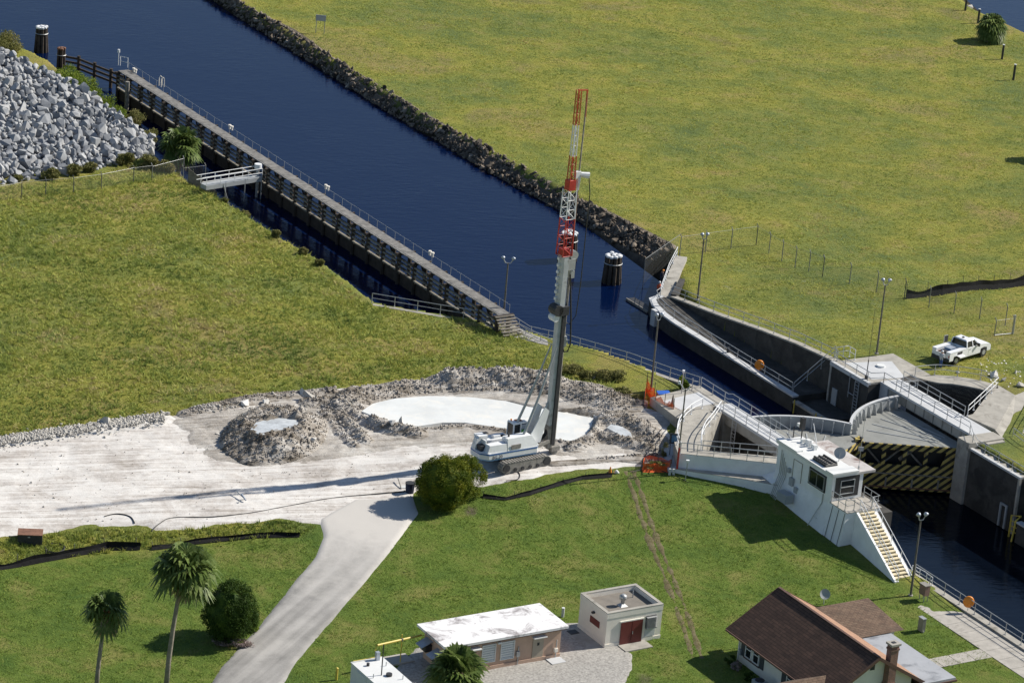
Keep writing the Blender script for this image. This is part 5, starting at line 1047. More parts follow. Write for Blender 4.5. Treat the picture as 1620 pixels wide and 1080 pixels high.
for (px, py, s, l) in ((487, 636, 1.7, 'large pale limestone block leaning on top of the round spoil mound rim'), (388, 642, 1.1, 'pale boulder on the grass edge left above the round spoil mound'), (420, 640, 1.3, 'rounded pale boulder behind the round spoil mound'), (479, 628, 1.5, 'flat pale slab at the grass edge above the round spoil mound'),
    (636, 680, 1.5, 'white boulder at the front of the slurry pool, larger of the pair'), (620, 683, 1.2, 'white boulder at the front of the slurry pool, smaller of the pair'), (683, 675, 1.0, 'dark boulder on the front rim of the slurry pool'), (495, 708, .9, 'white stone at the foot of the round spoil mound'), (168, 674, 1.5, 'smooth pale boulder on the left limestone berm'),
    (345, 688, .7, 'small white stone left of the round spoil mound'), (788, 600, 1.3, 'grey cylindrical stone on the back ridge of spoil'), (1440+75, 590, .9, 'flat white stone on the grass below the truck'), (1588, 603, 1.4, 'pale stone debris near the curved recess railing'), (1606, 590, 1.2, 'white rubble lump on the grass at the right edge'),
    (1572, 596, 2.2, 'broad pale slab of broken concrete below the truck on the grass'), (1615, 612, 2.0, 'flat pale slab at the right edge by the concrete apron'), (940, 600, 1.3, 'pale stone on the brown scrub slope behind the drill mast')):
    p = PT(px, py); place_rock(LIMM[rr.randrange(7)], 'limestone_block', Vector((p.x, p.y, spz(p.x, p.y)+s*.04)), s*(.9 if px < 1000 else .55), l, 'stone', None, rr)
items = []
for _ in range(60): p = PT(rr.uniform(1550, 1625), rr.uniform(565, 612)); s = rr.uniform(.12, .38); items.append(((p.x, p.y, HG(p.x, p.y)), (s, s, s*.4), (rr.random()*.5, rr.random()*.5, rr.random()*6)))
tag(merged('scattered_rubble', items, LIMM, M_LIME), 'scattered white rubble on the grass at the right edge', 'rubble', kind='stuff')

# ================================================================== VEGETATION
def leaf_quads(C, S, up=.3, r=None, aspect=.6):
    n = len(C); r = r or rng; d = r.normal(size=(n, 3)); d[:, 2] += up; d /= np.linalg.norm(d, axis=1)[:, None]; t = r.normal(size=(n, 3)); a = np.cross(d, t); a /= np.linalg.norm(a, axis=1)[:, None]; b = np.cross(d, a)
    S = np.asarray(S).reshape(-1, 1); a = a*S*.5; b = b*S*.5*aspect; V = np.stack([C-a, C-b*.9, C+a, C+b], 1).reshape(-1, 3); return V, np.arange(4*n).reshape(-1, 4)
def crown_points(center, rad, n, lumps=28, shell=.35, seed=0, lr=.32, zmin=-.75):
    r = np.random.default_rng(seed); L = r.normal(size=(lumps, 3)); L /= np.linalg.norm(L, axis=1)[:, None]; L[:, 2] = np.maximum(L[:, 2], zmin); Lc = L*(1-lr*.75)
    k = r.integers(0, lumps, n); q = r.normal(size=(n, 3)); q /= np.linalg.norm(q, axis=1)[:, None]; rad_ = r.uniform(1-shell, 1.0, (n, 1)); P = Lc[k]+q*rad_*lr*r.uniform(.85, 1.1, (n, 1))
    return P*np.array(rad)+np.array(center)
def bush(name, loc, rad, label, cat, mat, n=9000, leaf=.16, lumps=60, seed=1, lr=.22, group=None, trunk=True, extra=()):
    t = thing(name, label, cat, loc, 0, group); x, y, z = loc; P = crown_points((x, y, z+rad[2]*.86), rad, n, lumps, .5, seed, lr)
    for (dx, dy, dz, rx, ry, rz_, nn) in extra: P = np.concatenate([P, crown_points((x+dx, y+dy, z+dz), (rx, ry, rz_), nn, lumps, .5, seed+5, lr)])
    P = P[P[:, 2] > z+.03]; rs = np.random.default_rng(seed); V, F = leaf_quads(P, rs.uniform(.7, 1.3, len(P))*leaf, .4, rs); raw('foliage', V-np.array(loc), F, mat, t)
    if not trunk: return t
    bm = bmesh.new(); bmesh.ops.create_icosphere(bm, subdivisions=3, radius=1)
    for v in bm.verts: v.co = Vector((v.co.x*rad[0]*.8, v.co.y*rad[1]*.8, max(v.co.z*rad[2]*.8, -rad[2]*.7)+rad[2]*.86))*(1+.10*noise.noise(v.co*3))
    me = bpy.data.meshes.new('inner_foliage'); bm.to_mesh(me); bm.free(); me.materials.append(mat); o = bpy.data.objects.new('inner_foliage', me); COL.objects.link(o); o.parent = t
    if trunk: MB().tube([Vector(loc)-Vector((0, 0, .1)), Vector(loc)+Vector((0, 0, rad[2]*.9))], .16, 8, .07).build('trunk', M_BARK, t)
    return t
p = PG(700, 800); bush('round_tree', tuple(p), (2.55, 2.5, 2.5), 'large two lobed golden green round tree beside the sandy yard', 'tree', M_LEAF_G, 30000, .13, 120, 3, .20, extra=((1.7, 1.9, 2.0, 2.0, 2.0, 2.1, 15000),))
p = PG(362, 1010); bush('round_tree', tuple(p), (2.3, 2.4, 2.65), 'large dark green round tree by the driveway with a shadow on the lawn', 'tree', M_LEAF_D, 30000, .12, 130, 4, .20)
p = PG(393, 998); bush('shrub', tuple(p), (.9, .8, .8), 'small light green shrub between the dark round tree and driveway', 'shrub', M_LEAF_B, 2200, .16, 20, 5, .3, trunk=False)
p = PG(368, 1021); bush('flower_bed', tuple(p), (1.7, .7, .32), 'low bed of pale pink flowers at the foot of the dark round tree', 'flower bed', M_FLOW, 2600, .12, 30, 6, .3, trunk=False)
p = PG(1083, 617); p.z = max(p.z, 3.0); bush('shrub', tuple(p), (.7, .6, .9), 'green shrub between the two poles at the water edge', 'shrub', M_LEAF_B, 1800, .17, 14, 7, .35, trunk=False)
def fan_palm(name, loc, h, lean, nf, fl, label, skirt=0, mat=None, thick=.17, boots=False, seed=1, droop=1.0, crown_seg=12, group=None):
    t = thing(name, label, 'palm tree', loc, 0, group); r = random.Random(seed); L = Vector(loc); top = L+Vector((lean[0], lean[1], h)); mid = L.lerp(top, .5)+Vector((-lean[0]*.18, 0, 0))
    pts = [L-Vector((0, 0, .1)), L.lerp(mid, .5)-Vector((lean[0]*.05, 0, 0)), mid, mid.lerp(top, .5)+Vector((-lean[0]*.04, 0, 0)), top]; MB().tube(pts, thick*1.25, 9, thick*.8).build('trunk', M_BARK, t, True)
    if boots: MB().tube([top-Vector((lean[0]*.12, 0, h*.16)), top-Vector((0, 0, .5)), top], [thick*1.2, thick*2.2, thick*1.6], 9).build('boot_sheath', M_BARKB, t)
    def fronds(n, el0, el1, mat_, nm, ln, dr):
        V = []; F = []
        for i in range(n):
            az = r.uniform(0, 2*math.pi); el = R_(r.uniform(el0, el1)); d = Vector((math.cos(az)*math.cos(el), math.sin(az)*math.cos(el), math.sin(el))); pl = ln*r.uniform(.42, .6); side = d.cross(Vector((0, 0, 1))).normalized(); upv = side.cross(d)
            e = top+d*pl-Vector((0, 0, pl*pl*.12*dr)); b = len(V); w = .03; V += [top-side*w, top+side*w, e+side*w, e-side*w]; F.append((b, b+1, b+2, b+3)); fr = ln*r.uniform(.5, .66); twist = r.uniform(-.5, .5); sd2 = (side*math.cos(twist)+upv*math.sin(twist))
            for k in range(crown_seg):
                a = (k/(crown_seg-1)-.5)*R_(260); dd = (d*math.cos(a)+sd2*math.sin(a)); pn = dd.cross(upv).normalized(); m1 = e+dd*fr*.55+Vector((0, 0, -.06*dr*fr)); m2 = e+dd*fr*r.uniform(.9, 1.05)+Vector((0, 0, -.45*dr*fr-.15*abs(math.sin(a)))); ww = fr*.10; b = len(V)
                V += [e, m1-pn*ww, m2, m1+pn*ww]; F.append((b, b+1, b+2, b+3))
        raw(nm, np.array([tuple(v-L) for v in V]), np.array(F), mat_, t)
    fronds(nf, -45, 75, mat or M_PALM, 'fronds', fl, droop)
    if skirt: fronds(skirt, -85, -35, M_PALMD, 'dead_fronds', fl*.8, 1.2)
    return t
p = PG(262, 1092); fan_palm('fan_palm', tuple(p), 10.2, (.9, .5), 46, 2.6, 'tallest palm with a slender grey trunk in front of the black silt fence', 14, thick=.17, seed=3, droop=1.1)
p = PG(152, 1092); fan_palm('fan_palm', tuple(p), 6.6, (.5, .3), 34, 1.95, 'shorter palm with a brown booted trunk at the lower left', 14, boots=True, thick=.15, seed=5, droop=1.0)
p = PG(718, 1095); fan_palm('fan_palm', tuple(p), 1.7, (.1, .1), 70, 2.5, 'low bushy fan palm in front of the tan building', 0, thick=.2, seed=8, droop=.7, crown_seg=14)
p = PG(283, 258); fan_palm('cabbage_palm', tuple(p), 4.4, (.1, .1), 80, 2.5, 'squat shaggy palm between the rock pile and the timber wall', 30, mat=None, thick=.25, seed=9, droop=.8)
p = PG(1563, 66); fan_palm('cabbage_palm', tuple(p), 2.4, (.3, .1), 110, 2.3, 'distant palm casting a shadow beside the water at the top right', 14, thick=.4, boots=True, seed=12, droop=1.3)
p = PG(1662, 252); fan_palm('cabbage_palm', tuple(p), 3.2, (.2, .1), 60, 2.0, 'palm beyond the right edge whose shadow reaches the far grass', 10, thick=.3, seed=13, droop=1.2)
# scrub and hedges
def scrub(name, pxs, rad, label, mat, seed, n=1500, leaf=.2, cat='bush'):
    k = 0
    for (x, y, s) in pxs:
        p = PG(x, y) if HG(*PT(x, y)[:2]) > -.6 else PX(x, y, -.2); k += 1; bush(name, tuple(p), (rad[0]*s, rad[1]*s, rad[2]*s), label if isinstance(label, str) else label[k-1], cat, mat, int(n*1.5*max(.5, s*s)), leaf, 12, seed+k, .5, trunk=False)
scrub('bush', [(108, 136, 1.0), (132, 156, 1.0), (156, 176, 1.0), (178, 194, .8)], (2.0, 3.4, 1.3), ['bright green bush behind the rock pile nearest the pile clusters', 'bright green bush behind the rock pile, second from the pile clusters', 'bright green bush behind the rock pile, third from the pile clusters', 'small bright green bush behind the rock pile nearest the pipe pile'], M_LEAF_B, 40, 2600)
scrub('bush', [(15, 80, 1.2), (212, 200, .9), (235, 225, .8)], (1.6, 2.2, 1.1), ['green bush poking above the rock pile at the left edge', 'dry olive bush on the rock pile crest before the timber wall', 'dry bush between the rock pile and the squat palm'], M_LEAF_Y, 50, 1800)
scrub('bush', [(28, 286, .5), (80, 283, .9), (115, 277, .9), (143, 272, .8), (200, 262, 1.0), (235, 266, 1.1), (262, 272, 1.0)], (1.2, 1.0, .75), ['small yellowish bush at the foot of the rock pile near the left edge', 'brown dry bush at the foot of the rock pile', 'olive bush at the foot of the rock pile behind the fence', 'yellow green bush at the foot of the rock pile right of the olive one', 'dark green bush at the right end of the rock pile', 'tangled green bush behind the fence left of the board fence', 'leafy green bush growing against the overgrown fence'], M_LEAF_Y, 60, 2000)
scrub('bush', [(905, 590, .8), (930, 598, .7), (985, 625, .7), (1005, 632, .6), (968, 600, 1.0)], (1.5, 1.3, .55), ['low green bush right of the drill mast above the spoil', 'green bush on the slope below the bank railing', 'dark green bush at the edge of the spoil by the orange net', 'low green bush nearest the orange net', 'brown grey dry bush on the slope below the bank railing'], M_LEAF_Y, 80, 1700)
scrub('bush', [(436, 376, .5), (480, 402, .45), (505, 420, .45), (388, 335, .5), (355, 318, .4)], (1.2, 1.2, .9), ['small bush on the water edge of the rough grass right of the gangway', 'small reddish dry bush at the bank edge facing the timber wall', 'small bush at the bank edge left of the railing', 'low tangled bush under the gangway', 'small bush at the foot of the gangway'], M_LEAF_Y, 90, 1500)

# grass blades
def tufts(name, poly, dens, h, mat, label, nb=4, w=.05, seed=1, avoid=(), lean=.5, clump=0.0):
    P = np.array(poly); r = np.random.default_rng(seed); x0, x1, y0, y1 = P[:, 0].min(), P[:, 0].max(), P[:, 1].min(), P[:, 1].max(); N = int((x1-x0)*(y1-y0)*dens)
    X = r.uniform(x0, x1, N); Y = r.uniform(y0, y1, N); k = seg_sd(X, Y, poly) > 0
    for a in avoid: k &= seg_sd(X, Y, a) < 0
    if clump: k &= (fbm_grid(X, Y, .5, seed+3)+r.uniform(-.6, .6, N)) > -clump
    X, Y = X[k], Y[k]; Z = in_view_height(X, Y); q = Z > -.8; X, Y, Z = X[q], Y[q], Z[q]; n = len(X); sc = .55+.9*np.clip(.5+fbm_grid(X, Y, .45, seed+7), 0, 1)
    Vs = []
    for b in range(nb):
        a = r.uniform(0, 6.283, n); rad = r.uniform(0, .12, n)*2; bx = X+np.cos(a)*rad; by = Y+np.sin(a)*rad; th = r.uniform(0, 6.283, n); hh = h*sc*r.uniform(.6, 1.2, n); lx = r.normal(0, lean, n)*hh+.12*hh; ly = r.normal(0, lean, n)*hh
        Vs.append(np.stack([np.stack([bx-np.cos(th)*w, by-np.sin(th)*w, Z-.02], -1), np.stack([bx+np.cos(th)*w, by+np.sin(th)*w, Z-.02], -1), np.stack([bx+lx, by+ly, Z+hh], -1)], 1))
    V = np.concatenate(Vs).reshape(-1, 3); F = np.arange(len(V)).reshape(-1, 3); return tag(raw(name, V, F, mat), label, 'grass', kind='stuff')
left_field = xy([PT(-30, 300), PT(70, 290), PT(150, 275), PT(240, 250), PT(300, 275), PT(345, 315), PT(400, 345), PT(480, 398), PT(590, 484), PT(700, 502), PT(805, 518), PT(880, 560), PT(960, 600), PT(1015, 645), PT(960, 622), PT(880, 598), PT(780, 590), PT(650, 598), PT(560, 610), PT(470, 618), PT(380, 642), PT(270, 658), PT(100, 686), PT(-30, 704)])
tufts('rough_grass', left_field, 6.5, .32, M_TUFT, 'rough knee high grass covering the left bank', 5, .055, 2, lean=.9)
far_field = xy([PX(375, -12), PX(520, 88), PX(765, 230), PX(975, 343), PX(1066, 390), W(-68, 21), W(-40.5, 20.5), W(-40, 27), W(-34, 27), PT(1445, 592), PT(1590, 605), PT(1660, 640), PX(1660, 78), PX(1590, 44), PX(1485, -12)])
tufts('far_grass', far_field, 6.0, .14, M_TUFTF, 'grass of the broad far field', 4, .045, 3, clump=.45, lean=1.3)
lawn_all = [tuple(v) for v in lawn_poly]; nsl = xy([W(-24.5, -9.6), W(-19, -2.4), W(-18, -2.9), W(-10.8, -3.0), W(-8, -2.9), W(-.6, -2.3), W(16, -3.0)])
lawn_t = xy([PT(-20, 905), PT(240, 872), PT(480, 842), PT(500, 826), PT(500, 880), PT(415, 985), PT(330, 1090), PT(-20, 1090)]); lawn_t2 = xy([PT(435, 1090), PT(560, 945), PT(665, 815), PT(765, 772), PT(960, 748), PT(1062, 748)])+nsl+xy([PT(1400, 1090)])
bld = [xy([PT(660, 1060), PT(672, 1010), PT(850, 985), PT(900, 1000), PT(880, 1060)])]
tufts('lawn_grass', lawn_t, 10, .13, M_TUFTL, 'mown lawn grass left of the driveway', 3, .04, 4, lean=.9); tufts('lawn_grass', lawn_t2, 9, .13, M_TUFTL, 'mown lawn grass between the driveway and the lock', 3, .04, 5, lean=.9, avoid=[gravel_poly, road_poly])
strip = xy([PT(-20, 858), PT(150, 835), PT(260, 843), PT(440, 823), PT(500, 832), PT(480, 845), PT(240, 866), PT(-20, 893)]); tufts('verge_grass', strip, 16, .30, M_TUFT, 'longer weedy grass along the left silt fence', 5, .05, 6)

# ================================================================== DRILL RIG
RC = Vector((1.0, 271.2, 0)); RC.z = HG(RC.x, RC.y)+.02; RYAW = R_(36)
class LF:                                   # local frame so parts can be modelled square
    def __init__(s, loc, yaw): s.m = Matrix.Translation(loc) @ Matrix.Rotation(yaw, 4, 'Z')
    def __call__(s, x, y, z): return s.m @ Vector((x, y, z))
    def part(s, par, name, mat, fn, smooth=False, inv=False):
        m = MB(); fn(m); m.v = [tuple(s.m @ Vector(v)) for v in m.v]; return m.build(name, mat, par, smooth)
rig = thing('drill_rig', 'tall white and blue crawler drilling rig with red and white lattice mast', 'drilling rig', RC); R = LF(RC, RYAW)
for sd_ in (-1, 1):
    y0 = sd_*1.75; n = 22; path = []
    for k in range(13): a = math.pi/2+math.pi*k/12; path.append((-2.15+.45*math.cos(a), .48+.45*math.sin(a)))
    for k in range(13): a = -math.pi/2+math.pi*k/12; path.append((2.15+.45*math.cos(a), .48+.45*math.sin(a)))
    trk = R.part(rig, 'track', M_STEEL, lambda m: m.add([(x, y0+o_, z) for o_ in (-.34, .34) for x, z in path], [tuple(range(26)), tuple(range(51, 25, -1))]+[(i, (i+1) % 26, 26+(i+1) % 26, 26+i) for i in range(26)]))
    def shoes(m):
        for k in range(15):
            for z in (.0, .93): m.box(-2.2+k*.3, -2.02+k*.3, y0-.37, y0+.37, z, z+.05)
        for c_ in (-2.15, 2.15):
            for k in range(7): a = math.pi/2+(math.pi*k/6)*(1 if c_ < 0 else -1); m.frame((c_+.47*math.cos(a), y0, .48+.47*math.sin(a)), (-math.sin(a), 0, math.cos(a)), (0, 1, 0), (math.cos(a), 0, math.sin(a)), .18, .74, .05)
    R.part(trk, 'track_shoes', M_STEEL, shoes)
    for c_ in (-2.15, -1.2, -.4, .4, 1.2, 2.15): 
        rr_ = .36 if abs(c_) > 2 else .17; R.part(trk, 'track_wheel', M_DARK, lambda m: m.tube([(c_, y0+sd_*.3, .48 if rr_ > .3 else .25), (c_, y0+sd_*.42, .48 if rr_ > .3 else .25)], rr_, 12))
R.part(rig, 'undercarriage', M_STEEL, lambda m: (m.box(-1.4, 1.4, -1.4, 1.4, .45, .85), m.cyl((0, 0), .9, .85, 1.15, 16)))
bodyp = [(-4.2, -.7), (-3.6, -1.35), (1.5, -1.45), (1.9, -1.0), (1.9, 1.0), (1.5, 1.45), (-3.6, 1.35), (-4.2, .7)]
R.part(rig, 'body_skirt', M_RIGB, lambda m: m.prism([(x*.96, y*.94) for x, y in bodyp], 1.05, 1.22, bodyp)); R.part(rig, 'body', M_RIGW, lambda m: m.prism(bodyp, 1.22, 1.62))
R.part(rig, 'body_stripe', M_RIGD, lambda m: m.prism([(x*1.004, y*1.01) for x, y in bodyp], 1.62, 1.74)); R.part(rig, 'body_deck', M_RIGW, lambda m: m.prism(bodyp, 1.74, 1.8))
R.part(rig, 'counterweight', M_RIGW, lambda m: m.prism([(-4.2, .1), (-4.15, .75), (-3.6, 1.3), (-2.9, 1.3), (-2.9, .1)], 1.8, 2.75, [(-4.0, .1), (-3.95, .65), (-3.55, 1.15), (-2.95, 1.15), (-2.95, .1)]))
R.part(rig, 'counterweight_cover', M_RIGW, lambda m: m.box(-3.8, -2.9, .1, 1.0, 2.7, 2.95))
R.part(rig, 'winch_bay', M_DARK, lambda m: m.box(-4.0, -2.9, -.55, .1, 1.8, 2.3)); R.part(rig, 'winch_plate', M_RIGW, lambda m: m.box(-3.5, -3.4, -.5, .1, 1.8, 2.7))
R.part(rig, 'tank_box', M_RIGW, lambda m: m.prism([(-3.7, -1.25), (-1.7, -1.38), (-1.7, -.45), (-3.7, -.45)], 1.8, 2.45, [(-3.45, -1.15), (-1.75, -1.25), (-1.75, -.5), (-3.45, -.5)]))
hd = R.part(rig, 'engine_hood', M_RIGW, lambda m: m.prism([(-1.68, -1.4), (1.7, -1.4), (1.7, -.3), (-1.68, -.3)], 1.8, 2.85, [(-1.62, -1.2), (.9, -1.2), (.9, -.35), (-1.62, -.35)]))
R.part(hd, 'hood_grille', M_STEEL, lambda m: m.box(-1.3, -.3, -1.43, -1.37, 1.9, 2.3)); R.part(hd, 'exhaust', M_DARK, lambda m: m.tube([(-1.2, -.7, 2.8), (-1.2, -.7, 3.15)], .09, 8))
R.part(rig, 'service_deck', M_RIGW, lambda m: (m.box(-2.8, -.4, .2, 1.35, 1.8, 2.35), m.box(-2.0, -1.3, .4, .9, 2.35, 2.6))); R.part(rig, 'deck_vent', M_DARK, lambda m: m.box(-1.1, -.7, .5, .9, 2.35, 2.42)); R.part(rig, 'deck_vent', M_DARK, lambda m: m.box(-3.0, -2.6, .45, .8, 2.96, 3.0))
cabp = R.part(rig, 'cab', M_RIGW, lambda m: (m.prism([(.1, .45), (1.75, .45), (1.75, 1.5), (.1, 1.5)], 1.8, 2.1), m.prism([(.1, .45), (1.7, .45), (1.7, 1.5), (.1, 1.5)], 3.3, 3.45, [(.2, .5), (1.5, .5), (1.5, 1.45), (.2, 1.45)])))
for (x, y) in ((.15, .5), (1.65, .5), (.9, .5), (1.65, 1.45), (.15, 1.45)): R.part(cabp, 'cab_pillar', M_RIGW, lambda m: m.box(x-.05, x+.05, y-.05, y+.05, 2.1, 3.3))
R.part(cabp, 'cab_glass', M_GLASS, lambda m: m.box(.14, 1.66, .52, 1.46, 2.1, 3.3)); R.part(cabp, 'cab_interior', M_CABG, lambda m: m.box(.95, 1.3, .49, .519, 2.15, 2.7)); R.part(cabp, 'door_glass', M_LAMP, lambda m: m.box(.98, 1.5, .49, .518, 2.75, 3.2)); R.part(cabp, 'beacon', M_ORANGE, lambda m: m.cyl((.3, 1.2), .08, 3.45, 3.6, 8)); R.part(cabp, 'roof_hatch', M_RUST, lambda m: m.box(.6, 1.2, .7, 1.2, 3.45, 3.5))
MX = 3.75
M_MAST = simple('worn_grey_mast_paint', (.46, .48, .49), .5, .12, 1.2, bmp=0, dirt=((.25, .24, .22), .52))
for sd_ in (-1, 1):
    R.part(rig, 'mast_support_plate', M_RIGW, lambda m: m.add([(x, sd_*.55+o_, z) for o_ in (-.04, .04) for x, z in ((.9, 1.8), (2.4, 1.7), (3.1, 4.6), (2.6, 5.0))], [(0, 1, 2, 3), (7, 6, 5, 4), (0, 4, 5, 1), (1, 5, 6, 2), (2, 6, 7, 3), (3, 7, 4, 0)]))
    R.part(rig, 'lower_link', M_STEEL, lambda m: m.bar((1.9, sd_*.6, 1.3), (MX-.3, sd_*.45, 1.6), .25)); R.part(rig, 'backstay_ram', M_GALV, lambda m: m.tube([(.3, sd_*.75, 2.6), (1.9, sd_*.6, 6.4), (MX-.35, sd_*.4, 10.6)], [.13, .11, .06], 8))
R.part(rig, 'tilt_ram', M_GALV, lambda m: m.tube([(2.0, 0, 2.0), (MX-.3, .1, 5.2)], .12, 8)); R.part(rig, 'hydraulic_hoses', M_RUBBER, lambda m: [m.tube([(1.5, .1+k*.12, 2.2), (2.6, .1+k*.1, 1.2), (3.4, .05+k*.08, 2.2), (MX+.1, k*.1, 5.5), (MX+.12, k*.1, 13)], .055, 5) for k in range(-2, 3)])
R.part(rig, 'mast_foot', M_STEEL, lambda m: m.box(MX-.35, MX+.15, -.35, .35, .85, 3.0)); R.part(rig, 'lower_mast', M_MAST, lambda m: m.prism([(MX-.36, -.30), (MX-.02, -.30), (MX-.02, .26), (MX-.36, .26)], 3.0, 13.6))
R.part(rig, 'mast_rail', M_DARK, lambda m: (m.box(MX-.01, MX+.34, -.46, -.10, 1.2, 13.4), m.box(MX+.0, MX+.28, .05, .4, 1.2, 13.4)))
R.part(rig, 'mast_joint', M_DARK, lambda m: (m.box(MX-.55, MX+.5, -.6, .6, 13.5, 14.3), m.tube([(MX-.6, .4, 14.0), (MX-.6, -.6, 14.0)], .5, 12))); R.part(rig, 'winch_drum', M_CAPW, lambda m: m.tube([(MX-.75, .3, 13.3), (MX-.75, -.5, 13.3)], .34, 12))
R.part(rig, 'upper_mast', M_MAST, lambda m: m.prism([(MX-.42, -.42), (MX+.10, -.42), (MX+.10, .42), (MX-.42, .42)], 14.3, 19.0, [(MX-.45, -.5), (MX+.05, -.5), (MX+.05, .5), (MX-.45, .5)]))
for k in range(7): R.part(rig, 'mast_bracket', M_CAPW, lambda m: m.box(MX-.62, MX-.42, .1, .35, 14.8+k*.62, 15.05+k*.62))
R.part(rig, 'mast_cable', M_DARK, lambda m: m.tube([(MX+.12, .0, 14.3), (MX+.10, -.1, 19.2)], .06, 5)); R.part(rig, 'sheave_head', M_GALV, lambda m: (m.box(MX+.05, MX+.9, -.35, .35, 17.6, 18.6), m.tube([(MX+.75, -.3, 18.9), (MX+.75, .3, 18.9)], .42, 12), m.box(MX+.5, MX+.95, -.28, .28, 16.8, 17.5)))
def lattice(name, mat, z0, z1, w0, w1, step, r, cx=MX-.2):
    def f(m):
        H = z1-z0; n = max(1, round(H/step)); C = [(-1, -1), (1, -1), (1, 1), (-1, 1)]
        pt = lambda c, t: (cx+c[0]*(w0+(w1-w0)*t)/2, c[1]*(w0+(w1-w0)*t)/2, z0+H*t)
        for c in C: m.tube([pt(c, 0), pt(c, 1)], r, 5)
        for i in range(n):
            for k in range(4):
                a, b = C[k], C[(k+1) % 4]; m.tube([pt(a, i/n), pt(b, (i+1)/n)] if i % 2 else [pt(b, i/n), pt(a, (i+1)/n)], r*.5, 4); m.tube([pt(a, i/n), pt(b, i/n)], r*.5, 4)
    return R.part(rig, name, mat, f)
lattice('red_mast_section', M_RED, 19.0, 22.4, 1.0, .92, .8, .062); lattice('white_mast_section', M_CAPW, 22.4, 25.0, .92, .86, .8, .055); R.part(rig, 'red_collar', M_RED, lambda m: m.box(MX-.55, MX+.15, -.36, .36, 25.0, 25.9)); R.part(rig, 'red_collar', M_RED, lambda m: m.box(MX-.55, MX+.15, -.38, .38, 19.02, 19.6))
lattice('red_mast_section', M_REDO, 25.9, 28.1, .50, .42, .8, .05); lattice('white_mast_section', M_CAPW, 28.1, 30.9, .40, .36, .8, .04); lattice('red_mast_section', M_REDO, 30.9, 34.0, .38, .34, 1.0, .045)
R.part(rig, 'mast_head', M_REDO, lambda m: (m.bar((MX-.3, 0, 34.0), (MX+.75, 0, 33.9), .12), m.bar((MX+.7, 0, 33.9), (MX+.72, 0, 31.5), .12)))
R.part(rig, 'kelly_guide', M_STEEL, lambda m: m.tube([(MX+.72, 0, 33.6), (MX+.62, 0, 26.6)], .07, 6)); R.part(rig, 'swivel', M_CAPW, lambda m: (m.box(MX+.2, MX+.75, -.18, .18, 26.0, 26.6), m.tube([(MX+.7, 0, 26.3), (MX+1.5, -.3, 26.2)], [.22, .3], 8), m.tube([(MX+.62, 0, 24.9), (MX+.62, 0, 26.0)], [.12, .2], 8)))
R.part(rig, 'drill_rod', M_BROWNR, lambda m: m.tube([(MX+.62, 0, 25), (MX+.62, 0, 18.6)], .09, 7)); R.part(rig, 'drill_rod', M_STEEL, lambda m: m.tube([(MX+.62, 0, 17.5), (MX+.62, 0, -.2)], .11, 8)); R.part(rig, 'drill_motor', M_GALV, lambda m: (m.tube([(MX+.62, 0, 10.4), (MX+.62, 0, 11.3)], .28, 9), m.box(MX+.35, MX+.95, -.25, .25, 10.7, 11.0)))
R.part(rig, 'supply_hose', M_RUBBER, lambda m: m.tube([(MX+1.5, -.3, 26.1), (MX+1.75, -.35, 24.5), (MX+1.7, -.35, 20.5), (MX+1.65, -.35, 16), (MX+1.5, -.3, 13.2), (MX+1.0, -.1, 12.4), (MX+.7, 0, 12.6)], .045, 5)); R.part(rig, 'supply_hose', M_RUBBER, lambda m: m.tube([(MX+.5, -.25, 17.2), (MX+1.0, -.3, 13), (MX+1.15, -.35, 10.6), (MX+.95, -.3, 9.9), (MX+.6, -.2, 9.9), (MX+.4, -.1, 10.6)], .075, 6))
R.part(rig, 'drill_clamp', M_STEEL, lambda m: (m.box(MX+.1, MX+1.0, -.45, .45, .5, .9), m.cyl((MX+.62, 0), .4, -.1, .5, 12)))
def text_obj(txt, size, mat, par, M4, ext=.01, name='lettering'):
    cu = bpy.data.curves.new('lettering', 'FONT'); cu.body = txt; cu.size = size; cu.extrude = ext; cu.align_x = 'CENTER'; o = bpy.data.objects.new('tmp', cu); COL.objects.link(o)
    bpy.context.view_layer.update(); me = bpy.data.meshes.new_from_object(o.evaluated_get(bpy.context.evaluated_depsgraph_get())); bpy.data.objects.remove(o)
    base = Vector((0, 0, 0)); q = par
    while q is not None: base = base+q.location; q = q.parent
    me.transform(Matrix.Translation(-base) @ M4); me.materials.clear(); me.materials.append(mat); o = bpy.data.objects.new(name, me); COL.objects.link(o); o.parent = par; return o
text_obj('BG 30', .42, M_NAVY, rig, R.m @ Matrix.Translation((-2.75, -1.43, 1.27)) @ Matrix.Rotation(math.pi/2, 4, 'X'))

# ================================================================== BUILDINGS
def uvbox_roof(o, ax, s=1.0):               # planar uv along slope for shingles and bricks
    me = o.data; uv = me.uv_layers.new(name='UVMap'); ax = Vector(ax)
    for p in me.polygons:
        n = p.normal; a = ax if abs(n.dot(ax)) < .8 else Vector((-ax.y, ax.x, 0)); a = (a-n*a.dot(n)).normalized(); b = n.cross(a)
        for li in p.loop_indices: v = me.vertices[me.loops[li].vertex_index].co; uv.data[li].uv = (v.dot(a)*s, v.dot(b)*s)
    return o
AXS, AXN = (*A2, 0), (*N2, 0)
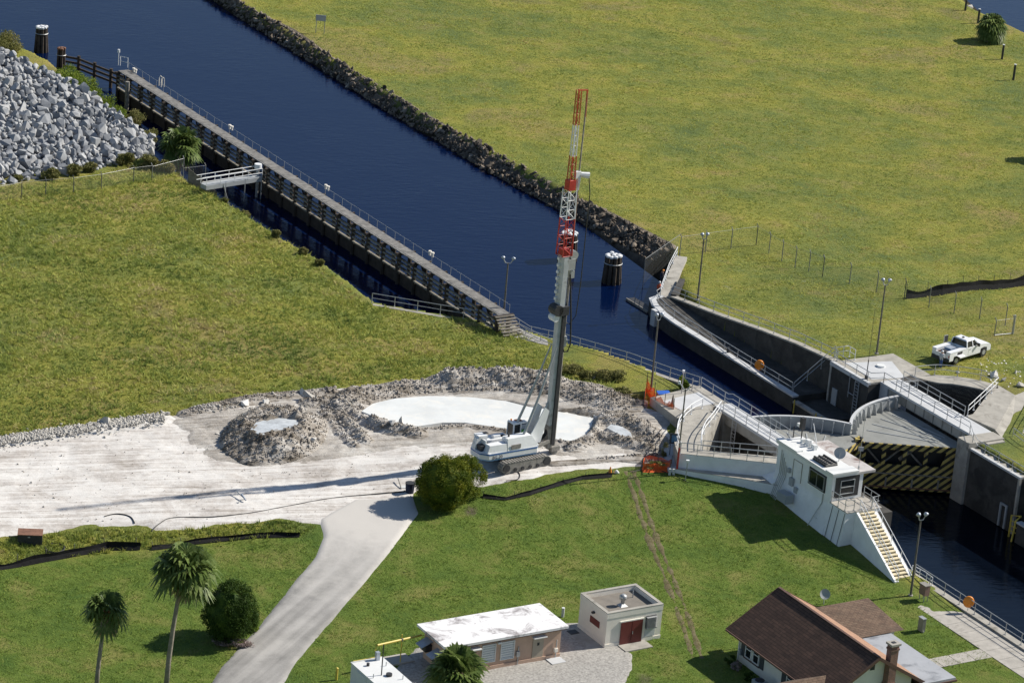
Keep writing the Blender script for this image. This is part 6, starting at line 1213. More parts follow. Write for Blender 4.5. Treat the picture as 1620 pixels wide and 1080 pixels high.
# tan building
c = W(-.6, -41.5, 0); t = thing('tan_building', 'long low tan building with a white coated flat roof and shuttered windows', 'building', c)
part(t, 'wall', M_TAN, lambda m: m.obox(-2.5, 1.2, -46.6, -36.3, -.2, 2.55)); part(t, 'roof', M_TROOF, lambda m: m.obox(-2.95, 1.6, -47.1, -35.9, 2.62, 2.82)); part(t, 'fascia', M_TRIMB, lambda m: m.obox(-2.85, 1.5, -47.0, -36.0, 2.5, 2.62))
part(t, 'plinth', M_TAN, lambda m: m.obox(1.2, 1.3, -46.6, -36.3, -.2, .35))
for n_ in (-42.9, -41.2): 
    fr = window(t, 1.2, n_, 1.45, 1.25, 1.55, 'n', 1, M_WHITE, M_WHITE, bars=0, border=.06); part(fr, 'slat', M_GATE, lambda m: [m.obox(1.24, 1.27, n_-.55, n_+.55, .85+k*.2, .87+k*.2) for k in range(7)])
dr = part(t, 'door', M_TANT, lambda m: m.obox(1.2, 1.26, -38.9, -37.9, .05, 2.05)); part(dr, 'door_window', M_GLASS, lambda m: m.obox(1.26, 1.28, -38.5, -38.3, 1.4, 1.65)); part(dr, 'canopy', M_WHITE, lambda m: m.obox(1.2, 1.6, -39.0, -37.8, 2.15, 2.22)); part(t, 'door', M_TANT, lambda m: m.obox(1.2, 1.26, -45.0, -44.1, .05, 2.0)); part(t, 'canopy', M_WHITE, lambda m: m.obox(1.2, 1.7, -45.2, -43.8, 2.12, 2.2))
for n_ in (-40.2, -36.7): part(t, 'conduit', M_GALV, lambda m: m.tube([W(1.28, n_, 0), W(1.28, n_, 1.6)], .05, 5))
part(t, 'wall_box', M_GALV, lambda m: m.obox(1.2, 1.4, -40.4, -40.1, .8, 1.2)); part(t, 'wall_box', M_CREAM, lambda m: m.obox(1.2, 1.42, -36.9, -36.6, .6, .9)); part(t, 'wall_light', M_WHITE, lambda m: m.obox(1.2, 1.45, -42.2, -41.9, 2.2, 2.35))
for i, (s_, z_) in enumerate(((-1.6, 1.5), (.1, 1.3))):
    ac = part(t, 'wall_unit', M_LAMP, lambda m: m.add([W(s_-.5, -46.6, z_+.55), W(s_+.5, -46.6, z_+.55), W(s_+.5, -47.6, z_+.15), W(s_-.5, -47.6, z_+.15), W(s_-.5, -46.6, z_+.5), W(s_+.5, -46.6, z_+.5), W(s_+.5, -47.6, z_+.1), W(s_-.5, -47.6, z_+.1)], [(0, 1, 2, 3), (7, 6, 5, 4), (0, 4, 5, 1), (1, 5, 6, 2), (2, 6, 7, 3), (3, 7, 4, 0)])); part(ac, 'unit_body', M_DARK, lambda m: m.obox(s_-.4, s_+.4, -47.2, -46.6, z_-.35, z_+.2))
# white utility building
c = W(-1, -29.5, 0); t = thing('utility_building', 'small cream block building with red double doors and a parapet roof', 'building', c); s0, s1, n0, n1 = -3.0, 1.1, -32.0, -26.75
part(t, 'wall', M_CREAM, lambda m: m.obox(s0, s1, n0, n1, -.2, 2.55)); part(t, 'plinth', M_CREAM, lambda m: m.obox(s0-.04, s1+.05, n0-.04, n1+.04, -.2, .32)); part(t, 'roof', M_GROOF, lambda m: m.obox(s0+.2, s1-.2, n0+.2, n1-.2, 2.55, 2.62))
for (a0, a1, b0, b1) in ((s0-.03, s0+.25, n0-.03, n1+.03), (s1-.25, s1+.03, n0-.03, n1+.03), (s0+.25, s1-.25, n0-.03, n0+.25), (s0+.25, s1-.25, n1-.25, n1+.03)): part(t, 'parapet', M_CREAM, lambda m: m.obox(a0, a1, b0, b1, 2.55, 3.0)); part(t, 'parapet_cap', M_CONC, lambda m: m.obox(a0-.01, a1+.01, b0-.01, b1+.01, 3.0, 3.06))
for n_ in (-30.15, -29.1): dd = part(t, 'door', M_MAROON, lambda m: m.obox(s1+.05, s1+.11, n_-.5, n_+.5, .1, 2.05)); 
part(dd, 'handle', M_GALV, lambda m: m.obox(s1+.11, s1+.16, -29.55, -29.5, .9, 1.15)); part(t, 'door_frame', M_CREAM2, lambda m: m.obox(s1, s1+.1, -30.75, -28.5, 2.05, 2.15)); lv = part(t, 'louvre', M_GALV, lambda m: m.obox(s1, s1+.3, -27.75-.55, -27.75+.45, 1.15, 1.2))
part(lv, 'louvre_blades', M_GALV, lambda m: [m.frame(W(s1+.17, -27.8, 1.25+k*.11), AXS, AXN, (0, 0, 1), .28, .98, .03) for k in range(9)]); part(lv, 'backing', M_DARK, lambda m: m.obox(s1+.01, s1+.05, -28.3, -27.3, 1.15, 2.2)); part(t, 'wall_patch', M_CONCL, lambda m: m.obox(s1+.01, s1+.06, -28.3, -27.35, .4, 1.1))
part(t, 'side_window', M_MAROON, lambda m: m.obox(-1.3, .1, n0-.05, n0, 1.3, 1.85)); part(t, 'wall_lamp', M_DARK, lambda m: m.obox(-.9, -.7, n0-.25, n0, 2.25, 2.4)); part(t, 'step', M_CONC, lambda m: m.obox(s1+.05, s1+1.3, -30.8, -28.2, -.2, .1))
part(t, 'side_slab', M_PATH, lambda m: m.obox(-2.8, 1.3, -33.5, n0-.05, -.2, .06)); part(t, 'floor_hatch', M_DARK, lambda m: m.obox(-2.6, -1.9, -33.3, -32.5, .06, .1)); vt = part(t, 'roof_vent', M_GALV, lambda m: m.prism(xy([W(-.9, -29.9), W(-.2, -29.9), W(-.2, -29.2), W(-.9, -29.2)]), 2.62, 2.85, xy([W(-.65, -29.65), W(-.45, -29.65), W(-.45, -29.45), W(-.65, -29.45)])))
part(vt, 'vent_cowl', M_GALV, lambda m: m.tube([W(-.55, -29.55, 2.8), W(-.55, -29.55, 3.2), W(-.55, -29.55, 3.21), W(-.55, -29.55, 3.5), W(-.55, -29.55, 3.62)], [.16, .16, .3, .3, .12], 12), True); part(t, 'roof_pipe', M_GALV, lambda m: m.tube([W(-1.6, -27.9, 2.6), W(-1.6, -27.9, 3.2)], .05, 6))
# generator enclosure
t = thing('generator_enclosure', 'white steel generator enclosure with small pipes on its roof', 'generator', W(2.4, -53.2, 0)); part(t, 'base', M_CONC, lambda m: m.obox(-.4, 5.5, -55.3, -51.4, -.2, .12)); part(t, 'box', M_WHITE, lambda m: m.obox(.2, 5.0, -54.5, -51.85, .12, 2.15))
part(t, 'roof', M_WHITE, lambda m: m.obox(.15, 5.05, -54.55, -51.8, 2.15, 2.22)); part(t, 'vent_cap', M_DARK, lambda m: m.cyl(W(3.3, -52.9), .24, 2.22, 2.42, 12)); part(t, 'vent_cap', M_DARK, lambda m: m.cyl(W(1.2, -53.6), .12, 2.22, 2.45, 10)); part(t, 'mast', M_DARK, lambda m: m.tube([W(3.0, -53.4, 2.2), W(3.0, -53.4, 4.8)], .05, 6)); part(t, 'light', M_LAMP, lambda m: m.obox(.4, .7, -52.6, -52.3, 2.22, 2.9))
for s_, n_ in ((3.2, -54.2), (1.7, -52.3), (4.2, -52.2)): part(t, 'roof_pipe', M_GALV, lambda m: m.tube([W(s_, n_, 2.2), W(s_, n_, 2.55)], .04, 6))
for s_ in (1.2, 3.4): part(t, 'door_panel', M_WHITE, lambda m: m.obox(s_, s_+1.5, -54.56, -54.5, .35, 2.0))
part(t, 'door_handle', M_DARK, lambda m: m.obox(2.2, 2.3, -54.62, -54.56, 1.1, 1.3)); part(t, 'roof_rail', M_YEL, lambda m: m.tube([W(.3, -54.4, 2.35), W(.3, -52.0, 2.35)], .03, 5))
# yellow gas pipe
g0 = PX(667, 1004, 2.0); g1 = PX(597, 1020, 2.2); t = thing('yellow_pipe', 'yellow pipe on a thin post running beside the generator enclosure', 'pipe', PX(637, 1050, 0)); part(t, 'pipe', M_YEL, lambda m: m.tube([g0, g1], .09, 7)); part(t, 'pipe_bend', M_YEL, lambda m: m.tube([g1, g1+Vector((-.1, 0, -.1)), g1+Vector((-.1, -.2, -.8)), g1+Vector((.4, -.6, -1.1)), W(.5, -52.6, 2.0)], .04, 6)); part(t, 'post', M_YEL, lambda m: m.tube([g0.lerp(g1, .45)+Vector((0, 0, .45)), g0.lerp(g1, .45)-Vector((0, 0, 2.2))], .05, 6)); part(t, 'bracket', M_STEEL, lambda m: m.tube([g0.lerp(g1, .45)-g0.lerp(g1, .45)*0+Vector((-.12, 0, 0)), g0.lerp(g1, .45)+Vector((.12, 0, 0))], .12, 7))
p = PG(532, 1075); t = thing('yellow_bollard', 'short yellow bollard on the lawn left of the generator enclosure', 'bollard', p); part(t, 'post', M_YEL, lambda m: m.tube([p, p+Vector((0, 0, 1.0))], .10, 8)); part(t, 'cap', M_YEL, lambda m: m.tube([p+Vector((0, 0, 1.0)), p+Vector((0, 0, 1.06))], [.12, .05], 8))
p = PG(890, 975); t = thing('white_bollard', 'short white post on the lawn between the tan and cream buildings', 'bollard', p); part(t, 'post', M_CONCL, lambda m: m.tube([p, p+Vector((0, 0, .75))], .12, 8)); part(t, 'cap', M_CAPW, lambda m: m.tube([p+Vector((0, 0, .75)), p+Vector((0, 0, .82))], .13, 8))
t = thing('concrete_pad', 'small concrete slab on the ground at the left end of the tan building', 'slab', W(-3, -48.6, 0)); part(t, 'slab', M_PATH, lambda m: m.obox(-3.6, -2.2, -49.8, -47.6, -.1, .1)); part(t, 'rim', M_CONC, lambda m: m.obox(-2.2, -2.0, -49.8, -47.6, -.1, .16))
t = thing('step_pad', 'small white concrete step at the right end of the tan building', 'slab', W(1.8, -37, 0)); part(t, 'slab', M_CONCL, lambda m: m.obox(1.3, 2.3, -37.6, -36.3, -.1, .1)); part(t, 'edge', M_CONC, lambda m: m.obox(2.3, 2.4, -37.6, -36.3, -.1, .06))
# house
t = thing('brown_roof_house', 'cream house with a large brown shingle roof, red brick chimney and grey flat roofed porch', 'house', W(12.5, -19, 0)); RS0, RS1, RN0, RN1, RR, RE, RZ = 6.0, 19.6, -23.8, -14.4, -19.1, 2.55, 5.4
part(t, 'wall', M_CREAM2, lambda m: m.add([W(6.7, -23.0, -.2), W(19.0, -23.0, -.2), W(19.0, -15.2, -.2), W(6.7, -15.2, -.2), W(6.7, -23.0, 2.8), W(19.0, -23.0, 2.8), W(19.0, -15.2, 2.8), W(6.7, -15.2, 2.8), W(6.7, -19.1, 5.15), W(19.0, -19.1, 5.15)], [(0, 1, 5, 4), (2, 3, 7, 6), (1, 2, 6, 9, 5), (3, 0, 4, 8, 7), (4, 5, 9, 8), (6, 7, 8, 9), (0, 3, 2, 1)]))
def slope(m, s0, s1, nA, zA, nB, zB, th=.16):
    m.add([W(s0, nA, zA), W(s1, nA, zA), W(s1, nB, zB), W(s0, nB, zB), W(s0, nA, zA-th), W(s1, nA, zA-th), W(s1, nB, zB-th), W(s0, nB, zB-th)], [(0, 1, 2, 3), (7, 6, 5, 4), (0, 4, 5, 1), (1, 5, 6, 2), (2, 6, 7, 3), (3, 7, 4, 0)])
rfA = part(t, 'roof', M_SHING, lambda m: slope(m, RS0, RS1, RN0, RE, RR, RZ)); uvbox_roof(rfA, AXS)
M_SHINGT = brick_like('painted_sunlit_shingles', (.32, .19, .125), (.38, .23, .155), (.20, .11, .075), 1, .9, .26, 0)  # lighter shingle copy, sunlight on the rear slope put into its colour
rfB = part(t, 'roof', M_SHINGT, lambda m: slope(m, RS0, RS1, RN1, RE, RR+.02, RZ-.004)); uvbox_roof(rfB, AXS); rfA['label'] = 'dark brown front roof slope'; rfB['label'] = 'rear roof slope coloured lighter tan as if sunlit'
part(t, 'ridge_cap', M_TRIMB, lambda m: m.bar(W(RS0, RR, RZ+.02), W(RS1, RR, RZ+.02), .22, .06))
for s_ in (RS0-.03, RS1+.03):
    part(t, 'barge_board', M_TRIMB, lambda m: m.bar(W(s_, RN0, RE-.1), W(s_, RR, RZ-.1), .07, .26)); part(t, 'barge_board', M_TRIMB, lambda m: m.bar(W(s_, RN1, RE-.1), W(s_, RR, RZ-.1), .07, .26))
part(t, 'gutter', M_TRIMB, lambda m: m.bar(W(RS0, RN0-.06, RE-.1), W(RS1, RN0-.06, RE-.1), .12, .14))
ch = part(t, 'chimney', M_BRICK, lambda m: (m.obox(19.05, 19.75, -18.3, -17.1, -.2, 2.5), m.prism(xy([W(19.05, -18.3), W(19.75, -18.3), W(19.75, -17.1), W(19.05, -17.1)]), 2.5, 3.1, xy([W(19.05, -18.05), W(19.65, -18.05), W(19.65, -17.35), W(19.05, -17.35)])), m.obox(19.05, 19.65, -18.05, -17.35, 3.1, 6.15), m.obox(19.0, 19.7, -18.1, -17.3, 5.75, 5.9))); uvbox_roof(ch, AXS)
part(ch, 'chimney_cap', M_CONC, lambda m: m.obox(18.95, 19.75, -18.15, -17.25, 6.15, 6.32)); part(ch, 'flue', M_DARK, lambda m: m.obox(19.2, 19.5, -17.85, -17.55, 6.32, 6.36))
for s_ in (8.2, 9.25, 13.9, 14.95): w_ = window(t, s_, -23.0, 1.55, .85, 1.5, 's', -1, M_WHITE, M_GLASS, bars=0, border=.08); part(w_, 'sash_bar', M_WHITE, lambda m: m.obox(s_-.36, s_+.36, -23.07, -23.0, 1.5, 1.58))
for s_ in (7.45, 10.05, 13.1, 15.75): part(t, 'shutter', M_SHUT, lambda m: m.obox(s_-.28, s_+.28, -23.06, -23.0, .7, 2.35))
for s_ in (8.72, 14.42): part(t, 'window_sill', M_TRIMB, lambda m: m.obox(s_-1.1, s_+1.1, -23.12, -23.0, .68, .76))
part(t, 'gable_vent', M_DARK, lambda m: m.obox(19.0, 19.06, -19.4, -19.0, 4.1, 4.6)); part(t, 'downpipe', M_CONCL, lambda m: m.tube([W(7.0, -23.1, .1), W(7.0, -23.1, 2.3)], .05, 6)); part(t, 'meter_box', M_LAMP, lambda m: m.obox(7.05, 7.3, -23.2, -23.0, .7, 1.15))
pg = part(t, 'front_gable_roof', M_SHINGP, lambda m: (slope(m, 15.2, 17.0, -26.5, 2.45, -26.5, 2.44) if False else m.add([W(15.6, -26.4, 2.5), W(17.4, -26.4, 3.45), W(17.4, -21.9, 3.45), W(15.6, -23.4, 2.5), W(19.2, -26.4, 2.5), W(19.2, -23.4, 2.5), W(15.6, -26.4, 2.38), W(17.4, -26.4, 3.33), W(17.4, -21.9, 3.33), W(15.6, -23.4, 2.38), W(19.2, -26.4, 2.38), W(19.2, -23.4, 2.38)], [(0, 1, 2, 3), (1, 4, 5, 2), (6, 9, 8, 7), (7, 8, 11, 10), (0, 6, 7, 1), (1, 7, 10, 4), (3, 9, 6, 0), (4, 10, 11, 5), (2, 8, 9, 3), (5, 11, 8, 2)]))); uvbox_roof(pg, AXN)
part(t, 'porch_wall', M_CREAM2, lambda m: m.obox(16.0, 18.8, -26.0, -23.0, -.2, 2.4))
wg = part(t, 'wing_wall', M_CREAM2, lambda m: m.obox(6.2, 10.9, -15.2, -10.8, -.2, 2.5)); wr = part(t, 'wing_roof', M_SHINGP, lambda m: m.add([W(5.7, -14.8, 2.6), W(5.7, -10.2, 2.6), W(6.6, -10.4, 3.35), W(6.6, -15.8, 3.35), W(11.4, -10.2, 2.6), W(11.4, -15.0, 2.6)], [(0, 3, 2, 1), (2, 3, 5, 4), (1, 2, 4), (0, 1, 4, 5)])); uvbox_roof(wr, AXN)
part(t, 'flat_roof', M_FLATR, lambda m: m.obox(10.6, 19.9, -14.6, -11.5, 2.35, 2.52)); part(t, 'flat_roof_fascia', M_TRIMB, lambda m: m.obox(10.5, 20.0, -14.7, -11.4, 2.2, 2.35)); part(t, 'porch_screen', M_DARK, lambda m: (m.obox(11.4, 19.7, -11.8, -11.7, 0, 2.2), m.obox(19.6, 19.7, -15.1, -11.7, 0, 2.2))); 
for k in range(7): part(t, 'screen_post', M_SHUT, lambda m: m.obox(19.72, 19.8, -15.0+k*.53, -14.93+k*.53, 0, 2.2))
t = thing('awning_shade', 'small dark awning frame at the left rear corner of the house', 'awning', W(6.0, -20.5, 2)); part(t, 'panel', M_DARK, lambda m: m.add([W(5.0, -21.3, 2.5), W(5.0, -20.0, 2.5), W(6.7, -20.0, 2.8), W(6.7, -21.3, 2.8), W(5.0, -21.3, 2.42), W(5.0, -20.0, 2.42), W(6.7, -20.0, 2.72), W(6.7, -21.3, 2.72)], [(0, 1, 2, 3), (7, 6, 5, 4), (0, 4, 5, 1), (1, 5, 6, 2), (2, 6, 7, 3), (3, 7, 4, 0)])); part(t, 'leg', M_DARK, lambda m: m.tube([W(5.1, -21.2, 0), W(5.1, -21.2, 2.45)], .04, 5))
dish(PG(1303, 955), .45, .2, 'white satellite dish standing on the grass behind the brown roof', tilt=.45)
t = thing('condenser_unit', 'grey round topped air conditioner by the house windows', 'air conditioner', W(12.0, -24.4, 0)); part(t, 'housing', M_LAMP, lambda m: m.obox(11.5, 12.4, -24.9, -24.0, 0, .85)); part(t, 'fan_grille', M_DARK, lambda m: m.cyl(W(11.95, -24.45), .38, .85, .9, 16))
for i, (s_, n_, l) in enumerate(((7.2, -24.0, 'small leafy shrub at the left corner of the house'), (8.3, -24.1, 'pale shrub under the first window of the house'), (10.4, -24.3, 'green potted shrub between the two house windows'), (13.4, -24.2, 'small green shrub right of the air conditioner'))): bush('shrub', tuple(W(s_, n_, 0)), (.5, .45, .45), l, 'shrub', M_LEAF_D if i != 1 else M_FLOW, 700, .12, 12, 300+i, .35, trunk=False)
t = thing('stepping_slabs', 'row of pale stepping slabs on the grass behind the house wing', 'slab', W(5.5, -8.2, 0))
for k in range(4): part(t, 'slab', M_PATH, lambda m: m.obox(4.4+k*.62, 4.95+k*.62, -9.6, -7.9, -.1, .05))

# ================================================================== TRUCK
TC = (PX(1508, 578, 3.4)+PX(1557, 563, 3.4))/2; TYAW = math.atan2(*(PX(1557, 563, 3.4)-PX(1508, 578, 3.4)).yx); lt = Vector((-math.sin(TYAW), math.cos(TYAW), 0)); TC = TC+lt*1.0; TC.z = HG(TC.x, TC.y)+.03
truck = thing('service_truck', 'white service truck with open utility body parked on the far grass', 'truck', TC); K = LF(TC, TYAW); wb = 2.2
for x in (-wb, wb):
    for sd_ in (-1, 1):
        wh = K.part(truck, 'wheel', M_TYRE, lambda m: m.tube([(x, sd_*.78, .45), (x, sd_*1.06, .45)], .45, 18)); K.part(wh, 'rim', M_GALV, lambda m: m.tube([(x, sd_*1.04, .45), (x, sd_*1.08, .45)], .25, 12))
K.part(truck, 'chassis', M_DARK, lambda m: (m.box(-3.3, 3.0, -.5, .5, .4, .75), m.box(-3.45, -3.2, -1.05, 1.05, .45, .8)))
hoodv = [(1.35, 1.35), (1.5, 1.42), (3.05, 1.22), (3.3, 1.0), (3.32, .5), (2.75, .5), (2.7, .9), (2.2, 1.0), (1.7, .9), (1.65, .5), (1.35, .5)]
def ext(m, prof, y0, y1, t0=0): n = len(prof); m.add([(x, y0, z) for x, z in prof]+[(x, y1, z) for x, z in prof], [tuple(range(n))[::-1], tuple(range(n, 2*n))]+[(i, (i+1) % n, n+(i+1) % n, n+i) for i in range(n)])
K.part(truck, 'hood', M_CARW, lambda m: ext(m, hoodv, -1.02, 1.02), True if False else False); K.part(truck, 'cab_body', M_CARW, lambda m: ext(m, [(1.36, .5), (1.36, 1.40), (-.55, 1.40), (-.62, .5)], -1.03, 1.03))
K.part(truck, 'cab_roof', M_CARW, lambda m: m.prism([(-.5, -.85), (.65, -.85), (.65, .85), (-.5, .85)], 1.98, 2.08, [(-.4, -.7), (.5, -.7), (.5, .7), (-.4, .7)]))
K.part(truck, 'windows', M_GLASS, lambda m: m.prism([(-.55, -.98), (1.3, -.98), (1.3, .98), (-.55, .98)], 1.40, 1.98, [(-.46, -.82), (.62, -.82), (.62, .82), (-.46, .82)]))
for sd_ in (-1, 1):
    for a_, b_ in (((1.34, 1.40), (.66, 1.99)), ((-.57, 1.40), (-.48, 1.99)), ((.35, 1.4), (.3, 1.98))): K.part(truck, 'pillar', M_CARW, lambda m: m.bar((a_[0], sd_*1.0, a_[1]), (b_[0], sd_*.84, b_[1]), .09))
    dd = K.part(truck, 'door', M_CARW, lambda m: m.box(-.3, 1.0, sd_*1.035-.01, sd_*1.035+.01, .62, 1.38)); K.part(dd, 'handle', M_DARK, lambda m: m.box(-.2, .0, sd_*1.05-.01, sd_*1.05+.01, 1.15, 1.2)); K.part(truck, 'mirror', M_DARK, lambda m: m.box(.95, 1.1, sd_*1.2-.12, sd_*1.2+.12, 1.35, 1.65)); K.part(truck, 'headlight', M_GATE, lambda m: m.box(3.2, 3.33, sd_*.8-.15, sd_*.8+.15, .85, 1.05))
    K.part(truck, 'utility_box', M_CARW, lambda m: ext(m, [(-.72, .55), (-.72, 1.38), (-3.35, 1.38), (-3.35, .55), (-2.8, .55), (-2.7, .95), (-1.75, .95), (-1.65, .55)], sd_*1.1-.02 if sd_ < 0 else .62, sd_*.62 if sd_ < 0 else 1.1)); K.part(truck, 'wheel_arch', M_DARK, lambda m: ext(m, [(-2.78, .5), (-2.7, .93), (-1.75, .93), (-1.68, .5)], sd_*1.0-.05, sd_*.7))
    K.part(truck, 'box_lid', M_CARW, lambda m: m.box(-3.33, -.74, min(sd_*.6, sd_*1.14), max(sd_*.6, sd_*1.14), 1.38, 1.44))
K.part(truck, 'open_compartment', M_DARK, lambda m: m.box(-2.2, -1.4, -1.125, -1.11, 1.0, 1.3)); K.part(truck, 'open_door_panel', M_CARW, lambda m: m.add([(-2.25, -1.12, .98), (-1.35, -1.12, .98), (-1.35, -1.55, .93), (-2.25, -1.55, .93), (-2.25, -1.12, .94), (-1.35, -1.12, .94), (-1.35, -1.55, .89), (-2.25, -1.55, .89)], [(0, 1, 2, 3), (7, 6, 5, 4), (0, 4, 5, 1), (1, 5, 6, 2), (2, 6, 7, 3), (3, 7, 4, 0)]))
K.part(truck, 'bed', M_GATE, lambda m: m.box(-3.3, -.7, -.6, .6, .75, .85)); K.part(truck, 'tailgate', M_CARW, lambda m: m.box(-3.42, -3.36, -.62, .62, .55, 1.2)); K.part(truck, 'bumper', M_DARK, lambda m: m.box(3.3, 3.45, -.98, .98, .45, .7)); K.part(truck, 'grille', M_DARK, lambda m: m.box(3.31, 3.345, -.6, .6, .72, 1.0)); K.part(truck, 'roof_beacon', M_DARK, lambda m: m.box(-.1, .05, -.1, .1, 2.08, 2.18)); K.part(truck, 'tail_light', M_RED, lambda m: m.box(-3.37, -3.34, -1.05, -.95, .9, 1.15))
tk = thing('blue_cooler', 'light blue container in the bed of the white service truck', 'container', K(-1.9, .1, .85)); K.part(tk, 'body', simple('light_blue_plastic', (.16, .33, .55), .5, .1, 3, bmp=0), lambda m: m.box(-2.3, -1.5, -.35, .45, .85, 1.4)); K.part(tk, 'lid', M_LAMP, lambda m: m.box(-2.33, -1.47, -.38, .48, 1.4, 1.46))
tk = thing('welder_unit', 'dark machine lying in the truck bed near the tailgate', 'machine', K(-2.8, 0, .85)); K.part(tk, 'body', M_DARK, lambda m: m.box(-3.0, -2.5, -.4, .25, .85, 1.3)); K.part(tk, 'hose_reel', M_RUST, lambda m: m.tube([(-3.1, .2, 1.05), (-3.1, .5, 1.05)], .2, 10))
tk = thing('headache_rack', 'clear panel rack standing behind the truck cab on the far side', 'rack', K(-1.0, 1.0, 1.4)); K.part(tk, 'frame', M_GALV, lambda m: (m.bar((-1.5, 1.2, 1.4), (-1.5, 1.2, 2.2), .05), m.bar((-1.5, 1.2, 2.2), (-.8, 1.3, 2.1), .05))); K.part(tk, 'panel', M_DARK, lambda m: m.box(-1.45, -.85, 1.22, 1.25, 1.45, 2.1))

# ================================================================== PEOPLE
def person(loc, yaw, label, shirt, pants, hat=None, pose='stand', h=1.78):
    t = thing('person', label, 'person', loc, yaw); k = h/1.78
    J = {'pel': (0, 0, .95), 'che': (.03, 0, 1.28), 'nek': (.04, 0, 1.48), 'hd0': (.05, 0, 1.56), 'hd1': (.06, 0, 1.72)}
    lean = .12 if pose == 'lean' else 0
    for q in ('che', 'nek', 'hd0', 'hd1'): x, y, z = J[q]; J[q] = (x+lean*(z-.95)*1.6, y, z)
    V = [J['pel'], J['che'], J['nek'], J['hd0'], J['hd1']]; E = [(0, 1), (1, 2), (2, 3), (3, 4)]; Rd = [.15, .17, .065, .10, .085]
    for s_ in (-1, 1):
        b = len(V); st = .07*s_; V += [(0, .10*s_, .86), (.03+st, .11*s_, .48), (-.02+st, .11*s_, .09), (.13+st, .13*s_, .05)]; E += [(0, b), (b, b+1), (b+1, b+2), (b+2, b+3)]; Rd += [.095, .065, .045, .04]
        b = len(V); sx = J['che'][0]; fw = .28 if pose != 'stand' or s_ < 0 else .1; V += [(sx, .19*s_, 1.42), (sx+.02, .25*s_, 1.14), (sx+fw, .22*s_, .98 if fw < .2 else 1.08), (sx+fw+.07, .21*s_, .93 if fw < .2 else 1.06)]; E += [(2, b), (b, b+1), (b+1, b+2), (b+2, b+3)]; Rd += [.06, .048, .034, .035]
    me = bpy.data.meshes.new('body'); me.from_pydata([tuple(c*k for c in v) for v in V], E, []); o = bpy.data.objects.new('body', me); COL.objects.link(o); sm = o.modifiers.new('skin', 'SKIN'); o.modifiers.new('sub', 'SUBSURF').levels = 1; o.modifiers['sub'].render_levels = 1
    for i, r_ in enumerate(Rd): me.skin_vertices[0].data[i].radius = (r_*k, r_*k*(1.25 if i in (0, 1) else 1)); me.skin_vertices[0].data[i].use_root = (i == 0)
    bpy.context.view_layer.update(); dg = bpy.context.evaluated_depsgraph_get(); nm = bpy.data.meshes.new_from_object(o.evaluated_get(dg)); bpy.data.objects.remove(o); nm.materials.clear()
    for m_ in (M_SKIN, shirt, pants, M_DARK): nm.materials.append(m_)
    for p_ in nm.polygons:
        c = p_.center/k; p_.material_index = 0 if (c.z > 1.5 or (c.x > .25+lean*.3 and abs(c.y) > .12 and .85 < c.z < 1.2)) else (1 if c.z > .96 else (2 if c.z > .10 else 3)); p_.use_smooth = True
    nm.name = 'body'; ob = bpy.data.objects.new('body', nm); COL.objects.link(ob); ob.parent = t
    hx = J['hd1'][0]*k; 
    def lp(name, mat, fn): m = MB(); fn(m); m.v = [(v[0]+loc[0], v[1]+loc[1], v[2]+loc[2]) for v in m.v]; return m.build(name, mat, t, True)
    if hat: lp('hard_hat', hat, lambda m: (m.tube([(hx, 0, 1.70*k), (hx, 0, 1.74*k), (hx, 0, 1.80*k), (hx, 0, 1.84*k)], [.15, .13, .11, .04], 12)))
    else: lp('hair', M_TRIMB, lambda m: m.tube([(hx-.02, 0, 1.68*k), (hx-.02, 0, 1.78*k), (hx-.02, 0, 1.82*k)], [.10, .09, .03], 10))
    return t
p = PX(1487, 583.5, 3.4); p.z = HG(p.x, p.y)+.02; person(tuple(p), R_(60), 'person in pale work shirt and blue jeans standing behind the white truck', M_SHIRT, M_DENIM, M_CAPW, 'stand')
t = thing('work_float', 'small floating work platform beside the wing wall under the two workers', 'float', W(-71.2, 16.6, WU)); part(t, 'deck', M_DARK, lambda m: m.obox(-73.2, -69.0, 17.0, 18.0, WU-.2, WU+.2)); part(t, 'edge', M_STEEL, lambda m: m.obox(-73.2, -69.0, 16.9, 17.0, WU-.1, WU+.25))
p = PX(1044, 452, WU+.25); person((p.x, p.y, WU+.25), R_(20), 'person in orange cap and dark clothes, farther worker by the wing wall', M_NAVY, M_NAVY, M_ORANGE, 'lean')
p = PX(1041, 471, WU+.25); person((p.x, p.y, WU+.25), R_(70), 'person in red vest and white cap, nearer worker by the wing wall', M_HIVIS, M_NAVY, M_CAPW, 'stand')

# ================================================================== SMALL SITE THINGS
p = PG(46, 860); t = thing('steel_skip_box', 'rusty topped dark steel box on the grass at the left', 'box', p); X_ = Vector((1, .12, 0)).normalized(); Y_ = Vector((-X_.y, X_.x, 0))
part(t, 'body', M_DARK, lambda m: m.frame(p+Vector((0, .5, .42)), X_, Y_, (0, 0, 1), 2.0, 1.3, .84)); part(t, 'lid', M_RUST, lambda m: m.frame(p+Vector((0, .5, .87)), X_, Y_, (0, 0, 1), 2.06, 1.36, .06)); part(t, 'latch', M_GALV, lambda m: m.frame(p+Vector((0, -.18, .7)), X_, Y_, (0, 0, 1), .2, .05, .1))
def ring_hose(px, py, r, turns, label, name='hose_coil'):
    c = PG(px, py); t = thing(name, label, 'hose', c); m = MB(); pts = []
    for k in range(turns*22+1): a = 2*math.pi*k/22; rr_ = r*(1+.07*math.sin(k*.71)); pts.append(c+Vector((math.cos(a)*rr_, math.sin(a)*rr_*1.3, .06+.03*(k//22)))) 
    m.tube(pts, .045, 5); m.build('coil', M_RUBBER, t); return t
ring_hose(87, 868, .75, 3, 'black hose coil lying on the grass beside the rusty steel box')
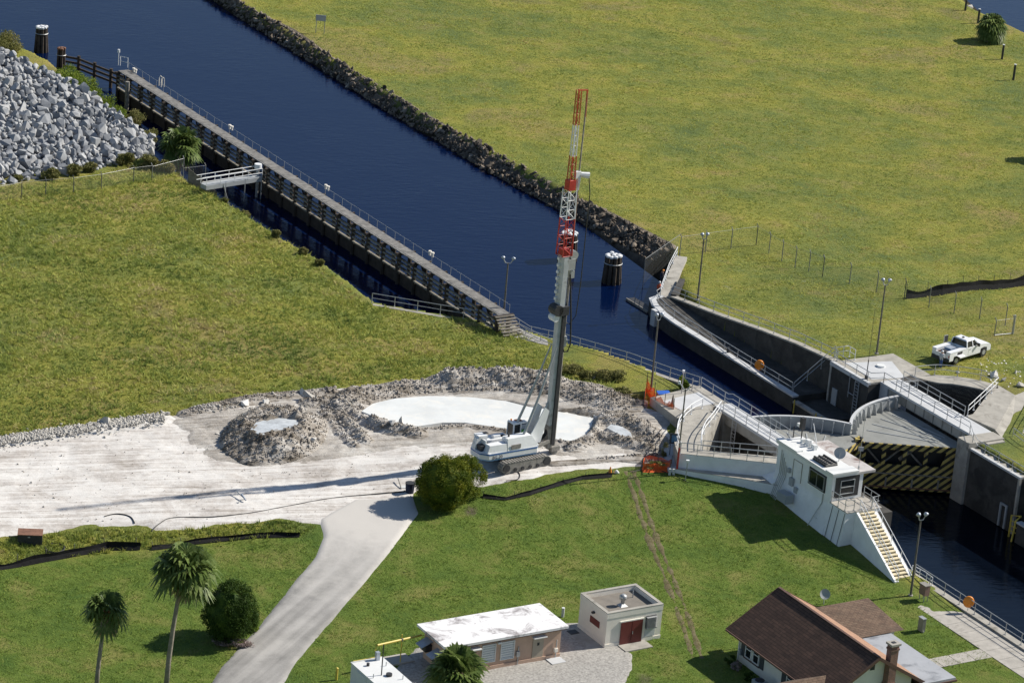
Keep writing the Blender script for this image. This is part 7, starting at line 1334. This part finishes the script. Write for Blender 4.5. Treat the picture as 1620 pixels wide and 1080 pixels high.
def hose(pxs, r, mat, label, name='hose', cat='hose'):
    P = [PG(*q) for q in pxs]; 
    for p_ in P: p_.z += .10
    Q = []
    for i in range(len(P)-1):
        for k in range(6):
            f = k/6; p0, p1, p2, p3 = P[max(i-1, 0)], P[i], P[i+1], P[min(i+2, len(P)-1)]
            q = .5*((2*p1)+(p2-p0)*f+(2*p0-5*p1+4*p2-p3)*f*f+(3*p1-p0-3*p2+p3)*f**3); q.z = HG(q.x, q.y)+.11; Q.append(q)
    Q.append(P[-1]); m = MB(); m.tube(Q, r, 5); o = m.build(name, mat, None, False, Q[0]); return tag(o, label, cat)
hose([(240, 842), (252, 830), (275, 820), (340, 819), (400, 812), (450, 803), (520, 790), (600, 782), (650, 778)], .05, M_RUBBER, 'long dark hose crossing the white yard to the golden round bush'); hose([(165, 818), (185, 814), (205, 818), (213, 829)], .05, M_RUBBER, 'short curved black hose at the lower edge of the white yard')
hose([(760, 720), (790, 730), (812, 742), (822, 752), (818, 760), (800, 762)], .04, M_RUBBER, 'thin black cable trailing on the sand beside the rig tracks'); hose([(1000, 748), (1030, 742), (1062, 752), (1090, 765)], .035, M_RUBBER, 'thin dark cable lying across the grass near the sign board')
p = PG(380, 796); t = thing('bent_pipe_stand', 'bent thin metal stand lying on the white yard', 'scrap metal', p); part(t, 'bar', M_GALV, lambda m: m.tube([p+Vector((-.6, 1.6, .5)), p+Vector((.4, .2, .35)), p+Vector((-.1, 0, .3)), p+Vector((-.15, -.3, .05))], .05, 5)); part(t, 'bar', M_LAMP, lambda m: m.tube([p+Vector((.0, .9, .5)), p+Vector((.45, .1, .3))], .07, 5))
p = PG(648, 779); t = thing('dark_bin', 'dark blue bin tucked against the golden round bush', 'bin', p); part(t, 'body', M_NAVY, lambda m: m.cyl((p.x, p.y), .35, p.z, p.z+.9, 12, .42)); part(t, 'lid', M_DARK, lambda m: m.cyl((p.x, p.y), .44, p.z+.9, p.z+.96, 12))
p = PG(637, 772); t = thing('white_board_panel', 'small pale board lying on the sand left of the dark bin', 'board', p); part(t, 'panel', M_WHITE, lambda m: m.frame(p+Vector((.2, .2, .1)), (1, .2, .1), (-.2, 1, 0), (0, 0, 1), .9, .6, .04)); part(t, 'strut', M_STEEL, lambda m: m.tube([p+Vector((-.5, 1.0, .5)), p+Vector((-.1, -.3, .08))], .05, 5))
p = PG(1054, 633); t = thing('blue_tub', 'blue rectangular tub behind the orange safety net', 'tub', p); part(t, 'body', M_BLUE, lambda m: m.frame(p+Vector((-.3, .4, .3)), (1, .3, 0), (-.3, 1, 0), (0, 0, 1), 1.1, .8, .55)); part(t, 'rim', M_BLUE, lambda m: m.frame(p+Vector((-.3, .4, .6)), (1, .3, 0), (-.3, 1, 0), (0, 0, 1), 1.2, .9, .06))
def cone(p, mat, label, h=.75):
    t = thing('traffic_cone', label, 'traffic cone', p); MB().tube([p+Vector((0, 0, .05)), p+Vector((0, 0, h))], [.18, .04], 10).build('cone', mat, t); MB().frame(p+Vector((0, 0, .03)), (1, 0, 0), (0, 1, 0), (0, 0, 1), .45, .45, .05).build('base', M_DARK if mat is M_ORANGE else mat, t)
cone(PX(1063.5, 641, T+.04), M_TIMBERL, 'faded tan cone on the white painted pad by the orange net', 1.05); cone(PG(965, 748), M_ORANGE, 'small orange cone on the grass edge between silt fence and ruts', .6)
p = PG(972, 748); t = thing('litter_bag', 'small white bag lying beside the orange cone', 'bag', p); part(t, 'bag', M_WHITE, lambda m: m.tube([p, p+Vector((.2, 0, .15)), p+Vector((.4, 0, .02))], [.12, .2, .08], 7), True)
p = PG(1064, 722); t = thing('notice_board', 'dark notice board with a blue figure panel on legs by the abutment', 'sign', p)
part(t, 'panel', M_SHUT, lambda m: m.frame(p+Vector((0, 0, 1.75)), (1, 0, 0), (0, 1, 0), (0, 0, 1), .85, .06, 1.0)); part(t, 'picture', simple('blue_print', (.05, .16, .30), .5, .3, 6, bmp=0), lambda m: m.frame(p+Vector((0, -.05, 1.75)), (1, 0, 0), (0, 1, 0), (0, 0, 1), .5, .03, .7)); part(t, 'ledge', M_GALV, lambda m: m.frame(p+Vector((0, -.1, 1.1)), (1, 0, 0), (0, 1, 0), (0, 0, 1), 1.0, .25, .05))
for o_ in (-.3, .3): part(t, 'leg', M_DARK, lambda m: m.bar(p+Vector((o_, 0, 0)), p+Vector((o_, 0, 1.2)), .06))
p = PG(1059, 751); t = thing('white_blocks', 'pair of small white concrete blocks on the lawn below the orange net', 'block', p)
for o_ in (0, .35): part(t, 'block', M_CONCL, lambda m: m.frame(p+Vector((o_, 0, .3)), (1, .1, 0), (-.1, 1, 0), (0, 0, 1), .2, .2, .6))
p = PG(1052, 724); bush('dry_shrub', (p.x, p.y, p.z), (.45, .45, .8), 'dry brown weed clump standing beside the notice board', 'shrub', M_LEAF_Y, 500, .12, 10, 77, .35, trunk=False); p = PG(1040, 742); bush('dry_grass_clump', (p.x, p.y, p.z), (1.3, .9, .35), 'yellow dry grass clump inside the bundled orange net', 'grass', M_LEAF_Y, 1200, .14, 14, 78, .35, trunk=False)

items = []
for _ in range(700):
    p = PT(rr.uniform(-10, 860), rr.uniform(690, 835))
    if seg_sd(np.array([p.x]), np.array([p.y]), sand_poly)[0] < .5: continue
    q_ = rr.uniform(.05, .16)*(2 if rr.random() < .06 else 1); items.append(((p.x, p.y, HG(p.x, p.y)+.10), (q_, q_, q_*.7), (rr.random()*6, rr.random()*6, 0)))
tag(merged('yard_pebbles', items, LIMM, M_SPOIL), 'small stones scattered over the white sandy yard', 'pebbles', kind='stuff')
